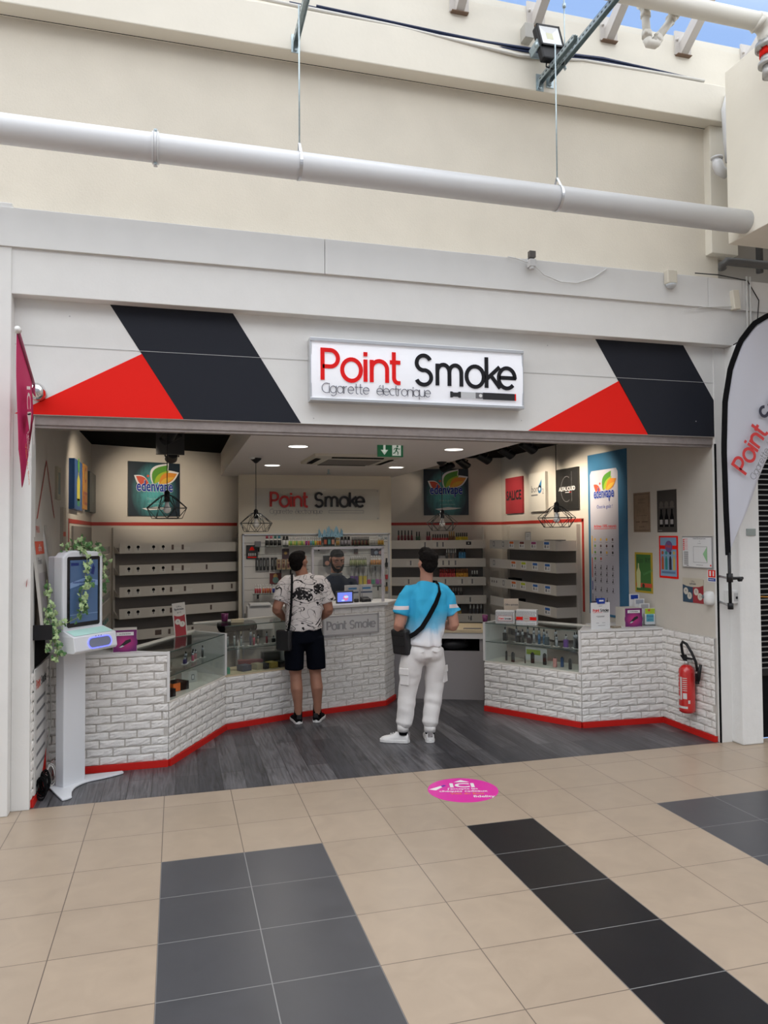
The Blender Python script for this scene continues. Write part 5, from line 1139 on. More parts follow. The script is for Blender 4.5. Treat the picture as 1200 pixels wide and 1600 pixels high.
# ================================================================ THINGS ON AND IN THE COUNTERS
def promo_box(loc, rz, w_, d_, h_, label):
    t = thing('promo_box', label, 'box', loc, rz)
    MB(mat('carton_cream', (.58, .55, .50), .55)).box(-w_ / 2, w_ / 2, 0, d_, 0, h_).build('carton', t)
    b = MB(purple).rect(-w_ / 2 + .002, w_ / 2 - .002, .002, h_ - .002, -.001)
    for i in range(10):   # printed glow rings of the artwork
        k = i / 9; b.use(mat('print_glow_%d' % i, (.16 + .42 * k, .012 + .03 * k, .13 + .10 * k), .5)).disc(0, h_ * .42, w_ * .46 * (1 - k) + .012, -.0013 - .0002 * i, 24, h_ * .40 * (1 - k) + .01)
    b.use(paper).rect(-w_ * .36, w_ * .36, h_ * .74, h_ * .90, -.004).use(inkgrey).text('e-cigarettes', 0, h_ * .79, h_ * .075, -.005, align='C', bold=.02)
    b.use(inkblack).flat([(-.045, h_ * .24), (-.03, h_ * .22), (.045, h_ * .46), (.040, h_ * .58), (.005, h_ * .52)], -.005).use(mat('ink_silver', (.55, .56, .58), .5)).flat([(-.045, h_ * .22), (-.03, h_ * .20), (-.005, h_ * .27), (-.02, h_ * .30)], -.006)
    b.build('printed_front', t); return t
promo_box((-.385, .795, .89), 3, .178, .16, .172, 'cream and purple promo box on the counter end beside the kiosk')
promo_box((4.235, .86, .895), -4, .18, .18, .178, 'cream and purple promo box between the notice and the leaflets')
t = thing('notice_stand', 'white upright shop notice with a blue clip on the brick counter end', 'notice', (3.865, .84, .895), 4)
MB(paper).box(-.105, .105, 0, .006, 0, .245).build('sheet', t); MB(edb).box(-.035, .045, -.008, .016, .235, .285).use(paper).rect(-.02, .03, .255, .27, -.0095).build('clip', t)
b = MB(); pointsmoke(b, -.085, .158, .175, -.0015, -.001, 0, None, None, .16); b.use(red).rect(-.085, .02, .15, .1525, -.0015).use(inkblack).rect(.03, .09, .15, .1525, -.0015)
b.use(inkgrey)
for x0, x1, z in ((-.02, .02, .21), (-.05, .045, .115), (-.035, .04, .108), (-.05, -.02, .052), (.015, .05, .052), (-.03, .05, .028)): b.rect(x0, x1, z, z + .003, -.0015)
b.build('print', t)
t = thing('card_stack', 'small stack of brown cards between the notice and the promo box', 'cards', (4.03, .82, .895), 8)
for k in range(3): MB(bm_((.26, .19, .12) if k % 2 else (.34, .30, .24))).box(-.05 + k * .006, .05 - k * .003, 0, .06, k * .006, k * .006 + .005).build('card', t)
t = thing('leaflet_rack', 'stepped leaflet rack with green and blue leaflets on the brick counter end', 'leaflet rack', (4.40, .86, .895), -8)
MB(plexi).box(-.06, .07, .0, .20, 0, .012).build('tray', t)
for k, (c1_, c2_) in enumerate(((gr2, mat('leaflet_cyan', (.10, .42, .52), .5)), (paper, bm_((.40, .40, .42))), (paper, bm_((.35, .38, .45))), (paper, edb))):
    h = .17 + k * .042; y = .02 + k * .05; x = .025 - k * .028
    b = MB(paper).box(x - .052, x + .052, y, y + .006, .012, h); b.use(c1_).rect(x - .05, x + .05, h - .055, h - .003, y - .001).use(c2_).rect(x - .038, x + .038, h - .13 if k == 0 else h - .05, h - .058 if k == 0 else h - .008, y - .002)
    if k == 0: b.use(edb).text('Eliquid', x, h - .085, .018, y - .003, align='C').text('gouts', x, h - .115, .016, y - .003, align='C').use(rd1).disc(x - .01, h - .02, .012, y - .002, 12)
    b.build('leaflet', t)
    MB(plexi).box(x - .055, x + .055, y - .012, y - .009, .01, .10).build('pocket', t)
# gift boxes and cards on the side glass case
def on_case(A, B, s_, off):   # point along A-B at s_ metres, off metres behind the front glass
    T, L = seg(A, B); v = T @ Vector((s_, off, 0)); return v.x, v.y
AN3 = math.degrees(math.atan2(Cc2[1] - Cc1[1], Cc2[0] - Cc1[0])); AN1 = math.degrees(math.atan2(B2[1] - B1[1], B2[0] - B1[0])); AN2 = math.degrees(math.atan2(B4[1] - B2[1], B4[0] - B2[0]))
def word_print(b, w_, h_, y, seed):
    rnd = random.Random(seed)
    b.use(inkgrey); z = .006
    while z < h_ - .008:
        x = -w_ / 2 + .004
        while x < w_ / 2 - .012:
            L_ = rnd.uniform(.006, .02); b.rect(x, min(x + L_, w_ / 2 - .003), z, z + .003, y); x += L_ + .004
        z += .0065
t = thing('gift_box', 'word covered gift box with a red framed shop name label', 'box', (*on_case(Cc1, Cc2, .19, .09), .89), AN3 + 26)
MB(paper).box(-.095, .095, 0, .10, 0, .125).build('carton', t); b = MB(); word_print(b, .19, .12, -.001, 3); b.use(paper).rect(-.07, .07, .025, .072, -.002).use(rd1).stroke([(-.07, .025), (.07, .025), (.07, .072), (-.07, .072)], .003, -.003, -.003, True); pointsmoke(b, -.06, .038, .12, -.004, -.004, 0, None, None, .17); b.build('print', t)
t = thing('gift_box', 'word covered gift box with a red ribbon band, next to the labelled one', 'box', (*on_case(Cc1, Cc2, .43, .10), .89), AN3 + 22)
MB(paper).box(-.10, .10, 0, .11, 0, .145).build('carton', t); b = MB(); word_print(b, .20, .14, -.001, 9); b.use(red).rect(-.10, .10, .045, .078, -.002).use(bm_((.55, .48, .44))).disc(.0, .062, .035, -.003, 24).use(inkgrey).rect(-.02, .02, .06, .064, -.004).use(paper).rect(-.10, .10, .02, .03, -.002); b.build('print', t)
t = thing('offer_card', 'cream and navy offer card standing behind the word covered gift boxes', 'notice', (*on_case(Cc1, Cc2, .16, .26), .89), AN3 + 40)
b = MB(bm_((.60, .50, .40))).box(-.075, .075, 0, .006, 0, .235).use(bm_((.02, .05, .10))).rect(-.073, .073, .0, .12, -.001).use(bm_((.60, .50, .40))).disc(0, .125, .06, -.0012, 20, .022).use(bm_((.58, .52, .42))).disc(-.035, .07, .032, -.002, 18).disc(.035, .055, .032, -.002, 18).use(inkgrey).text('Offre spéciale', 0, .165, .018, -.002, align='C', bold=.02).text('4+1', -.035, .065, .018, -.003, align='C').text('2+1', .035, .05, .018, -.003, align='C'); b.build('card', t)
props(MB(bm_((.14, .015, .09))).lathe([(.024, 0), (.030, .07), (.026, .07), (.020, .01)], 16).build('purple_cup', loc=(3.065, 1.72, .892)), 'small purple cup at the far corner of the vape pen case', 'cup')
t = thing('offer_card', 'tall white and red offer card standing on the glass case of orange boxes', 'notice', (*on_case(B1, B2, .88, .33), .89), AN1 - 45)
t.rotation_euler[1] = R(-5)
b = MB(bm_((.58, .55, .50))).box(-.06, .06, 0, .006, 0, .30).use(bm_((.35, .025, .035))).rect(-.05, .05, .0, .19, -.001).use(bm_((.60, .56, .50))).disc(0, .20, .05, -.0012, 20, .022).disc(-.02, .13, .026, -.002, 18).disc(.02, .105, .026, -.002, 18).use(inkgrey).text('Offre', 0, .26, .016, -.002, align='C').text('Spéciale', 0, .235, .02, -.002, align='C', bold=.02).text('6+2', 0, .205, .018, -.002, align='C').text('4', -.02, .125, .02, -.003, align='C').text('3', .02, .10, .02, -.003, align='C'); b.build('card', t)
props(MB(bm_((.14, .015, .09))).lathe([(.028, 0), (.036, .075), (.031, .075), (.024, .01)], 16).build('purple_cup', loc=(*on_case(B2, B4, .16, .36), .957)), 'small purple cup on the glass case behind the white and red card', 'cup')
props(MB(blackmat).box(-.22, .20, -.13, .15, 0, .09).build('black_cushion', loc=(.66, 3.0, .75), bevel=.03), 'black padded seat top behind the glass case, in front of the tiered shelving', 'stool')
o = bpy.data.objects['black_cushion']; props(MB(alu).cyl((0, 0, -.72), (0, 0, 0), .025).cyl((0, 0, -.75), (0, 0, -.72), .20, n=24).build('stem', o))
props(MB(bm_((.50, .42, .28))).box(-.06, .06, -.03, .03, 0, .03).build('paper_bundle', loc=(*on_case(B2, B4, .22, .2), .957)), 'small cream paper bundle on top of the glass case beside the purple cup', 'papers')

pinkm = bm_((.45, .10, .16)); cardm = bm_((.62, .60, .57))
def vape(label, group, loc, col, h=.09, r_=.010, kind='pen', rz=0):
    t = thing('vape_pen', label, 'vape pen', loc, rz, group)
    if kind == 'pen': MB(col).cyl((0, 0, .004), (0, 0, h * .6), r_, n=12).build('battery', t); MB(bm_((.30, .31, .33), .3)).cyl((0, 0, h * .6), (0, 0, h * .82), r_ * 1.05, n=12).build('tank', t); MB(black).cyl((0, 0, h * .82), (0, 0, h), r_ * .55, r_ * .45, 10).build('mouthpiece', t)
    else: MB(col).box(-r_ * 1.5, r_ * 1.5, -r_, r_, .004, h * .6).build('battery', t); MB(bm_((.30, .31, .33), .3)).cyl((0, 0, h * .6), (0, 0, h * .84), r_ * .95, n=12).build('tank', t); MB(black).cyl((0, 0, h * .84), (0, 0, h), r_ * .5, n=10).build('mouthpiece', t)
    MB(cardm).box(-.028, .028, -.02, .02, 0, .004).build('price_card', t); return t
# case beside the tall counter end (glass shelf at z .69, floor .50)
for s_, off, c_, h, k, lab in ((.10, .10, pinkm, .06, 'pen', 'pink and silver vape pen closest to the tall counter end'), (.13, .16, bm_((.12, .04, .10)), .07, 'pen', 'plum vape pen behind the pink one at the counter end'),
        (.19, .10, bk, .06, 'box', 'short black box vape on the glass shelf, by the counter end'), (.24, .17, bk, .15, 'pen', 'tallest black vape pen on the glass shelf over the orange boxes'), (.33, .22, bm_((.35, .28, .20)), .06, 'box', 'low beige vape on the glass shelf'),
        (.44, .25, bk, .07, 'box', 'black box vape at the back of the glass shelf, centre'), (.55, .13, bm_((.06, .04, .12)), .07, 'box', 'dark violet box vape on the glass shelf, mid case'), (.61, .15, bk, .10, 'pen', 'black vape pen beside the dark violet one'),
        (.70, .13, pinkm, .09, 'pen', 'first of three rose vape pens on the glass shelf'), (.75, .15, bm_((.50, .18, .22)), .10, 'pen', 'second of three rose vape pens on the glass shelf'), (.80, .15, bm_((.45, .22, .22)), .09, 'pen', 'third of three rose vape pens on the glass shelf'), (.90, .13, bk, .11, 'pen', 'lone black vape pen closest to the white end panel')):
    vape(lab, None, (*on_case(B1, B2, s_, off), .694), c_, h, .011, k, AN1)
orm = mat('orange_carton', (.80, .16, .02), .5)
def ocarton(s_, off, w_, d_, h_, label):
    t = thing('carton', label, 'carton', (*on_case(B1, B2, s_, off), .501), AN1 - 22)
    MB(blackmat).box(-w_ / 2, w_ / 2, 0, d_, 0, h_).build('box', t); MB(orm).box(-w_ / 2 - .001, -w_ / 2 + w_ * .45, -.001, d_ * .99, .002, h_ - .002).build('orange_sleeve', t)
ocarton(.12, .06, .15, .14, .062, 'orange and black carton nearest the tall counter end'); ocarton(.40, .09, .17, .14, .070, 'orange and black carton in the middle of the case floor')
props(MB(blackmat).box(-.08, .08, 0, .12, 0, .06).build('carton', loc=(*on_case(B1, B2, .22, .24), .501)), 'black carton at the back of the case floor, behind the orange ones', 'carton')
t = thing('carton', 'pale grey carton with a device picture near the white end panel', 'carton', (*on_case(B1, B2, .72, .17), .501), AN1 - 30); MB(bm_((.46, .45, .43))).box(-.08, .08, 0, .10, 0, .10).build('box', t); MB(inkgrey).rect(.02, .05, .02, .07, -.001).use(paper).rect(.028, .042, .03, .06, -.002).build('printed_front', t)
# case in front of the patterned shirt customer (shelf .73, floor .495)
for s_, off, c_, h, k, lab in ((.08, .12, bm_((.20, .24, .24)), .13, 'pen', 'grey vape pen nearest the white end panel, second glass case'), (.15, .12, bm_((.20, .24, .24)), .13, 'pen', 'second grey vape pen from the white end panel, second glass case'), (.22, .12, bm_((.22, .25, .25)), .12, 'pen', 'third grey vape pen from the white end panel, second glass case'),
        (.31, .10, bm_((.04, .05, .10)), .16, 'pen', 'tall navy vape pen in the second glass case'), (.345, .10, bm_((.42, .06, .10)), .13, 'pen', 'crimson vape pen beside the tall navy one'), (.40, .12, bm_((.36, .28, .24)), .10, 'pen', 'beige vape pen beyond the crimson one'), (.50, .13, bm_((.16, .02, .03)), .12, 'pen', 'dark red lone vape pen, second glass case'),
        (.58, .14, bk, .07, 'box', 'low black box vape next to the customer, upper glass shelf'), (.64, .16, bm_((.16, .14, .10)), .06, 'box', 'brownish box vape next to the customer, upper glass shelf')):
    vape(lab, None, (*on_case(B2, B4, s_, off), .734), c_, h, .011, k, AN2)
for s_, off, w_, c_, lab in ((.27, .09, .10, (.04, .05, .09), 'dark blue carton on the beech case floor'), (.41, .09, .08, (.40, .34, .22), 'cream carton on the beech case floor'), (.47, .07, .05, (.02, .02, .02), 'small black carton on the beech case floor'), (.56, .08, .08, (.45, .33, .08), 'golden carton on the beech case floor'), (.65, .07, .07, (.03, .03, .03), 'black carton with gold edge, closest to the shorts customer')):
    t = thing('carton', lab, 'carton', (*on_case(B2, B4, s_, off), .496), AN2 + 10); MB(bm_(c_)).box(-w_ / 2, w_ / 2, 0, .10, 0, .055).build('box', t)
props(MB(bm_((.22, .04, .05))).box(-.12, .12, 0, .09, 0, .07).build('carton', loc=(*on_case(B2, B4, .38, .24), .496)), 'long dark red carton at the back of the beech case floor', 'carton')
props(MB(bm_((.05, .05, .045))).box(-.09, .09, 0, .09, 0, .13).build('carton', loc=(*on_case(B2, B4, .60, .24), .496)), 'tall dark carton at the back of the beech case floor', 'carton')
props(MB(bm_((.03, .26, .16))).box(-.03, .03, 0, .08, 0, .05).build('carton', loc=(*on_case(B2, B4, .05, .07), .496)), 'green carton in the corner of the beech case floor', 'carton')
# vape pen case
for i, (s_, off, c_, h, k, lab) in enumerate(((.17, .12, bk, .14, 'box', 'black framed box vape standing apart at the far end of the upper shelf'), (.29, .14, bm_((.02, .02, .05)), .16, 'pen', 'tall black vape pen, first of the dense row'), (.335, .10, bk, .12, 'box', 'stout black box vape, second of the dense row'), (.385, .10, bk, .14, 'pen', 'black vape pen, third of the dense row'),
        (.41, .16, bm_((.03, .03, .04)), .17, 'pen', 'tallest black vape pen at the back of the dense row'), (.46, .10, bm_((.05, .03, .03)), .10, 'box', 'dark brown box vape in the dense row'), (.49, .14, bm_((.25, .25, .26)), .16, 'pen', 'silver vape pen in the upper shelf row'), (.56, .12, bm_((.02, .09, .20)), .17, 'pen', 'tall blue vape pen on the upper shelf'),
        (.585, .17, bm_((.04, .12, .22)), .15, 'pen', 'blue vape pen behind the tall blue one'), (.65, .11, bm_((.05, .07, .08)), .14, 'box', 'grey-black box vape on the upper shelf'), (.74, .12, bk, .17, 'pen', 'black vape pen with a wide tank on the upper shelf'), (.765, .09, bm_((.30, .31, .34)), .12, 'pen', 'slim silver vape pen beside the wide-tank one'),
        (.86, .10, bm_((.12, .04, .24)), .13, 'box', 'violet box vape on the upper shelf'), (.93, .14, bm_((.22, .24, .24)), .15, 'pen', 'grey vape pen near the brick end of the upper shelf'), (.97, .10, bk, .16, 'box', 'large black box vape closest to the brick end'))):
    vape(lab, None, (*on_case(Cc1, Cc2, s_, off), .704), c_, h, .0135, k, AN3)
for s_, off, c_, h, r_, lab in ((.17, .14, bk, .09, .009, 'thin black vape pen on the lower case floor, far end'), (.27, .10, bk, .09, .016, 'black mini vape on the lower case floor, second from the far end'), (.41, .10, bm_((.07, .06, .06)), .07, .005, 'thin brown vape stick on the lower case floor'), (.46, .16, bk, .10, .016, 'black mini vape on the lower case floor, set back'), (.60, .15, bk, .105, .016, 'black mini vape in the middle of the lower case floor'),
        (.74, .10, bm_((.62, .30, .28)), .085, .017, 'pink mini vape on the lower case floor'), (.79, .15, bm_((.02, .06, .16)), .09, .014, 'dark blue mini vape just behind the pink one'), (.91, .08, bk, .095, .014, 'black mini vape nearest the brick end of the lower case floor')):
    t = thing('vape_stick', lab, 'vape', (*on_case(Cc1, Cc2, s_, off), .506), AN3); MB(c_).box(-r_, r_, -r_ * .7, r_ * .7, 0, h).build('battery', t, bevel=.003); MB(black).box(-r_ * .5, r_ * .5, -r_ * .4, r_ * .4, h, h + .008).build('mouthpiece', t)
t = thing('catalogue', 'folded green and white leaflet propped at the back of the lower case floor', 'leaflet', (*on_case(Cc1, Cc2, .42, .30), .506), AN3); MB(paper).box(-.12, .12, 0, .005, 0, .13).use(gr2).rect(-.11, .05, .06, .11, -.001).build('sheet', t)

# ---- cash counter top
AC = math.degrees(math.atan2(B5[1] - B4[1], B5[0] - B4[0]))
def cc(s_, off): return on_case(B4, B5, s_, off)
t = thing('counter_screen', 'clear protective screen in a pale frame on the cash counter', 'screen', (*cc(.235, .04), 1.085), AC)
MB(plexi).box(.02, .82, -.003, .003, .02, .575).build('acrylic_sheet', t)
b = MB(mat('screen_frame', (.55, .53, .56), .4)).box(0, .84, -.012, .012, .565, .59).box(0, .022, -.012, .012, 0, .59).box(.818, .84, -.012, .012, 0, .59); b.build('frame', t)
b = MB(plexi).box(.002, .008, .0, .28, .0, .57); b.build('side_sheet', t)
t = thing('tablet_display', 'small lit tablet showing a blue and pink picture on the cash counter', 'tablet', (*cc(.64, .10), 1.085), AC - 4)
MB(mat('tablet_grey', (.07, .07, .075), .35)).box(-.098, .098, 0, .012, 0, .128).build('case', t, bevel=.004); MB(black).box(-.05, .05, .01, .07, 0, .012).build('stand', t)
b = MB(mat('screen_blue', (.18, .25, .85), .3, emit=.9)).rect(-.082, .082, .016, .112, -.001).use(mat('screen_pink', (.85, .20, .45), .3, emit=.7)).disc(.01, .055, .03, -.002, 20).use(mat('screen_pale', (.55, .75, .95), .3, emit=.8)).disc(.015, .065, .026, -.0025, 18, .012).disc(-.02, .03, .02, -.0024, 14, .008); b.build('screen', t)
t = thing('card_terminal', 'black card terminal on the cash counter beside the tablet', 'card terminal', (*cc(.90, .12), 1.085), AC)
MB(black).loft([[(-.055, -.03, 0), (.055, -.03, 0), (.055, .05, 0), (-.055, .05, 0)], [(-.05, -.02, .035), (.05, -.02, .035), (.045, .05, .055), (-.045, .05, .055)]], True, False).build('body', t, bevel=.006); MB(inkgrey).box(-.03, .03, .0, .03, .045, .052).build('keypad', t)
props(MB(black).box(-.024, .024, 0, .03, 0, .035).build('small_speaker', loc=(*cc(.79, .12), 1.085), bevel=.004), 'tiny black cube between the tablet and the card terminal', 'device')
props(MB(black).box(-.06, .03, 0, .08, 0, .02).build('phone', loc=(*cc(.40, .06), 1.085), bevel=.004), 'flat black phone on the cash counter beside the arm of the customer in shorts', 'phone')
for k, s_ in enumerate((.83, 1.0)):
    t = thing('carton', ['white and blue striped carton behind the tablet, touching the thin metal stand', 'white and blue striped carton at the far end of the cash counter'][k], 'carton', (*cc(s_ - .02, .25), 1.085), AC)
    MB(bm_((.55, .54, .53))).box(-.072, .072, 0, .05, 0, .17).build('box', t); MB(mat('stripe_blue', (.04, .20, .42), .5)).rect(-.05, .05, .125, .145, -.001).use(bm_((.02, .05, .12))).rect(-.07, .07, .085, .10, -.001).build('printed_front', t)
props(MB(mat('thin_steel', (.3, .3, .31), .3, .9)).cyl((0, 0, 0), (0, 0, .16), .003, n=6).cyl((0, 0, 0), (0, 0, .006), .02, n=12).build('pen_stand', loc=(*cc(.90, .2), 1.085)), 'thin metal stand between the two striped cartons', 'stand')

# ================================================================ SANITISER KIOSK
KA_ = 50
t = thing('sanitiser_kiosk', 'white freestanding hand sanitiser kiosk with a tall screen by the entrance edge', 'kiosk', (-.73, .42, 0), KA_)
kw = mat('kiosk_white', (.70, .72, .76), .32)
MB(kw).box(-.085, .115, -.02, .06, .012, .99).build('column', t, bevel=.006)
out = []
def bez(p0, p1, p2, n=8): return [((1 - u) ** 2 * p0[0] + 2 * u * (1 - u) * p1[0] + u * u * p2[0], (1 - u) ** 2 * p0[1] + 2 * u * (1 - u) * p1[1] + u * u * p2[1]) for u in [i / n for i in range(n + 1)]]
foot = bez((-.26, -.20), (-.235, -.225), (-.19, -.215)) + bez((-.17, -.19), (-.02, -.02), (.12, -.07))[0:] + bez((.14, -.08), (.30, -.16), (.36, -.155))[0:] + [(.38, -.12), (.20, .06), (.10, .17), (-.10, .17), (-.12, .08)]
MB(kw).pz(foot, .003, .014).build('foot_plate', t, bevel=.002)
MB(blackmat).pz([(x * .97, y * .97) for x, y in foot], 0, .003).build('rubber_foot', t)
# head: rounded shell profile seen from the front
shell = [(-.185, 1.08), (.185, 1.08), (.185, 1.655)] + [(.185 - .03 * (1 - math.cos(R(a))), 1.655 + .035 * math.sin(R(a))) for a in (30, 60, 90)] + [(-.10, 1.70), (-.15, 1.685), (-.185, 1.65)]
MB(kw).pr(shell, -.115, -.02).build('head_shell', t, bevel=.012)
MB(mat('kiosk_grey', (.55, .56, .60), .4)).box(-.175, .165, -.02, .045, 1.0, 1.66).build('back_shell', t, bevel=.01)
b = MB(mat('screen_bezel', (.012, .012, .014), .2)); b.pr([(-.15, 1.165), (-.14, 1.155), (.14, 1.155), (.15, 1.165), (.15, 1.645), (.14, 1.655), (-.14, 1.655), (-.15, 1.645)], -.119, -.112); b.build('screen_bezel', t)
sb = mat('kiosk_screen', (.06, .105, .20), .12, emit=.25)
b = MB(sb).rect(-.128, .128, 1.185, 1.63, -.1205); b.use(mat('screen_pale_blue', (.16, .24, .40), .15, emit=.25)).flat([(-.128, 1.47), (0, 1.50), (.128, 1.48), (.128, 1.44), (0, 1.46), (-.128, 1.43)], -.121).rect(-.128, .128, 1.24, 1.244, -.121)
b.use(mat('screen_ink', (.015, .03, .16), .3)).text('Point smoke', -.12, 1.605, .010, -.1215, bold=.02).rect(-.12, -.05, 1.59, 1.61, -.1212).text('Attendez-vous devant', 0, 1.465, .017, -.1215, align='C', bold=.02).text('la caméra', 0, 1.44, .017, -.1215, align='C', bold=.02).flat([(.06, 1.53), (.09, 1.52), (.10, 1.57), (.085, 1.60), (.07, 1.57)], -.1215)
b.build('screen', t)
dsp = [[(-.205, -.10), (.20, -.10), (.20, .05), (-.205, .05)]]
b = MB(kw); hh = lambda x: x
b.loft([[(-.20, -.235, .985), (.195, -.235, .985), (.195, .03, .985), (-.20, .03, .985)], [(-.20, -.25, 1.0), (.195, -.25, 1.0), (.195, .04, 1.0), (-.20, .04, 1.0)], [(-.20, -.235, 1.10), (.195, -.235, 1.10), (.195, .04, 1.10), (-.20, .04, 1.10)], [(-.19, -.12, 1.14), (.185, -.12, 1.14), (.185, .04, 1.14), (-.19, .04, 1.14)]], True, False); b.build('dispenser_housing', t, bevel=.006)
def stadium(cx, cz, hx, hz, n=8):
    r_ = hz; return [(cx + hx - r_ + r_ * math.cos(R(a)), cz + r_ * math.sin(R(a))) for a in range(-90, 91, 15)] + [(cx - hx + r_ + r_ * math.cos(R(a)), cz + r_ * math.sin(R(a))) for a in range(90, 271, 15)]
M_ = Matrix.Translation((0, -.2435, 1.045)) @ Matrix.Rotation(R(-8.5), 4, 'X')
b = MB(mat('bowl_grey', (.20, .22, .30), .35)); b.T = M_; b.flat(stadium(.03, 0, .105, .034), -.0015); b.build('dispenser_bowl', t)
b = MB(mat('led_blue', (.12, .14, 1.0), .4, emit=2.2)); b.T = M_; b.stroke(stadium(.03, 0, .108, .037), .007, -.004, -.0008, True); b.build('led_ring', t)
b = MB(mat('mint_glow_panel', (.50, .78, .72), .4)); b.T = Matrix.Translation((0, 0, .001)); b.add([(-.18, -.222, 1.106), (.175, -.222, 1.106), (.172, -.135, 1.1365), (-.175, -.135, 1.1365)], [(0, 1, 2, 3)]); b.build('drip_ledge', t)
b = MB(blackmat)
for x in (-.005, .02, .045): b.disc(x, 0, .004, 0, 8)
b.T = Matrix.Identity(4); ob = b.build('sensor_dots', t, loc=(0, -.2405, 1.09))

# ivy garland draped over the kiosk
leafm = mat('ivy_leaf', (.055, .15, .04), .5, var=.35, vscale=9); leafp = mat('ivy_leaf_pale', (.34, .46, .22), .5, var=.3, vscale=12)
t = thing('ivy_garland', 'artificial ivy garland draped over the top and sides of the kiosk', 'garland', (-.73, .42, 0), KA_)
rnd = random.Random(12)
strands = [
  [(-.14, -.06, 1.705), (-.06, -.07, 1.73), (.03, -.08, 1.735), (.10, -.09, 1.72), (.17, -.08, 1.68), (.215, -.06, 1.60), (.225, -.05, 1.50), (.215, -.04, 1.40), (.22, -.03, 1.30)],
  [(-.08, -.07, 1.73), (.0, -.13, 1.69), (.0, -.15, 1.62), (-.01, -.14, 1.54), (.0, -.15, 1.47), (-.05, -.15, 1.40), (-.06, -.16, 1.33), (-.05, -.17, 1.27), (-.10, -.17, 1.23), (-.17, -.15, 1.20), (-.25, -.12, 1.18)],
  [(-.25, -.12, 1.20), (-.27, -.13, 1.12), (-.28, -.15, 1.06), (-.25, -.16, 1.0), (-.27, -.14, .96)],
  [(-.33, -.12, 1.30), (-.30, -.11, 1.24), (-.28, -.12, 1.17), (-.30, -.14, 1.09), (-.33, -.14, 1.03)],
  [(-.24, -.02, 1.50), (-.26, -.05, 1.42), (-.27, -.07, 1.33), (-.27, -.1, 1.24)]]
b = MB(mat('ivy_stem', (.16, .20, .07), .6))
for s_ in strands: b.tube(s_, .003, 6)
b.build('stems', t)
b = MB(leafm); b.use(leafp); b.use(leafm)
def ivy_leaf(b, c, sz):
    n_ = Vector((rnd.uniform(-.7, .7), -1, rnd.uniform(-.2, .8))).normalized(); a = n_.orthogonal().normalized(); a = Matrix.Rotation(rnd.uniform(0, 6.28), 3, n_) @ a; c_ = n_.cross(a)
    sh = [(0, -.1), (.45, -.35), (.75, .05), (.45, .25), (.42, .65), (.12, .6), (0, 1.0), (-.12, .6), (-.42, .65), (-.45, .25), (-.75, .05), (-.45, -.35)]
    c = Vector(c); b.add([c + n_ * sz * .12] + [c + a * (x * sz) + c_ * (y_ * sz) - n_ * (sz * .1 * (abs(x) > .4)) for x, y_ in sh], [(0, i + 1, (i + 1) % 12 + 1) for i in range(12)])
dens = (120, 64, 34, 34, 22)
for s_, n_ in zip(strands, dens):
    for k in range(n_):
        u = rnd.random() * (len(s_) - 1); i = int(u); f_ = u - i; p = [s_[i][q] * (1 - f_) + s_[i + 1][q] * f_ for q in range(3)]; sp_ = .030 if s_ is strands[0] else .018
        b.use(leafp if rnd.random() < (.3 if s_ is strands[0] else .6) else leafm); ivy_leaf(b, [p[0] + rnd.gauss(0, sp_), p[1] + rnd.gauss(0, sp_ * .6) - .01, p[2] + rnd.gauss(0, sp_)], rnd.uniform(.020, .036))
o = b.build('ivy_leaves', t); o['kind'] = 'stuff'

# boards and frames leaning behind the kiosk, cables, small black shelf
t = thing('price_board', 'white price board with red lettering leaning on the low bricks of the side wall', 'sign board', (-.922, .075, .06), 90)
b = MB(mat('board_white', (.60, .59, .58), .5)).box(0, .47, -.008, 0, 0, .84); b.build('board', t)
b = MB(); b.T = Matrix.Translation((0, 0, 0)); pointsmoke(b, .04, .70, .40, -.0095, -.0092, 0, rd1, inkblack, .16); b.use(inkgrey)
for k, z in enumerate((.60, .52, .42, .33, .24, .15)): b.rect(.06, .40, z, z + .022, -.0095)
b.use(red).flat([(.22, .0), (.45, .0), (.45, .20)], -.0097); b.build('print', t)
def leaning(label, y, z, w_, h_, tilt, deco, base, x=-.86):
    t = thing('leaning_board', label, 'board', (x, y, z), 90); t.rotation_euler = (R(tilt), 0, R(90))
    MB(base).box(-w_ / 2, w_ / 2, 0, .018, 0, h_).build('board', t); b = MB(); deco(b, -.0015); b.build('print', t)
    return t
t0 = thing('black_ledge', 'black wall ledge behind the kiosk, holding the leaning boards', 'table', (-.93, .35, 0), 0)  # ledge on the side wall, carried by its wall plate
MB(black).box(-.02, .12, -.28, .75, 1.10, 1.13).box(-.02, .12, -.28, -.26, 1.13, 1.20).build('top', t0); MB(blackmat).box(-.015, .0, -.2, .7, .9, 1.10).build('wall_plate', t0)
leaning('tall white board with a red band and grey picture leaning behind the kiosk', .26, 1.131, .36, .80, -6, lambda b, y: b.use(rd1).text('PRIX', 0, .70, .05, y, align='C').rect(-.17, .17, .55, .64, y).use(paper).text('offre', 0, .57, .05, y - .001, align='C').use(inkgrey).text('Point', -.05, .48, .05, y, align='C').use(bm_((.33, .30, .30))).rect(-.14, .16, .05, .42, y), bm_((.48, .46, .43)))
leaning('narrow white frame leaning between the tall board and the side shelving', .72, 1.131, .22, .92, -8, lambda b, y: b.use(bm_((.45, .43, .40))).rect(-.08, .08, .05, .85, y), bm_((.60, .58, .55)), -.85)
props(MB(bm_((.40, .36, .30))).box(-.955, -.93, 1.45, 1.62, 1.60, 2.05).use(rd1).add([(-.929, 1.46, 1.80), (-.929, 1.61, 1.80), (-.929, 1.61, 1.84), (-.929, 1.46, 1.84)], [(0, 1, 2, 3)]).build('menu_card'), 'narrow cream card with a red bar on the side wall above the leaning frame', 'notice')
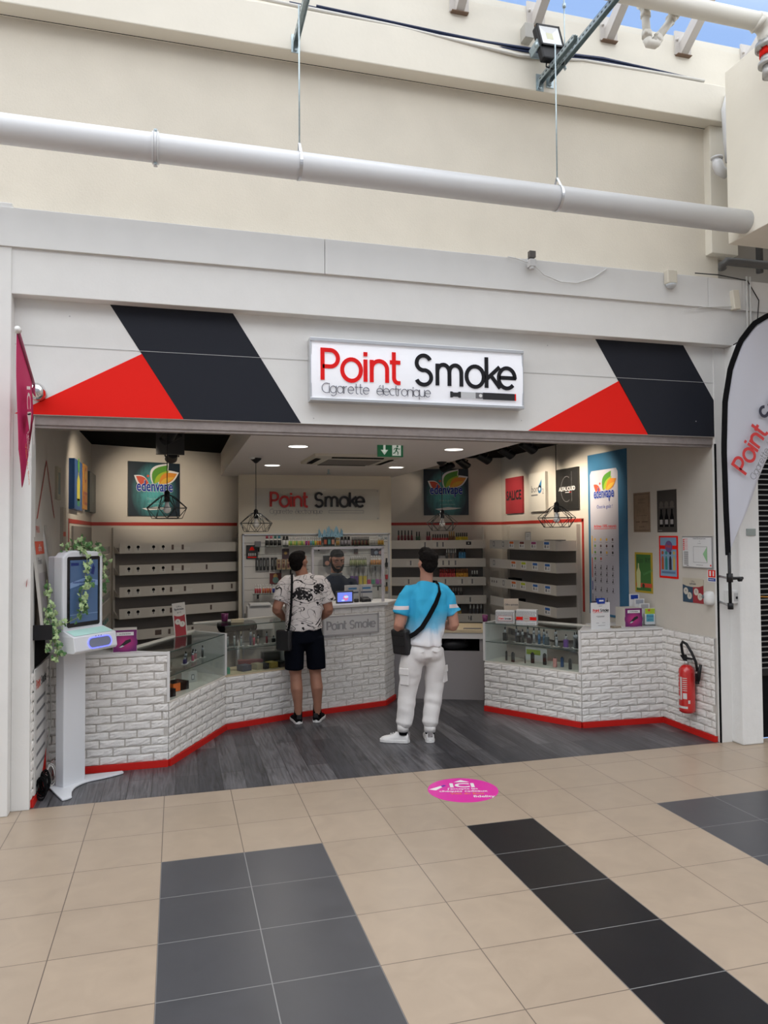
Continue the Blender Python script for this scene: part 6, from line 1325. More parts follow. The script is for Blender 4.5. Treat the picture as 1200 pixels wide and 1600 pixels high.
for nm, m_, c_, lab, rr_ in (('cable_coil', mat('cable_white', (.62, .61, .58), .5), (-.86, .50, .09), 'coil of white cable on the floor beside the kiosk foot', 17), ('cable_coil', blackmat, (-.885, .24, .08), 'tangle of black cable on the floor against the side wall', 11)):
    rnd = random.Random(rr_); pts = []
    for i in range(260):
        a = i * .33; u = i / 260; pts.append((c_[0] + (.035 + .015 * math.sin(a * .13)) * math.cos(a) * .7, c_[1] - .11 + .24 * u + rnd.uniform(-.003, .003), c_[2] + (.068 + .012 * math.sin(a * .21)) * math.sin(a) ))
    props(MB(m_).tube(pts, .0045, 6).build(nm), lab, 'cable')
props(MB(mat('cable_white')).tube([(-.90, .62, 1.0), (-.905, .63, .85), (-.90, .64, .6), (-.895, .63, .42), (-.905, .60, .33), (-.91, .57, .25), (-.89, .52, .17)], .005, 6).build('white_cable'), 'white cable hanging down the bricks behind the kiosk column', 'cable')

# ================================================================ FIRE EXTINGUISHER
t = thing('fire_extinguisher', 'red fire extinguisher with black hose hung on the low brick side wall', 'fire extinguisher', (4.375, .28, .20), -78)
exr = mat('extinguisher_red', (.50, .018, .018), .25, coat=.5)
MB(exr).lathe([(.05, 0), (.068, .012), (.07, .03), (.07, .35), (.064, .385), (.045, .41), (.028, .422)], 32).build('cylinder', t)
MB(mat('fitting_grey')).cyl((0, 0, .42), (0, 0, .455), .02, n=16).box(-.015, .06, -.01, .01, .45, .47).build('valve', t)
MB(black).loft([[(-.02, -.014, .455), (.02, -.014, .455), (.02, .014, .455), (-.02, .014, .455)], [(-.06, -.012, .50), (-.01, -.012, .51), (-.01, .012, .51), (-.06, .012, .50)]], True, False).box(-.01, .075, -.01, .01, .475, .488).build('handle', t)
MB(black).tube([(-.02, 0, .47), (-.035, -.01, .53), (-.035, -.02, .60), (-.01, -.03, .625), (.03, -.03, .61), (.075, -.02, .54), (.11, -.01, .46), (.115, 0, .38)], .012, 12).build('hose', t)
MB(black).cyl((.118, 0, .30), (.150, 0, .44), .02, .013, 14).box(.10, .125, -.012, .012, .27, .36).build('nozzle', t)
b = MB(mat('label_white', (.58, .55, .54), .5))
def wrap(b, a0, a1, z0, z1, r_=.0705):
    n = 8; vs_ = []
    for i in range(n + 1):
        a = R(-90 + a0 + (a1 - a0) * i / n); vs_ += [(r_ * math.cos(a), r_ * math.sin(a), z0), (r_ * math.cos(a), r_ * math.sin(a), z1)]
    b.add(vs_, [(2 * i, 2 * i + 2, 2 * i + 3, 2 * i + 1) for i in range(n)])
wrap(b, -40, 45, .045, .065)
for z in (.33, .30, .27): wrap(b, -55, -25, z, z + .018)
for k in range(7): wrap(b, 10, 42, .20 + k * .018, .206 + k * .018)
wrap(b, -50, -15, .12, .15); wrap(b, -10, 5, .12, .32); wrap(b, 48, 62, .09, .12); wrap(b, -50, -20, .20, .205); wrap(b, -50, -20, .22, .225); wrap(b, 12, 40, .13, .18)
b.build('label', t)
MB(mat('fitting_grey')).box(-.03, .03, .07, .105, .30, .40).box(-.05, .05, .07, .085, .10, .14).build('wall_hook', t)

# ================================================================ PEOPLE
def ring(c, ax, side, rx, ry, n=20, sq=2.0):
    ax = Vector(ax).normalized(); a = Vector(side); a = (a - ax * a.dot(ax)).normalized(); b_ = ax.cross(a); out = []
    for i in range(n):
        t_ = 2 * math.pi * i / n; cx, sx = math.cos(t_), math.sin(t_)
        out.append(Vector(c) + a * (rx * math.copysign(abs(cx) ** (2 / sq), cx)) + b_ * (ry * math.copysign(abs(sx) ** (2 / sq), sx)))
    return out
def limb(b, pts, side=(1, 0, 0), n=20, sq=2.0, round_ends=True):
    """pts: (x, y, z, rx, ry); a closed tapering tube along the joints"""
    P = [Vector(p[:3]) for p in pts]; rings = []
    for i, p in enumerate(pts):
        d = P[min(i + 1, len(P) - 1)] - P[max(i - 1, 0)]
        if round_ends and i == 0:
            for k in (.25, .6, .87): rings.append(ring(P[0] - d.normalized() * min(p[3], p[4]) * (1 - k) * .9, d, side, p[3] * k, p[4] * k, n, sq))
        rings.append(ring(P[i], d, side, p[3], p[4], n, sq))
        if round_ends and i == len(pts) - 1:
            for k in (.87, .6, .25): rings.append(ring(P[-1] + d.normalized() * min(p[3], p[4]) * (1 - k) * .9, d, side, p[3] * k, p[4] * k, n, sq))
    b.loft(rings, True, True); return b
def hand(b, w_, d, palm, thumb_side, curl=35, sc=1.0):
    """palm and five separate bent fingers; w_ wrist, d direction to the fingers, palm = palm facing"""
    w_ = Vector(w_); d = Vector(d).normalized(); p = Vector(palm); p = (p - d * p.dot(d)).normalized(); s_ = d.cross(p) * thumb_side
    L = lambda q: (q[0], q[1], q[2])
    limb(b, [(*(w_ - d * .02), .026 * sc, .020 * sc), (*(w_ + d * .03 * sc), .034 * sc, .017 * sc), (*(w_ + d * .085 * sc), .041 * sc, .014 * sc)], s_, 16)
    for k, (o, ln) in enumerate(((.031, .072), (.011, .080), (-.010, .075), (-.030, .060))):
        q = w_ + d * .088 * sc + s_ * o * sc; a = R(curl * .4); pts = [q - d * .02 * sc]
        for j in range(3):
            v = d * math.cos(a) + p * math.sin(a); q = q + v * ln * sc / 3 * (1.2 - .2 * j); pts.append(q); a += R(curl)
        limb(b, [(*pts[0], .0095 * sc, .0095 * sc), (*pts[1], .0085 * sc, .0085 * sc), (*pts[2], .0078 * sc, .0078 * sc), (*pts[3], .007 * sc, .007 * sc)], s_, 10)
    q = w_ + d * .025 * sc + s_ * .024 * sc; v = (d * .75 + s_ * .65 + p * .3).normalized(); m_ = q + v * .042 * sc; e = m_ + (d * .95 + p * .5 + s_ * .1).normalized() * .032 * sc
    limb(b, [(*q, .013 * sc, .013 * sc), (*m_, .0105 * sc, .0105 * sc), (*e, .008 * sc, .008 * sc)], p, 10)
def solid(b, name, parent, m, voxel=.008, smooth=6, wr=0, wf=10, ws=(1, 1, 1), fac=.5):
    me = bpy.data.meshes.new('t'); me.from_pydata(b.v, [], b.f); bmm = bmesh.new(); bmm.from_mesh(me); bmesh.ops.recalc_face_normals(bmm, faces=bmm.faces); bmm.to_mesh(me); bmm.free()
    o = bpy.data.objects.new('t', me); C.objects.link(o)
    rm = o.modifiers.new('r', 'REMESH'); rm.mode = 'VOXEL'; rm.voxel_size = voxel; rm.use_smooth_shade = True
    sm = o.modifiers.new('s', 'SMOOTH'); sm.factor = fac; sm.iterations = smooth
    bpy.context.view_layer.update(); dg = bpy.context.evaluated_depsgraph_get()
    nm = bpy.data.meshes.new_from_object(o.evaluated_get(dg)); bpy.data.objects.remove(o); bpy.data.meshes.remove(me)
    if wr:
        nr = [v.normal.copy() for v in nm.vertices]
        for v, n_ in zip(nm.vertices, nr):
            q = Vector((v.co.x * ws[0], v.co.y * ws[1], v.co.z * ws[2])) * wf
            k = noise.noise(q + Vector((3.1, 1.7, .4)) + .8 * noise.noise_vector(q * .6)); v.co += n_ * (wr * (k - .35 * abs(k) * 0) )
    nm.materials.clear(); nm.materials.append(m); nm.polygons.foreach_set('use_smooth', [True] * len(nm.polygons)); nm.name = name
    r_ = bpy.data.objects.new(name, nm); C.objects.link(r_); r_.parent = parent; return r_
def head(b, c, rz=0, tilt=0, face=True, sc=1.0):
    """skull, jaw, nose, lips, ears and neck root; faces -y before turning"""
    T0 = b.T; b.T = T0 @ Matrix.Translation(Vector(c)) @ Matrix.Rotation(R(rz), 4, 'Z') @ Matrix.Rotation(R(tilt), 4, 'X') @ Matrix.Scale(sc, 4)
    b.ball((0, .012, .030), (.074, .092, .082), 24, 16)
    limb(b, [(0, -.012, .035, .070, .078), (0, -.026, -.03, .062, .064), (0, -.040, -.075, .044, .045), (0, -.052, -.095, .028, .028)], (1, 0, 0), 20)
    if face:
        limb(b, [(0, -.086, .022, .009, .008), (0, -.100, -.008, .011, .011), (0, -.098, -.024, .016, .010)], (1, 0, 0), 10)
        b.ball((0, -.086, -.050), (.024, .010, .006), 12, 6).ball((0, -.084, -.061), (.021, .010, .007), 12, 6).ball((0, -.074, -.092), (.020, .014, .014), 12, 8)
        for s_ in (-1, 1): b.ball((s_ * .032, -.078, .036), (.022, .010, .008), 12, 6).ball((s_ * .045, -.062, -.012), (.020, .016, .016), 12, 8)
    for s_ in (-1, 1): b.ball((s_ * .078, .008, -.002), (.009, .020, .033), 10, 8).ball((s_ * .082, .016, .012), (.008, .013, .016), 8, 6)
    b.T = T0
def hair_cap(b, c, rz, tilt, shape, sc=1.0):
    T0 = b.T; b.T = T0 @ Matrix.Translation(Vector(c)) @ Matrix.Rotation(R(rz), 4, 'Z') @ Matrix.Rotation(R(tilt), 4, 'X') @ Matrix.Scale(sc, 4)
    for (cc_, rr) in shape: b.ball(cc_, rr, 22, 14)
    b.T = T0
def cloth_mat(name, build):
    m = bpy.data.materials.new(name); m.use_nodes = True; MAT[name] = m; build(m.node_tree.nodes, m.node_tree.links, m.node_tree.nodes['Principled BSDF']); return m

# ---- man in blue and white, seen from behind --------------------------------
def blue_shirt(n, l, b):
    b.inputs['Roughness'].default_value = .8; b.inputs['Specular IOR Level'].default_value = .2
    t = n.new('ShaderNodeTexCoord'); s_ = n.new('ShaderNodeSeparateXYZ'); l.new(t.outputs['Object'], s_.inputs[0])
    nz = n.new('ShaderNodeTexNoise'); nz.inputs['Scale'].default_value = 7; nz.inputs['Detail'].default_value = 4; mp = n.new('ShaderNodeMapping'); mp.inputs['Scale'].default_value = (1.6, 1, .5); l.new(t.outputs['Object'], mp.inputs[0]); l.new(mp.outputs[0], nz.inputs['Vector'])
    a = n.new('ShaderNodeMath'); a.operation = 'MULTIPLY_ADD'; a.inputs[1].default_value = .16; l.new(nz.outputs['Fac'], a.inputs[0]); l.new(s_.outputs['Z'], a.inputs[2])
    x = n.new('ShaderNodeMath'); x.operation = 'MULTIPLY_ADD'; x.inputs[1].default_value = -.10; l.new(s_.outputs['X'], x.inputs[0]); l.new(a.outputs[0], x.inputs[2])
    cr = n.new('ShaderNodeValToRGB'); e = cr.color_ramp.elements; e[0].position = .0; e[0].color = (.78, .78, .80, 1); e[1].position = 1; e[1].color = (.045, .42, .70, 1)
    q = cr.color_ramp.elements.new(.30); q.color = (.68, .73, .80, 1); q = cr.color_ramp.elements.new(.52); q.color = (.20, .50, .72, 1)
    mr_ = n.new('ShaderNodeMapRange'); mr_.inputs['From Min'].default_value = .955; mr_.inputs['From Max'].default_value = 1.20; l.new(x.outputs[0], mr_.inputs['Value']); l.new(mr_.outputs['Result'], cr.inputs[0])
    # white band on the sleeves
    ax = n.new('ShaderNodeMath'); ax.operation = 'ABSOLUTE'; l.new(s_.outputs['X'], ax.inputs[0]); g1 = n.new('ShaderNodeMath'); g1.operation = 'GREATER_THAN'; g1.inputs[1].default_value = .185; l.new(ax.outputs[0], g1.inputs[0])
    g2 = n.new('ShaderNodeMath'); g2.operation = 'COMPARE'; g2.inputs[1].default_value = 1.165; g2.inputs[2].default_value = .016; l.new(s_.outputs['Z'], g2.inputs[0])
    g3 = n.new('ShaderNodeMath'); g3.operation = 'MULTIPLY'; l.new(g1.outputs[0], g3.inputs[0]); l.new(g2.outputs[0], g3.inputs[1])
    mx_ = n.new('ShaderNodeMixRGB'); mx_.inputs['Color2'].default_value = (.74, .66, .68, 1); l.new(g3.outputs[0], mx_.inputs['Fac']); l.new(cr.outputs[0], mx_.inputs['Color1']); l.new(mx_.outputs[0], b.inputs['Base Color'])
M2 = (2.12, .80, 0)
t = thing('person', 'man in a blue and white T-shirt and white cargo joggers, black bag, back turned', 'person', M2)
b = MB()
HC = (.010, .0, 1.535)
head(b, HC, 180 + 6, -10)
limb(b, [(0, .005, 1.30, .062, .058), (.004, .012, 1.40, .056, .055), (.008, .010, 1.50, .056, .058)], (1, 0, 0))
limb(b, [(-.03, .01, .86, .130, .09), (-.01, .01, 1.0, .135, .09), (0, .0, 1.15, .145, .095), (0, .0, 1.24, .130, .08), (0, .0, 1.30, .07, .06)], (1, 0, 0), 24, 2.3)
AR_ = {}
for s_, sh, el, wr_ in ((-1, (-.190, .0, 1.24), (-.262, -.015, 1.00), (-.160, .20, .985)), (1, (.200, .0, 1.235), (.250, -.02, .985), (.150, .20, .985))):
    limb(b, [(sh[0] * .7, 0, sh[2] + .02, .04, .04), (*sh, .046, .050), ((sh[0] + el[0]) / 2, -.01, 1.12, .050, .054), (*el, .043, .045), ], (0, 1, 0))
    limb(b, [(*el, .046, .046), ((el[0] * .6 + wr_[0] * .4), (el[1] * .6 + wr_[1] * .4), (el[2] * .6 + wr_[2] * .4), .044, .042), (*wr_, .028, .024)], (0, 0, 1))
    hand(b, wr_, (-s_ * .25, 1, .10), (-s_ * .5, 0, .8), -s_ if False else s_, 38)
limb(b, [(-.11, .0, .80, .06, .08), (-.165, .02, .44, .06, .06), (-.225, -.01, .10, .042, .045)], (1, 0, 0)); limb(b, [(.05, .0, .80, .06, .08), (.06, .01, .44, .06, .06), (.0, -.05, .10, .042, .045)], (1, 0, 0))
solid(b, 'body', t, skin2, .007, 5)
b = MB(); hair_cap(b, HC, 186, -10, [((0, .014, .060), (.082, .098, .082)), ((0, .045, .008), (.073, .070, .066)), ((0, -.040, .092), (.068, .056, .046)), ((.02, -.02, .115), (.05, .05, .035)), ((.0, .060, -.025), (.052, .040, .040))])
solid(b, 'hair', t, hairm, .005, 3, .007, 40)
b = MB()
limb(b, [(-.034, .005, .838, .163, .138), (-.032, .004, .862, .168, .140), (-.022, .0, .92, .166, .130), (-.012, .0, 1.02, .170, .120), (0, .0, 1.14, .182, .126), (0, .0, 1.24, .185, .118), (0, .0, 1.30, .165, .100), (0, .0, 1.345, .100, .078), (.004, .006, 1.375, .070, .064)], (1, 0, 0), 28, 2.4, False)
for s_, sh, en in ((-1, (-.165, .0, 1.288), (-.243, -.01, 1.105)), (1, (.172, .0, 1.283), (.246, -.01, 1.098))):
    limb(b, [(sh[0] * .55, 0, sh[2] + .012, .060, .066), (sh[0] * .95, 0, sh[2] + .004, .064, .070), (sh[0] * 1.14, -.002, sh[2] - .035, .064, .072), ((sh[0] * .4 + en[0] * .6), -.005, (sh[2] * .4 + en[2] * .6), .066, .073), (*en, .066, .072)], (0, 1, 0), 24, 2.1, False)
solid(b, 'tshirt', t, cloth_mat('blue_ombre_shirt', blue_shirt), .006, 4, .020, 9, (1.5, 1.0, .8))
jm = mat('white_jogger', (.70, .68, .67), .8, bump=.2, bscale=30)
b = MB()
limb(b, [(-.034, .005, .875, .140, .105), (-.034, .008, .815, .160, .124), (-.034, .01, .74, .186, .134)], (1, 0, 0), 26, 2.3)
limb(b, [(-.120, .005, .78, .090, .120), (-.146, .01, .64, .100, .108), (-.165, .015, .50, .083, .088), (-.178, .012, .40, .079, .082), (-.195, .005, .30, .077, .080), (-.212, -.005, .20, .070, .072), (-.222, -.01, .165, .072, .072), (-.228, -.01, .135, .052, .054)], (1, 0, 0), 24)
limb(b, [(.055, .005, .78, .092, .120), (.076, .01, .64, .094, .105), (.068, .01, .50, .084, .088), (.060, .005, .40, .080, .082), (.042, -.01, .30, .078, .080), (.022, -.03, .20, .072, .072), (.012, -.04, .160, .076, .074), (.006, -.045, .125, .054, .055)], (1, 0, 0), 24)
for sx in (-1, 1): b.ball((-.028 + sx * .075, -.045, .765), (.088, .088, .09), 18, 12)
solid(b, 'joggers', t, jm, .008, 6, .011, 8, (.9, .9, 1.25))
b = MB()
limb(b, [(-.228, -.01, .155, .050, .052), (-.229, -.01, .098, .048, .050)], (1, 0, 0), 20, 2, False); b.build('ankle_cuff', t, jm); b = MB(); limb(b, [(.006, -.045, .145, .051, .052), (.004, -.045, .085, .049, .050)], (1, 0, 0), 20, 2, False)
b.build('ankle_cuff', t, jm)
for x, y, z, rz in ((-.222, -.050, .60, -38), (.158, -.02, .60, 62)):
    b = MB(jm); b.T = Matrix.Translation((x, y, z)) @ Matrix.Rotation(R(rz - 12), 4, 'Z') @ Matrix.Rotation(R(-3), 4, 'X'); b.box(-.045, .045, -.006, .02, -.10, .035).box(-.048, .048, -.013, .0, -.015, .045); b.build('cargo_pocket', t, bevel=.006)
b = MB(jm); 
for x in (-.075, .075): b = MB(jm); b.T = Matrix.Translation((x - .03, -.131, .79)) @ Matrix.Rotation(R(18 if x > 0 else -18), 4, 'Z'); b.stroke([(-.034, .0), (.0, -.009), (.034, .002)], .005, -.004, .02); b.build('back_pocket_welt', t)
def shoe(parent, x, y, rz, sole_m, up_m, tab_m, ln=.27, name='sneaker'):
    T = Matrix.Translation((x, y, 0)) @ Matrix.Rotation(R(rz), 4, 'Z'); b = MB(); b.T = T
    def sec(yy, w_, h0, h1): return [(-w_, yy, h0), (w_, yy, h0), (w_ * .98, yy, (h0 + h1) / 2), (w_ * .6, yy, h1), (-w_ * .6, yy, h1), (-w_ * .98, yy, (h0 + h1) / 2)]
    prof = [(-.055, .022, .02, .06), (-.045, .034, .015, .085), (0, .038, .012, .10), (.05, .037, .012, .095), (.09, .041, .012, .072), (.14, .046, .012, .055), (.19, .042, .014, .045), (.215, .026, .018, .036)]
    k = ln / .27; b.loft([sec(a * k, w_, h0, h1) for a, w_, h0, h1 in prof], True, True); o = solid(b, name, parent, up_m, .006, 5)
    b = MB(sole_m); b.T = T; q = [(-.032, -.045), (-.042, -.01), (-.040, .06), (-.048, .12), (-.047, .18), (-.03, .22), (0, .228), (.03, .22), (.047, .18), (.048, .12), (.040, .06), (.042, -.01), (.032, -.045), (0, -.060)]
    b.pz([(a, c_ * k) for a, c_ in q], 0, .028); b.build('sole', o, bevel=.005)
    b = MB(tab_m); b.T = T; b.loft([[(-.022, -.058, .05), (.022, -.058, .05), (.022, -.03, .05), (-.022, -.03, .05)], [(-.020, -.052, .09), (.020, -.052, .09), (.020, -.03, .09), (-.020, -.03, .09)]], True, False); b.build('heel_tab', o, bevel=.004)
    b = MB(paper if up_m != blackmat else black); b.T = T
    for i in range(4): b.tube([(-.022, .045 + i * .022, .088 - i * .008), (0, .047 + i * .022, .097 - i * .008), (.022, .045 + i * .022, .088 - i * .008)], .0035, 6)
    b.build('laces', o)
shw = mat('white_leather', (.72, .71, .70), .45); tabg = mat('grey_snake_tab', (.22, .20, .20), .5, var=.5, vscale=60)
shoe(t, -.222, -.005, 62, shw, shw, tabg, .25); shoe(t, .004, -.045, -14, shw, shw, tabg, .27)
b = MB(blackmat); limb(b, [(-.226, -.01, .12, .040, .042), (-.226, -.01, .07, .040, .042)], (1, 0, 0), 16, 2, False); b.build('sock', t); b = MB(blackmat); limb(b, [(.004, -.045, .11, .040, .042), (.004, -.045, .07, .040, .042)], (1, 0, 0), 16, 2, False); b.build('sock', t)
# crossbody bag: belongs to its wearer but is a thing of its own
tb = thing('crossbody_bag', 'black crossbody bag with a broad strap across the blue T-shirt', 'bag', M2)
q = [(.070, .085, 1.36), (.088, .02, 1.385), (.098, -.055, 1.352), (.082, -.115, 1.29), (.035, -.142, 1.20), (-.03, -.142, 1.09), (-.09, -.138, 1.0), (-.150, -.132, .95), (-.19, -.095, .92)]
b = MB(blackmat); rings = []
for i, p in enumerate(q):
    d = (Vector(q[min(i + 1, len(q) - 1)]) - Vector(q[max(i - 1, 0)])).normalized(); nrm = Vector((p[0] * .8, min(p[1], .02) - .0, 0 if i > 1 else .6)).normalized() if i > 0 else Vector((0, .4, 1)); sd = d.cross(nrm).normalized(); nn = sd.cross(d)
    rings.append([Vector(p) + sd * .020 - nn * .003, Vector(p) + sd * .020 + nn * .003, Vector(p) - sd * .020 + nn * .003, Vector(p) - sd * .020 - nn * .003])
b.loft(rings, True, False); b.build('strap', tb)
b = MB(mat('black_leather', (.010, .010, .012), .4, bump=.2, bscale=90)); b.T = Matrix.Translation((-.225, -.005, .865)) @ Matrix.Rotation(R(-6), 4, 'Y') @ Matrix.Rotation(R(-68), 4, 'Z'); b.box(-.115, .085, -.035, .035, -.11, .11); b.build('pouch', tb, bevel=.018)
b = MB(black); b.T = Matrix.Translation((-.225, -.005, .865)) @ Matrix.Rotation(R(-6), 4, 'Y') @ Matrix.Rotation(R(-68), 4, 'Z'); b.box(-.09, .06, -.041, -.034, .055, .061).box(-.09, .06, -.041, -.034, -.03, -.025); b.build('zip', tb)
props(MB(black).box(-.035, .035, -.006, .006, -.07, .07).build('phone', loc=(2.12, 1.06, 1.02)), 'dark phone held in front of the man in blue, hidden by his body', 'phone') if False else None

# ---- man in the patterned shirt, seen from behind -----------------------------
def flower_shirt(n, l, b):
    b.inputs['Roughness'].default_value = .8; b.inputs['Specular IOR Level'].default_value = .2
    t = n.new('ShaderNodeTexCoord')
    def noise_(sc, loc, dist=1.0, det=2, scl=(1, 1, 1)):
        mp = n.new('ShaderNodeMapping'); mp.inputs['Location'].default_value = loc; mp.inputs['Scale'].default_value = scl; l.new(t.outputs['Object'], mp.inputs[0])
        x = n.new('ShaderNodeTexNoise'); x.inputs['Scale'].default_value = sc; x.inputs['Distortion'].default_value = dist; x.inputs['Detail'].default_value = det; l.new(mp.outputs[0], x.inputs['Vector']); return x.outputs['Fac']
    def M_(op, a, b_, c_=None):
        q = n.new('ShaderNodeMath'); q.operation = op
        for i, v in enumerate((a, b_, c_)):
            if v is None: continue
            if isinstance(v, (int, float)): q.inputs[i].default_value = v
            else: l.new(v, q.inputs[i])
        return q.outputs[0]
    l1 = M_('COMPARE', noise_(4.4, (0, 0, 0), 1.4, 1, (1, 1, 1.4)), .5, .0075); l2 = M_('COMPARE', noise_(5.2, (5, 2, 1), 1.8, 1, (.7, 1, 1.7)), .47, .0065); l3 = M_('COMPARE', noise_(3.0, (1, 7, 3), .8, 2, (1, 1, 2)), .55, .009)
    mask3 = M_('GREATER_THAN', noise_(3, (2, 2, 9)), .52); lines = M_('MAXIMUM', M_('MAXIMUM', l1, l2), M_('MULTIPLY', l3, mask3))
    def blob(cx, cz, r_):
        mp = n.new('ShaderNodeMapping'); mp.inputs['Location'].default_value = (-cx, 0, -cz); mp.inputs['Scale'].default_value = (1, 0, 1); l.new(t.outputs['Object'], mp.inputs[0])
        ln = n.new('ShaderNodeVectorMath'); ln.operation = 'LENGTH'; l.new(mp.outputs[0], ln.inputs[0])
        d = M_('MULTIPLY_ADD', noise_(24, (cx, 0, cz), .5, 2), .055, ln.outputs['Value']); return M_('LESS_THAN', d, r_ + .0275)
    s_ = n.new('ShaderNodeSeparateXYZ'); l.new(t.outputs['Object'], s_.inputs[0]); back = M_('LESS_THAN', s_.outputs['Y'], 0.0)
    bl = M_('MAXIMUM', M_('MAXIMUM', blob(-.055, 1.245, .058), blob(.020, 1.212, .044)), M_('MAXIMUM', blob(.125, 1.285, .054), blob(-.100, 1.225, .036)))
    bl = M_('MULTIPLY', bl, M_('GREATER_THAN', noise_(40, (0, 3, 0), .3, 2), .42)); bl = M_('MULTIPLY', bl, back)
    tot = M_('MAXIMUM', lines, bl)
    mx_ = n.new('ShaderNodeMixRGB'); mx_.inputs['Color1'].default_value = (.66, .62, .61, 1); mx_.inputs['Color2'].default_value = (.015, .014, .016, 1); l.new(tot, mx_.inputs['Fac']); l.new(mx_.outputs[0], b.inputs['Base Color'])
M1 = (1.185, 1.71, 0)
t = thing('person', 'man in a black and white flowered shirt and black shorts, back turned', 'person', M1)
b = MB(); HC = (-.045, .02, 1.535)
head(b, HC, 180 - 42, -14)
limb(b, [(0, .0, 1.33, .064, .060), (-.015, .01, 1.42, .058, .057), (-.035, .015, 1.50, .056, .060)], (1, 0, 0))
limb(b, [(0, .01, .84, .130, .09), (0, .0, 1.0, .135, .095), (0, .0, 1.2, .145, .098), (0, .0, 1.30, .125, .08), (0, .0, 1.36, .07, .06)], (1, 0, 0), 24, 2.3)
for s_, sh, el, wr_ in ((-1, (-.185, .0, 1.29), (-.268, -.03, 1.095), (-.165, .17, .985)), (1, (.190, .0, 1.28), (.240, -.03, 1.065), (.170, .16, .965))):
    limb(b, [(sh[0] * .7, 0, sh[2] + .02, .04, .04), (*sh, .045, .050), ((sh[0] + el[0]) / 2, -.015, (sh[2] + el[2]) / 2, .048, .052), (*el, .042, .044)], (0, 1, 0))
    limb(b, [(*el, .044, .044), ((el[0] * .6 + wr_[0] * .4), (el[1] * .6 + wr_[1] * .4), (el[2] * .6 + wr_[2] * .4), .043, .040), (*wr_, .028, .023)], (0, 0, 1))
    hand(b, wr_, (-s_ * .35, .9, .05), (-s_ * .3, 0, -.9), -s_, 30)
limb(b, [(-.085, .0, .80, .06, .08), (-.085, .02, .56, .074, .078), (-.078, .02, .46, .055, .058), (-.074, -.012, .33, .058, .062), (-.062, -.01, .20, .042, .046), (-.058, .0, .10, .036, .042), (-.058, .01, .06, .036, .05)], (1, 0, 0))
limb(b, [(.090, .0, .80, .06, .08), (.108, .02, .56, .074, .078), (.112, .02, .46, .055, .058), (.122, -.012, .33, .058, .062), (.128, .0, .20, .042, .046), (.128, .01, .10, .036, .042), (.128, .02, .06, .036, .05)], (1, 0, 0))
solid(b, 'body', t, skin1, .007, 5)
b = MB(); hair_cap(b, HC, 138, -14, [((0, .020, .045), (.079, .092, .074)), ((0, .045, .0), (.069, .062, .060)), ((0, -.035, .078), (.060, .045, .030)), ((0, .05, -.035), (.056, .044, .036))])
solid(b, 'hair', t, hairm, .006, 4, .002, 60)
b = MB()
limb(b, [(.005, .005, .90, .178, .135), (.0, .0, 1.0, .172, .128), (0, .0, 1.15, .174, .126), (0, .0, 1.27, .182, .120), (0, .0, 1.34, .165, .102), (0, .0, 1.385, .105, .08), (-.008, .004, 1.415, .070, .064)], (1, 0, 0), 28, 2.5, False)
for s_, sh, en in ((-1, (-.160, .0, 1.345), (-.235, -.01, 1.165)), (1, (.166, .0, 1.335), (.236, -.01, 1.150))):
    limb(b, [(sh[0] * .55, 0, sh[2] + .012, .060, .066), (sh[0] * .95, 0, sh[2] + .004, .064, .070), (sh[0] * 1.14, -.002, sh[2] - .035, .064, .074), ((sh[0] * .4 + en[0] * .6), -.005, (sh[2] * .4 + en[2] * .6), .067, .076), (*en, .068, .076)], (0, 1, 0), 24, 2.1, False)
solid(b, 'shirt', t, cloth_mat('flower_shirt', flower_shirt), .006, 5, .013, 8, (1.5, 1, .8))
b = MB(); limb(b, [(.0, .01, .93, .160, .122), (.0, .01, .84, .176, .134), (.005, .01, .78, .178, .134)], (1, 0, 0), 26, 2.4)
limb(b, [(-.090, .01, .82, .092, .125), (-.092, .012, .68, .094, .112), (-.092, .015, .515, .090, .100)], (1, 0, 0), 24, 2.2, False); limb(b, [(.098, .01, .82, .092, .125), (.112, .012, .68, .094, .112), (.120, .015, .515, .090, .100)], (1, 0, 0), 24, 2.2, False)
solid(b, 'shorts', t, mat('black_shorts', (.004, .005, .009), .9, spec=.05), .008, 5, .006, 9)
b = MB(blackmat); limb(b, [(-.058, .005, .155, .040, .046), (-.058, .01, .05, .041, .05)], (1, 0, 0), 16, 2, False); b.build('sock', t); b = MB(blackmat); limb(b, [(.128, .015, .16, .040, .046), (.128, .02, .05, .041, .05)], (1, 0, 0), 16, 2, False); b.build('sock', t)
shoe(t, -.058, .01, 4, shw, blackmat, black, .24); shoe(t, .128, .02, -24, shw, blackmat, black, .24)
tb = thing('shoulder_bag', 'small black shoulder bag on a thin strap behind the flowered shirt', 'bag', M1)
b = MB(blackmat); q = [(-.105, .07, 1.40), (-.115, .0, 1.428), (-.125, -.075, 1.39), (-.135, -.128, 1.28), (-.142, -.142, 1.15), (-.155, -.145, 1.0), (-.17, -.13, .90)]; rings = []
for i, p in enumerate(q):
    d = (Vector(q[min(i + 1, len(q) - 1)]) - Vector(q[max(i - 1, 0)])).normalized(); sd = Vector((1, 0, 0)); sd = (sd - d * sd.dot(d)).normalized(); nn = sd.cross(d)
    rings.append([Vector(p) + sd * .011 - nn * .003, Vector(p) + sd * .011 + nn * .003, Vector(p) - sd * .011 + nn * .003, Vector(p) - sd * .011 - nn * .003])
b.loft(rings, True, False); b.build('strap', tb)
b = MB(mat('black_leather')); b.T = Matrix.Translation((-.195, -.09, .815)) @ Matrix.Rotation(R(-40), 4, 'Z'); b.box(-.09, .07, -.03, .03, -.105, .09); b.build('pouch', tb, bevel=.02)

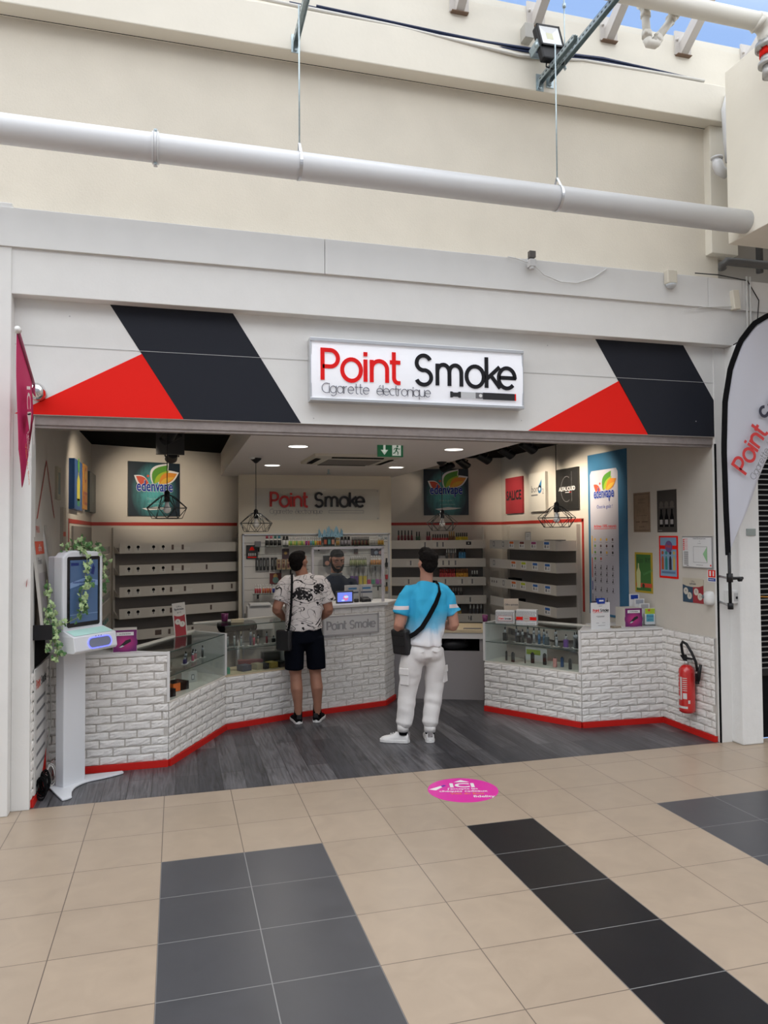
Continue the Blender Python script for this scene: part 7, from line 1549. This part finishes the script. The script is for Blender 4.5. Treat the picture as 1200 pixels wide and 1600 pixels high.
# ---- shop assistant behind the counter ---------------------------------------
M3 = (1.735, 2.82, 0)
t = thing('person', 'bearded shop assistant in a dark sweater looking down behind the clear screen', 'person', M3)
b = MB(); HC = (.0, -.06, 1.515)
head(b, HC, 4, 24)
limb(b, [(0, .0, 1.28, .066, .062), (0, -.005, 1.38, .060, .060), (0, -.035, 1.47, .058, .062)], (1, 0, 0))
limb(b, [(0, .0, .80, .150, .11), (0, .0, 1.0, .150, .11), (0, .0, 1.20, .160, .110), (0, .0, 1.28, .145, .09)], (1, 0, 0), 24, 2.3)
limb(b, [(-.09, .0, .82, .09, .10), (-.10, .0, .46, .06, .06), (-.10, .0, .06, .04, .045)], (1, 0, 0)); limb(b, [(.09, .0, .82, .09, .10), (.10, .0, .46, .06, .06), (.10, .0, .06, .04, .045)], (1, 0, 0))
for s_ in (-1, 1):
    sh, el, wr_ = (s_ * .19, .0, 1.27), (s_ * .235, -.03, 1.045), (s_ * .07, -.16, .985)
    limb(b, [(*sh, .05, .05), (*el, .042, .042)], (0, 1, 0)); limb(b, [(*el, .042, .042), (*wr_, .028, .023)], (0, 0, 1)); hand(b, wr_, (-s_ * .7, -.6, 0), (0, .2, -1), s_, 28)
solid(b, 'body', t, skin1, .006, 4)
b = MB(); hair_cap(b, HC, 4, 24, [((0, .022, .048), (.0785, .088, .072)), ((0, .045, .01), (.074, .062, .058)), ((0, -.034, .080), (.056, .040, .028)), ((.066, .0, .01), (.014, .022, .03)), ((-.066, .0, .01), (.014, .022, .03))])
solid(b, 'hair', t, hairm, .006, 3, .002, 60)
b = MB(hairm); b.T = Matrix.Translation(Vector(HC)) @ Matrix.Rotation(R(4), 4, 'Z') @ Matrix.Rotation(R(24), 4, 'X')
limb(b, [(-.064, -.015, -.005, .012, .016), (-.058, -.040, -.050, .016, .020), (-.034, -.070, -.088, .020, .020), (0, -.082, -.098, .022, .020), (.034, -.070, -.088, .020, .020), (.058, -.040, -.050, .016, .020), (.064, -.015, -.005, .012, .016)], (0, 0, 1), 12)
limb(b, [(-.030, -.085, -.045, .006, .006), (0, -.097, -.036, .008, .007), (.030, -.085, -.045, .006, .006)], (0, 0, 1), 10)
solid(b, 'beard', t, hairm, .005, 3)
b = MB(hairm); b.T = Matrix.Translation(Vector(HC)) @ Matrix.Rotation(R(4), 4, 'Z') @ Matrix.Rotation(R(24), 4, 'X')
T_ = b.T
for s_ in (-1, 1): b = MB(hairm); b.T = T_; b.tube([(s_ * .012, -.091, .036), (s_ * .032, -.090, .044), (s_ * .054, -.074, .038)], [.004, .006, .003], 8).build('eyebrow', t)
b = MB(mat('eyelid_shadow', (.16, .075, .05), .6)); b.T = Matrix.Translation(Vector(HC)) @ Matrix.Rotation(R(4), 4, 'Z') @ Matrix.Rotation(R(24), 4, 'X')
T_ = b.T
for s_ in (-1, 1): b = MB(mat('eyelid_shadow')); b.T = T_; b.ball((s_ * .032, -.079, .016), (.017, .008, .008), 12, 8).build('eye', t)
sw = mat('dark_sweater', (.010, .015, .028), .9, bump=.2, bscale=60, spec=.08)
b = MB(); limb(b, [(0, .005, .84, .172, .13), (0, .0, 1.0, .170, .128), (0, .0, 1.15, .178, .128), (0, .0, 1.24, .175, .112), (0, .0, 1.30, .125, .09), (0, -.002, 1.345, .078, .072)], (1, 0, 0), 26, 2.4, False)
for s_ in (-1, 1):
    limb(b, [(s_ * .165, .0, 1.265, .066, .068), (s_ * .212, -.02, 1.15, .060, .062), (s_ * .240, -.035, 1.045, .056, .056)], (0, 1, 0), 20); limb(b, [(s_ * .240, -.035, 1.045, .056, .054), (s_ * .16, -.10, 1.01, .048, .046), (s_ * .09, -.15, .99, .036, .034)], (0, 0, 1), 20)
solid(b, 'sweater', t, sw, .007, 4, .006, 9)
b = MB(mat('crest_gold', (.10, .085, .05), .6)); b.T = Matrix.Translation((.075, -.129, 1.16)); b.disc(0, 0, .026, 0, 20); b.build('chest_crest', t)
b = MB(mat('sweater_collar', (.07, .08, .09), .8)); b.lathe([(.066, 1.335), (.070, 1.372), (.062, 1.372)], 20, (0, -.004, 0)); b.build('collar', t)
b = MB(); limb(b, [(0, .01, .90, .160, .12), (0, .01, .80, .165, .125)], (1, 0, 0), 22, 2.3); limb(b, [(-.09, .0, .82, .10, .11), (-.10, .0, .46, .075, .08), (-.10, .0, .09, .065, .07)], (1, 0, 0)); limb(b, [(.09, .0, .82, .10, .11), (.10, .0, .46, .075, .08), (.10, .0, .09, .065, .07)], (1, 0, 0)); solid(b, 'trousers', t, mat('black_shorts'), .012, 3)
shoe(t, -.10, .0, 180, black, blackmat, black, .26); shoe(t, .10, .0, 180, black, blackmat, black, .26)
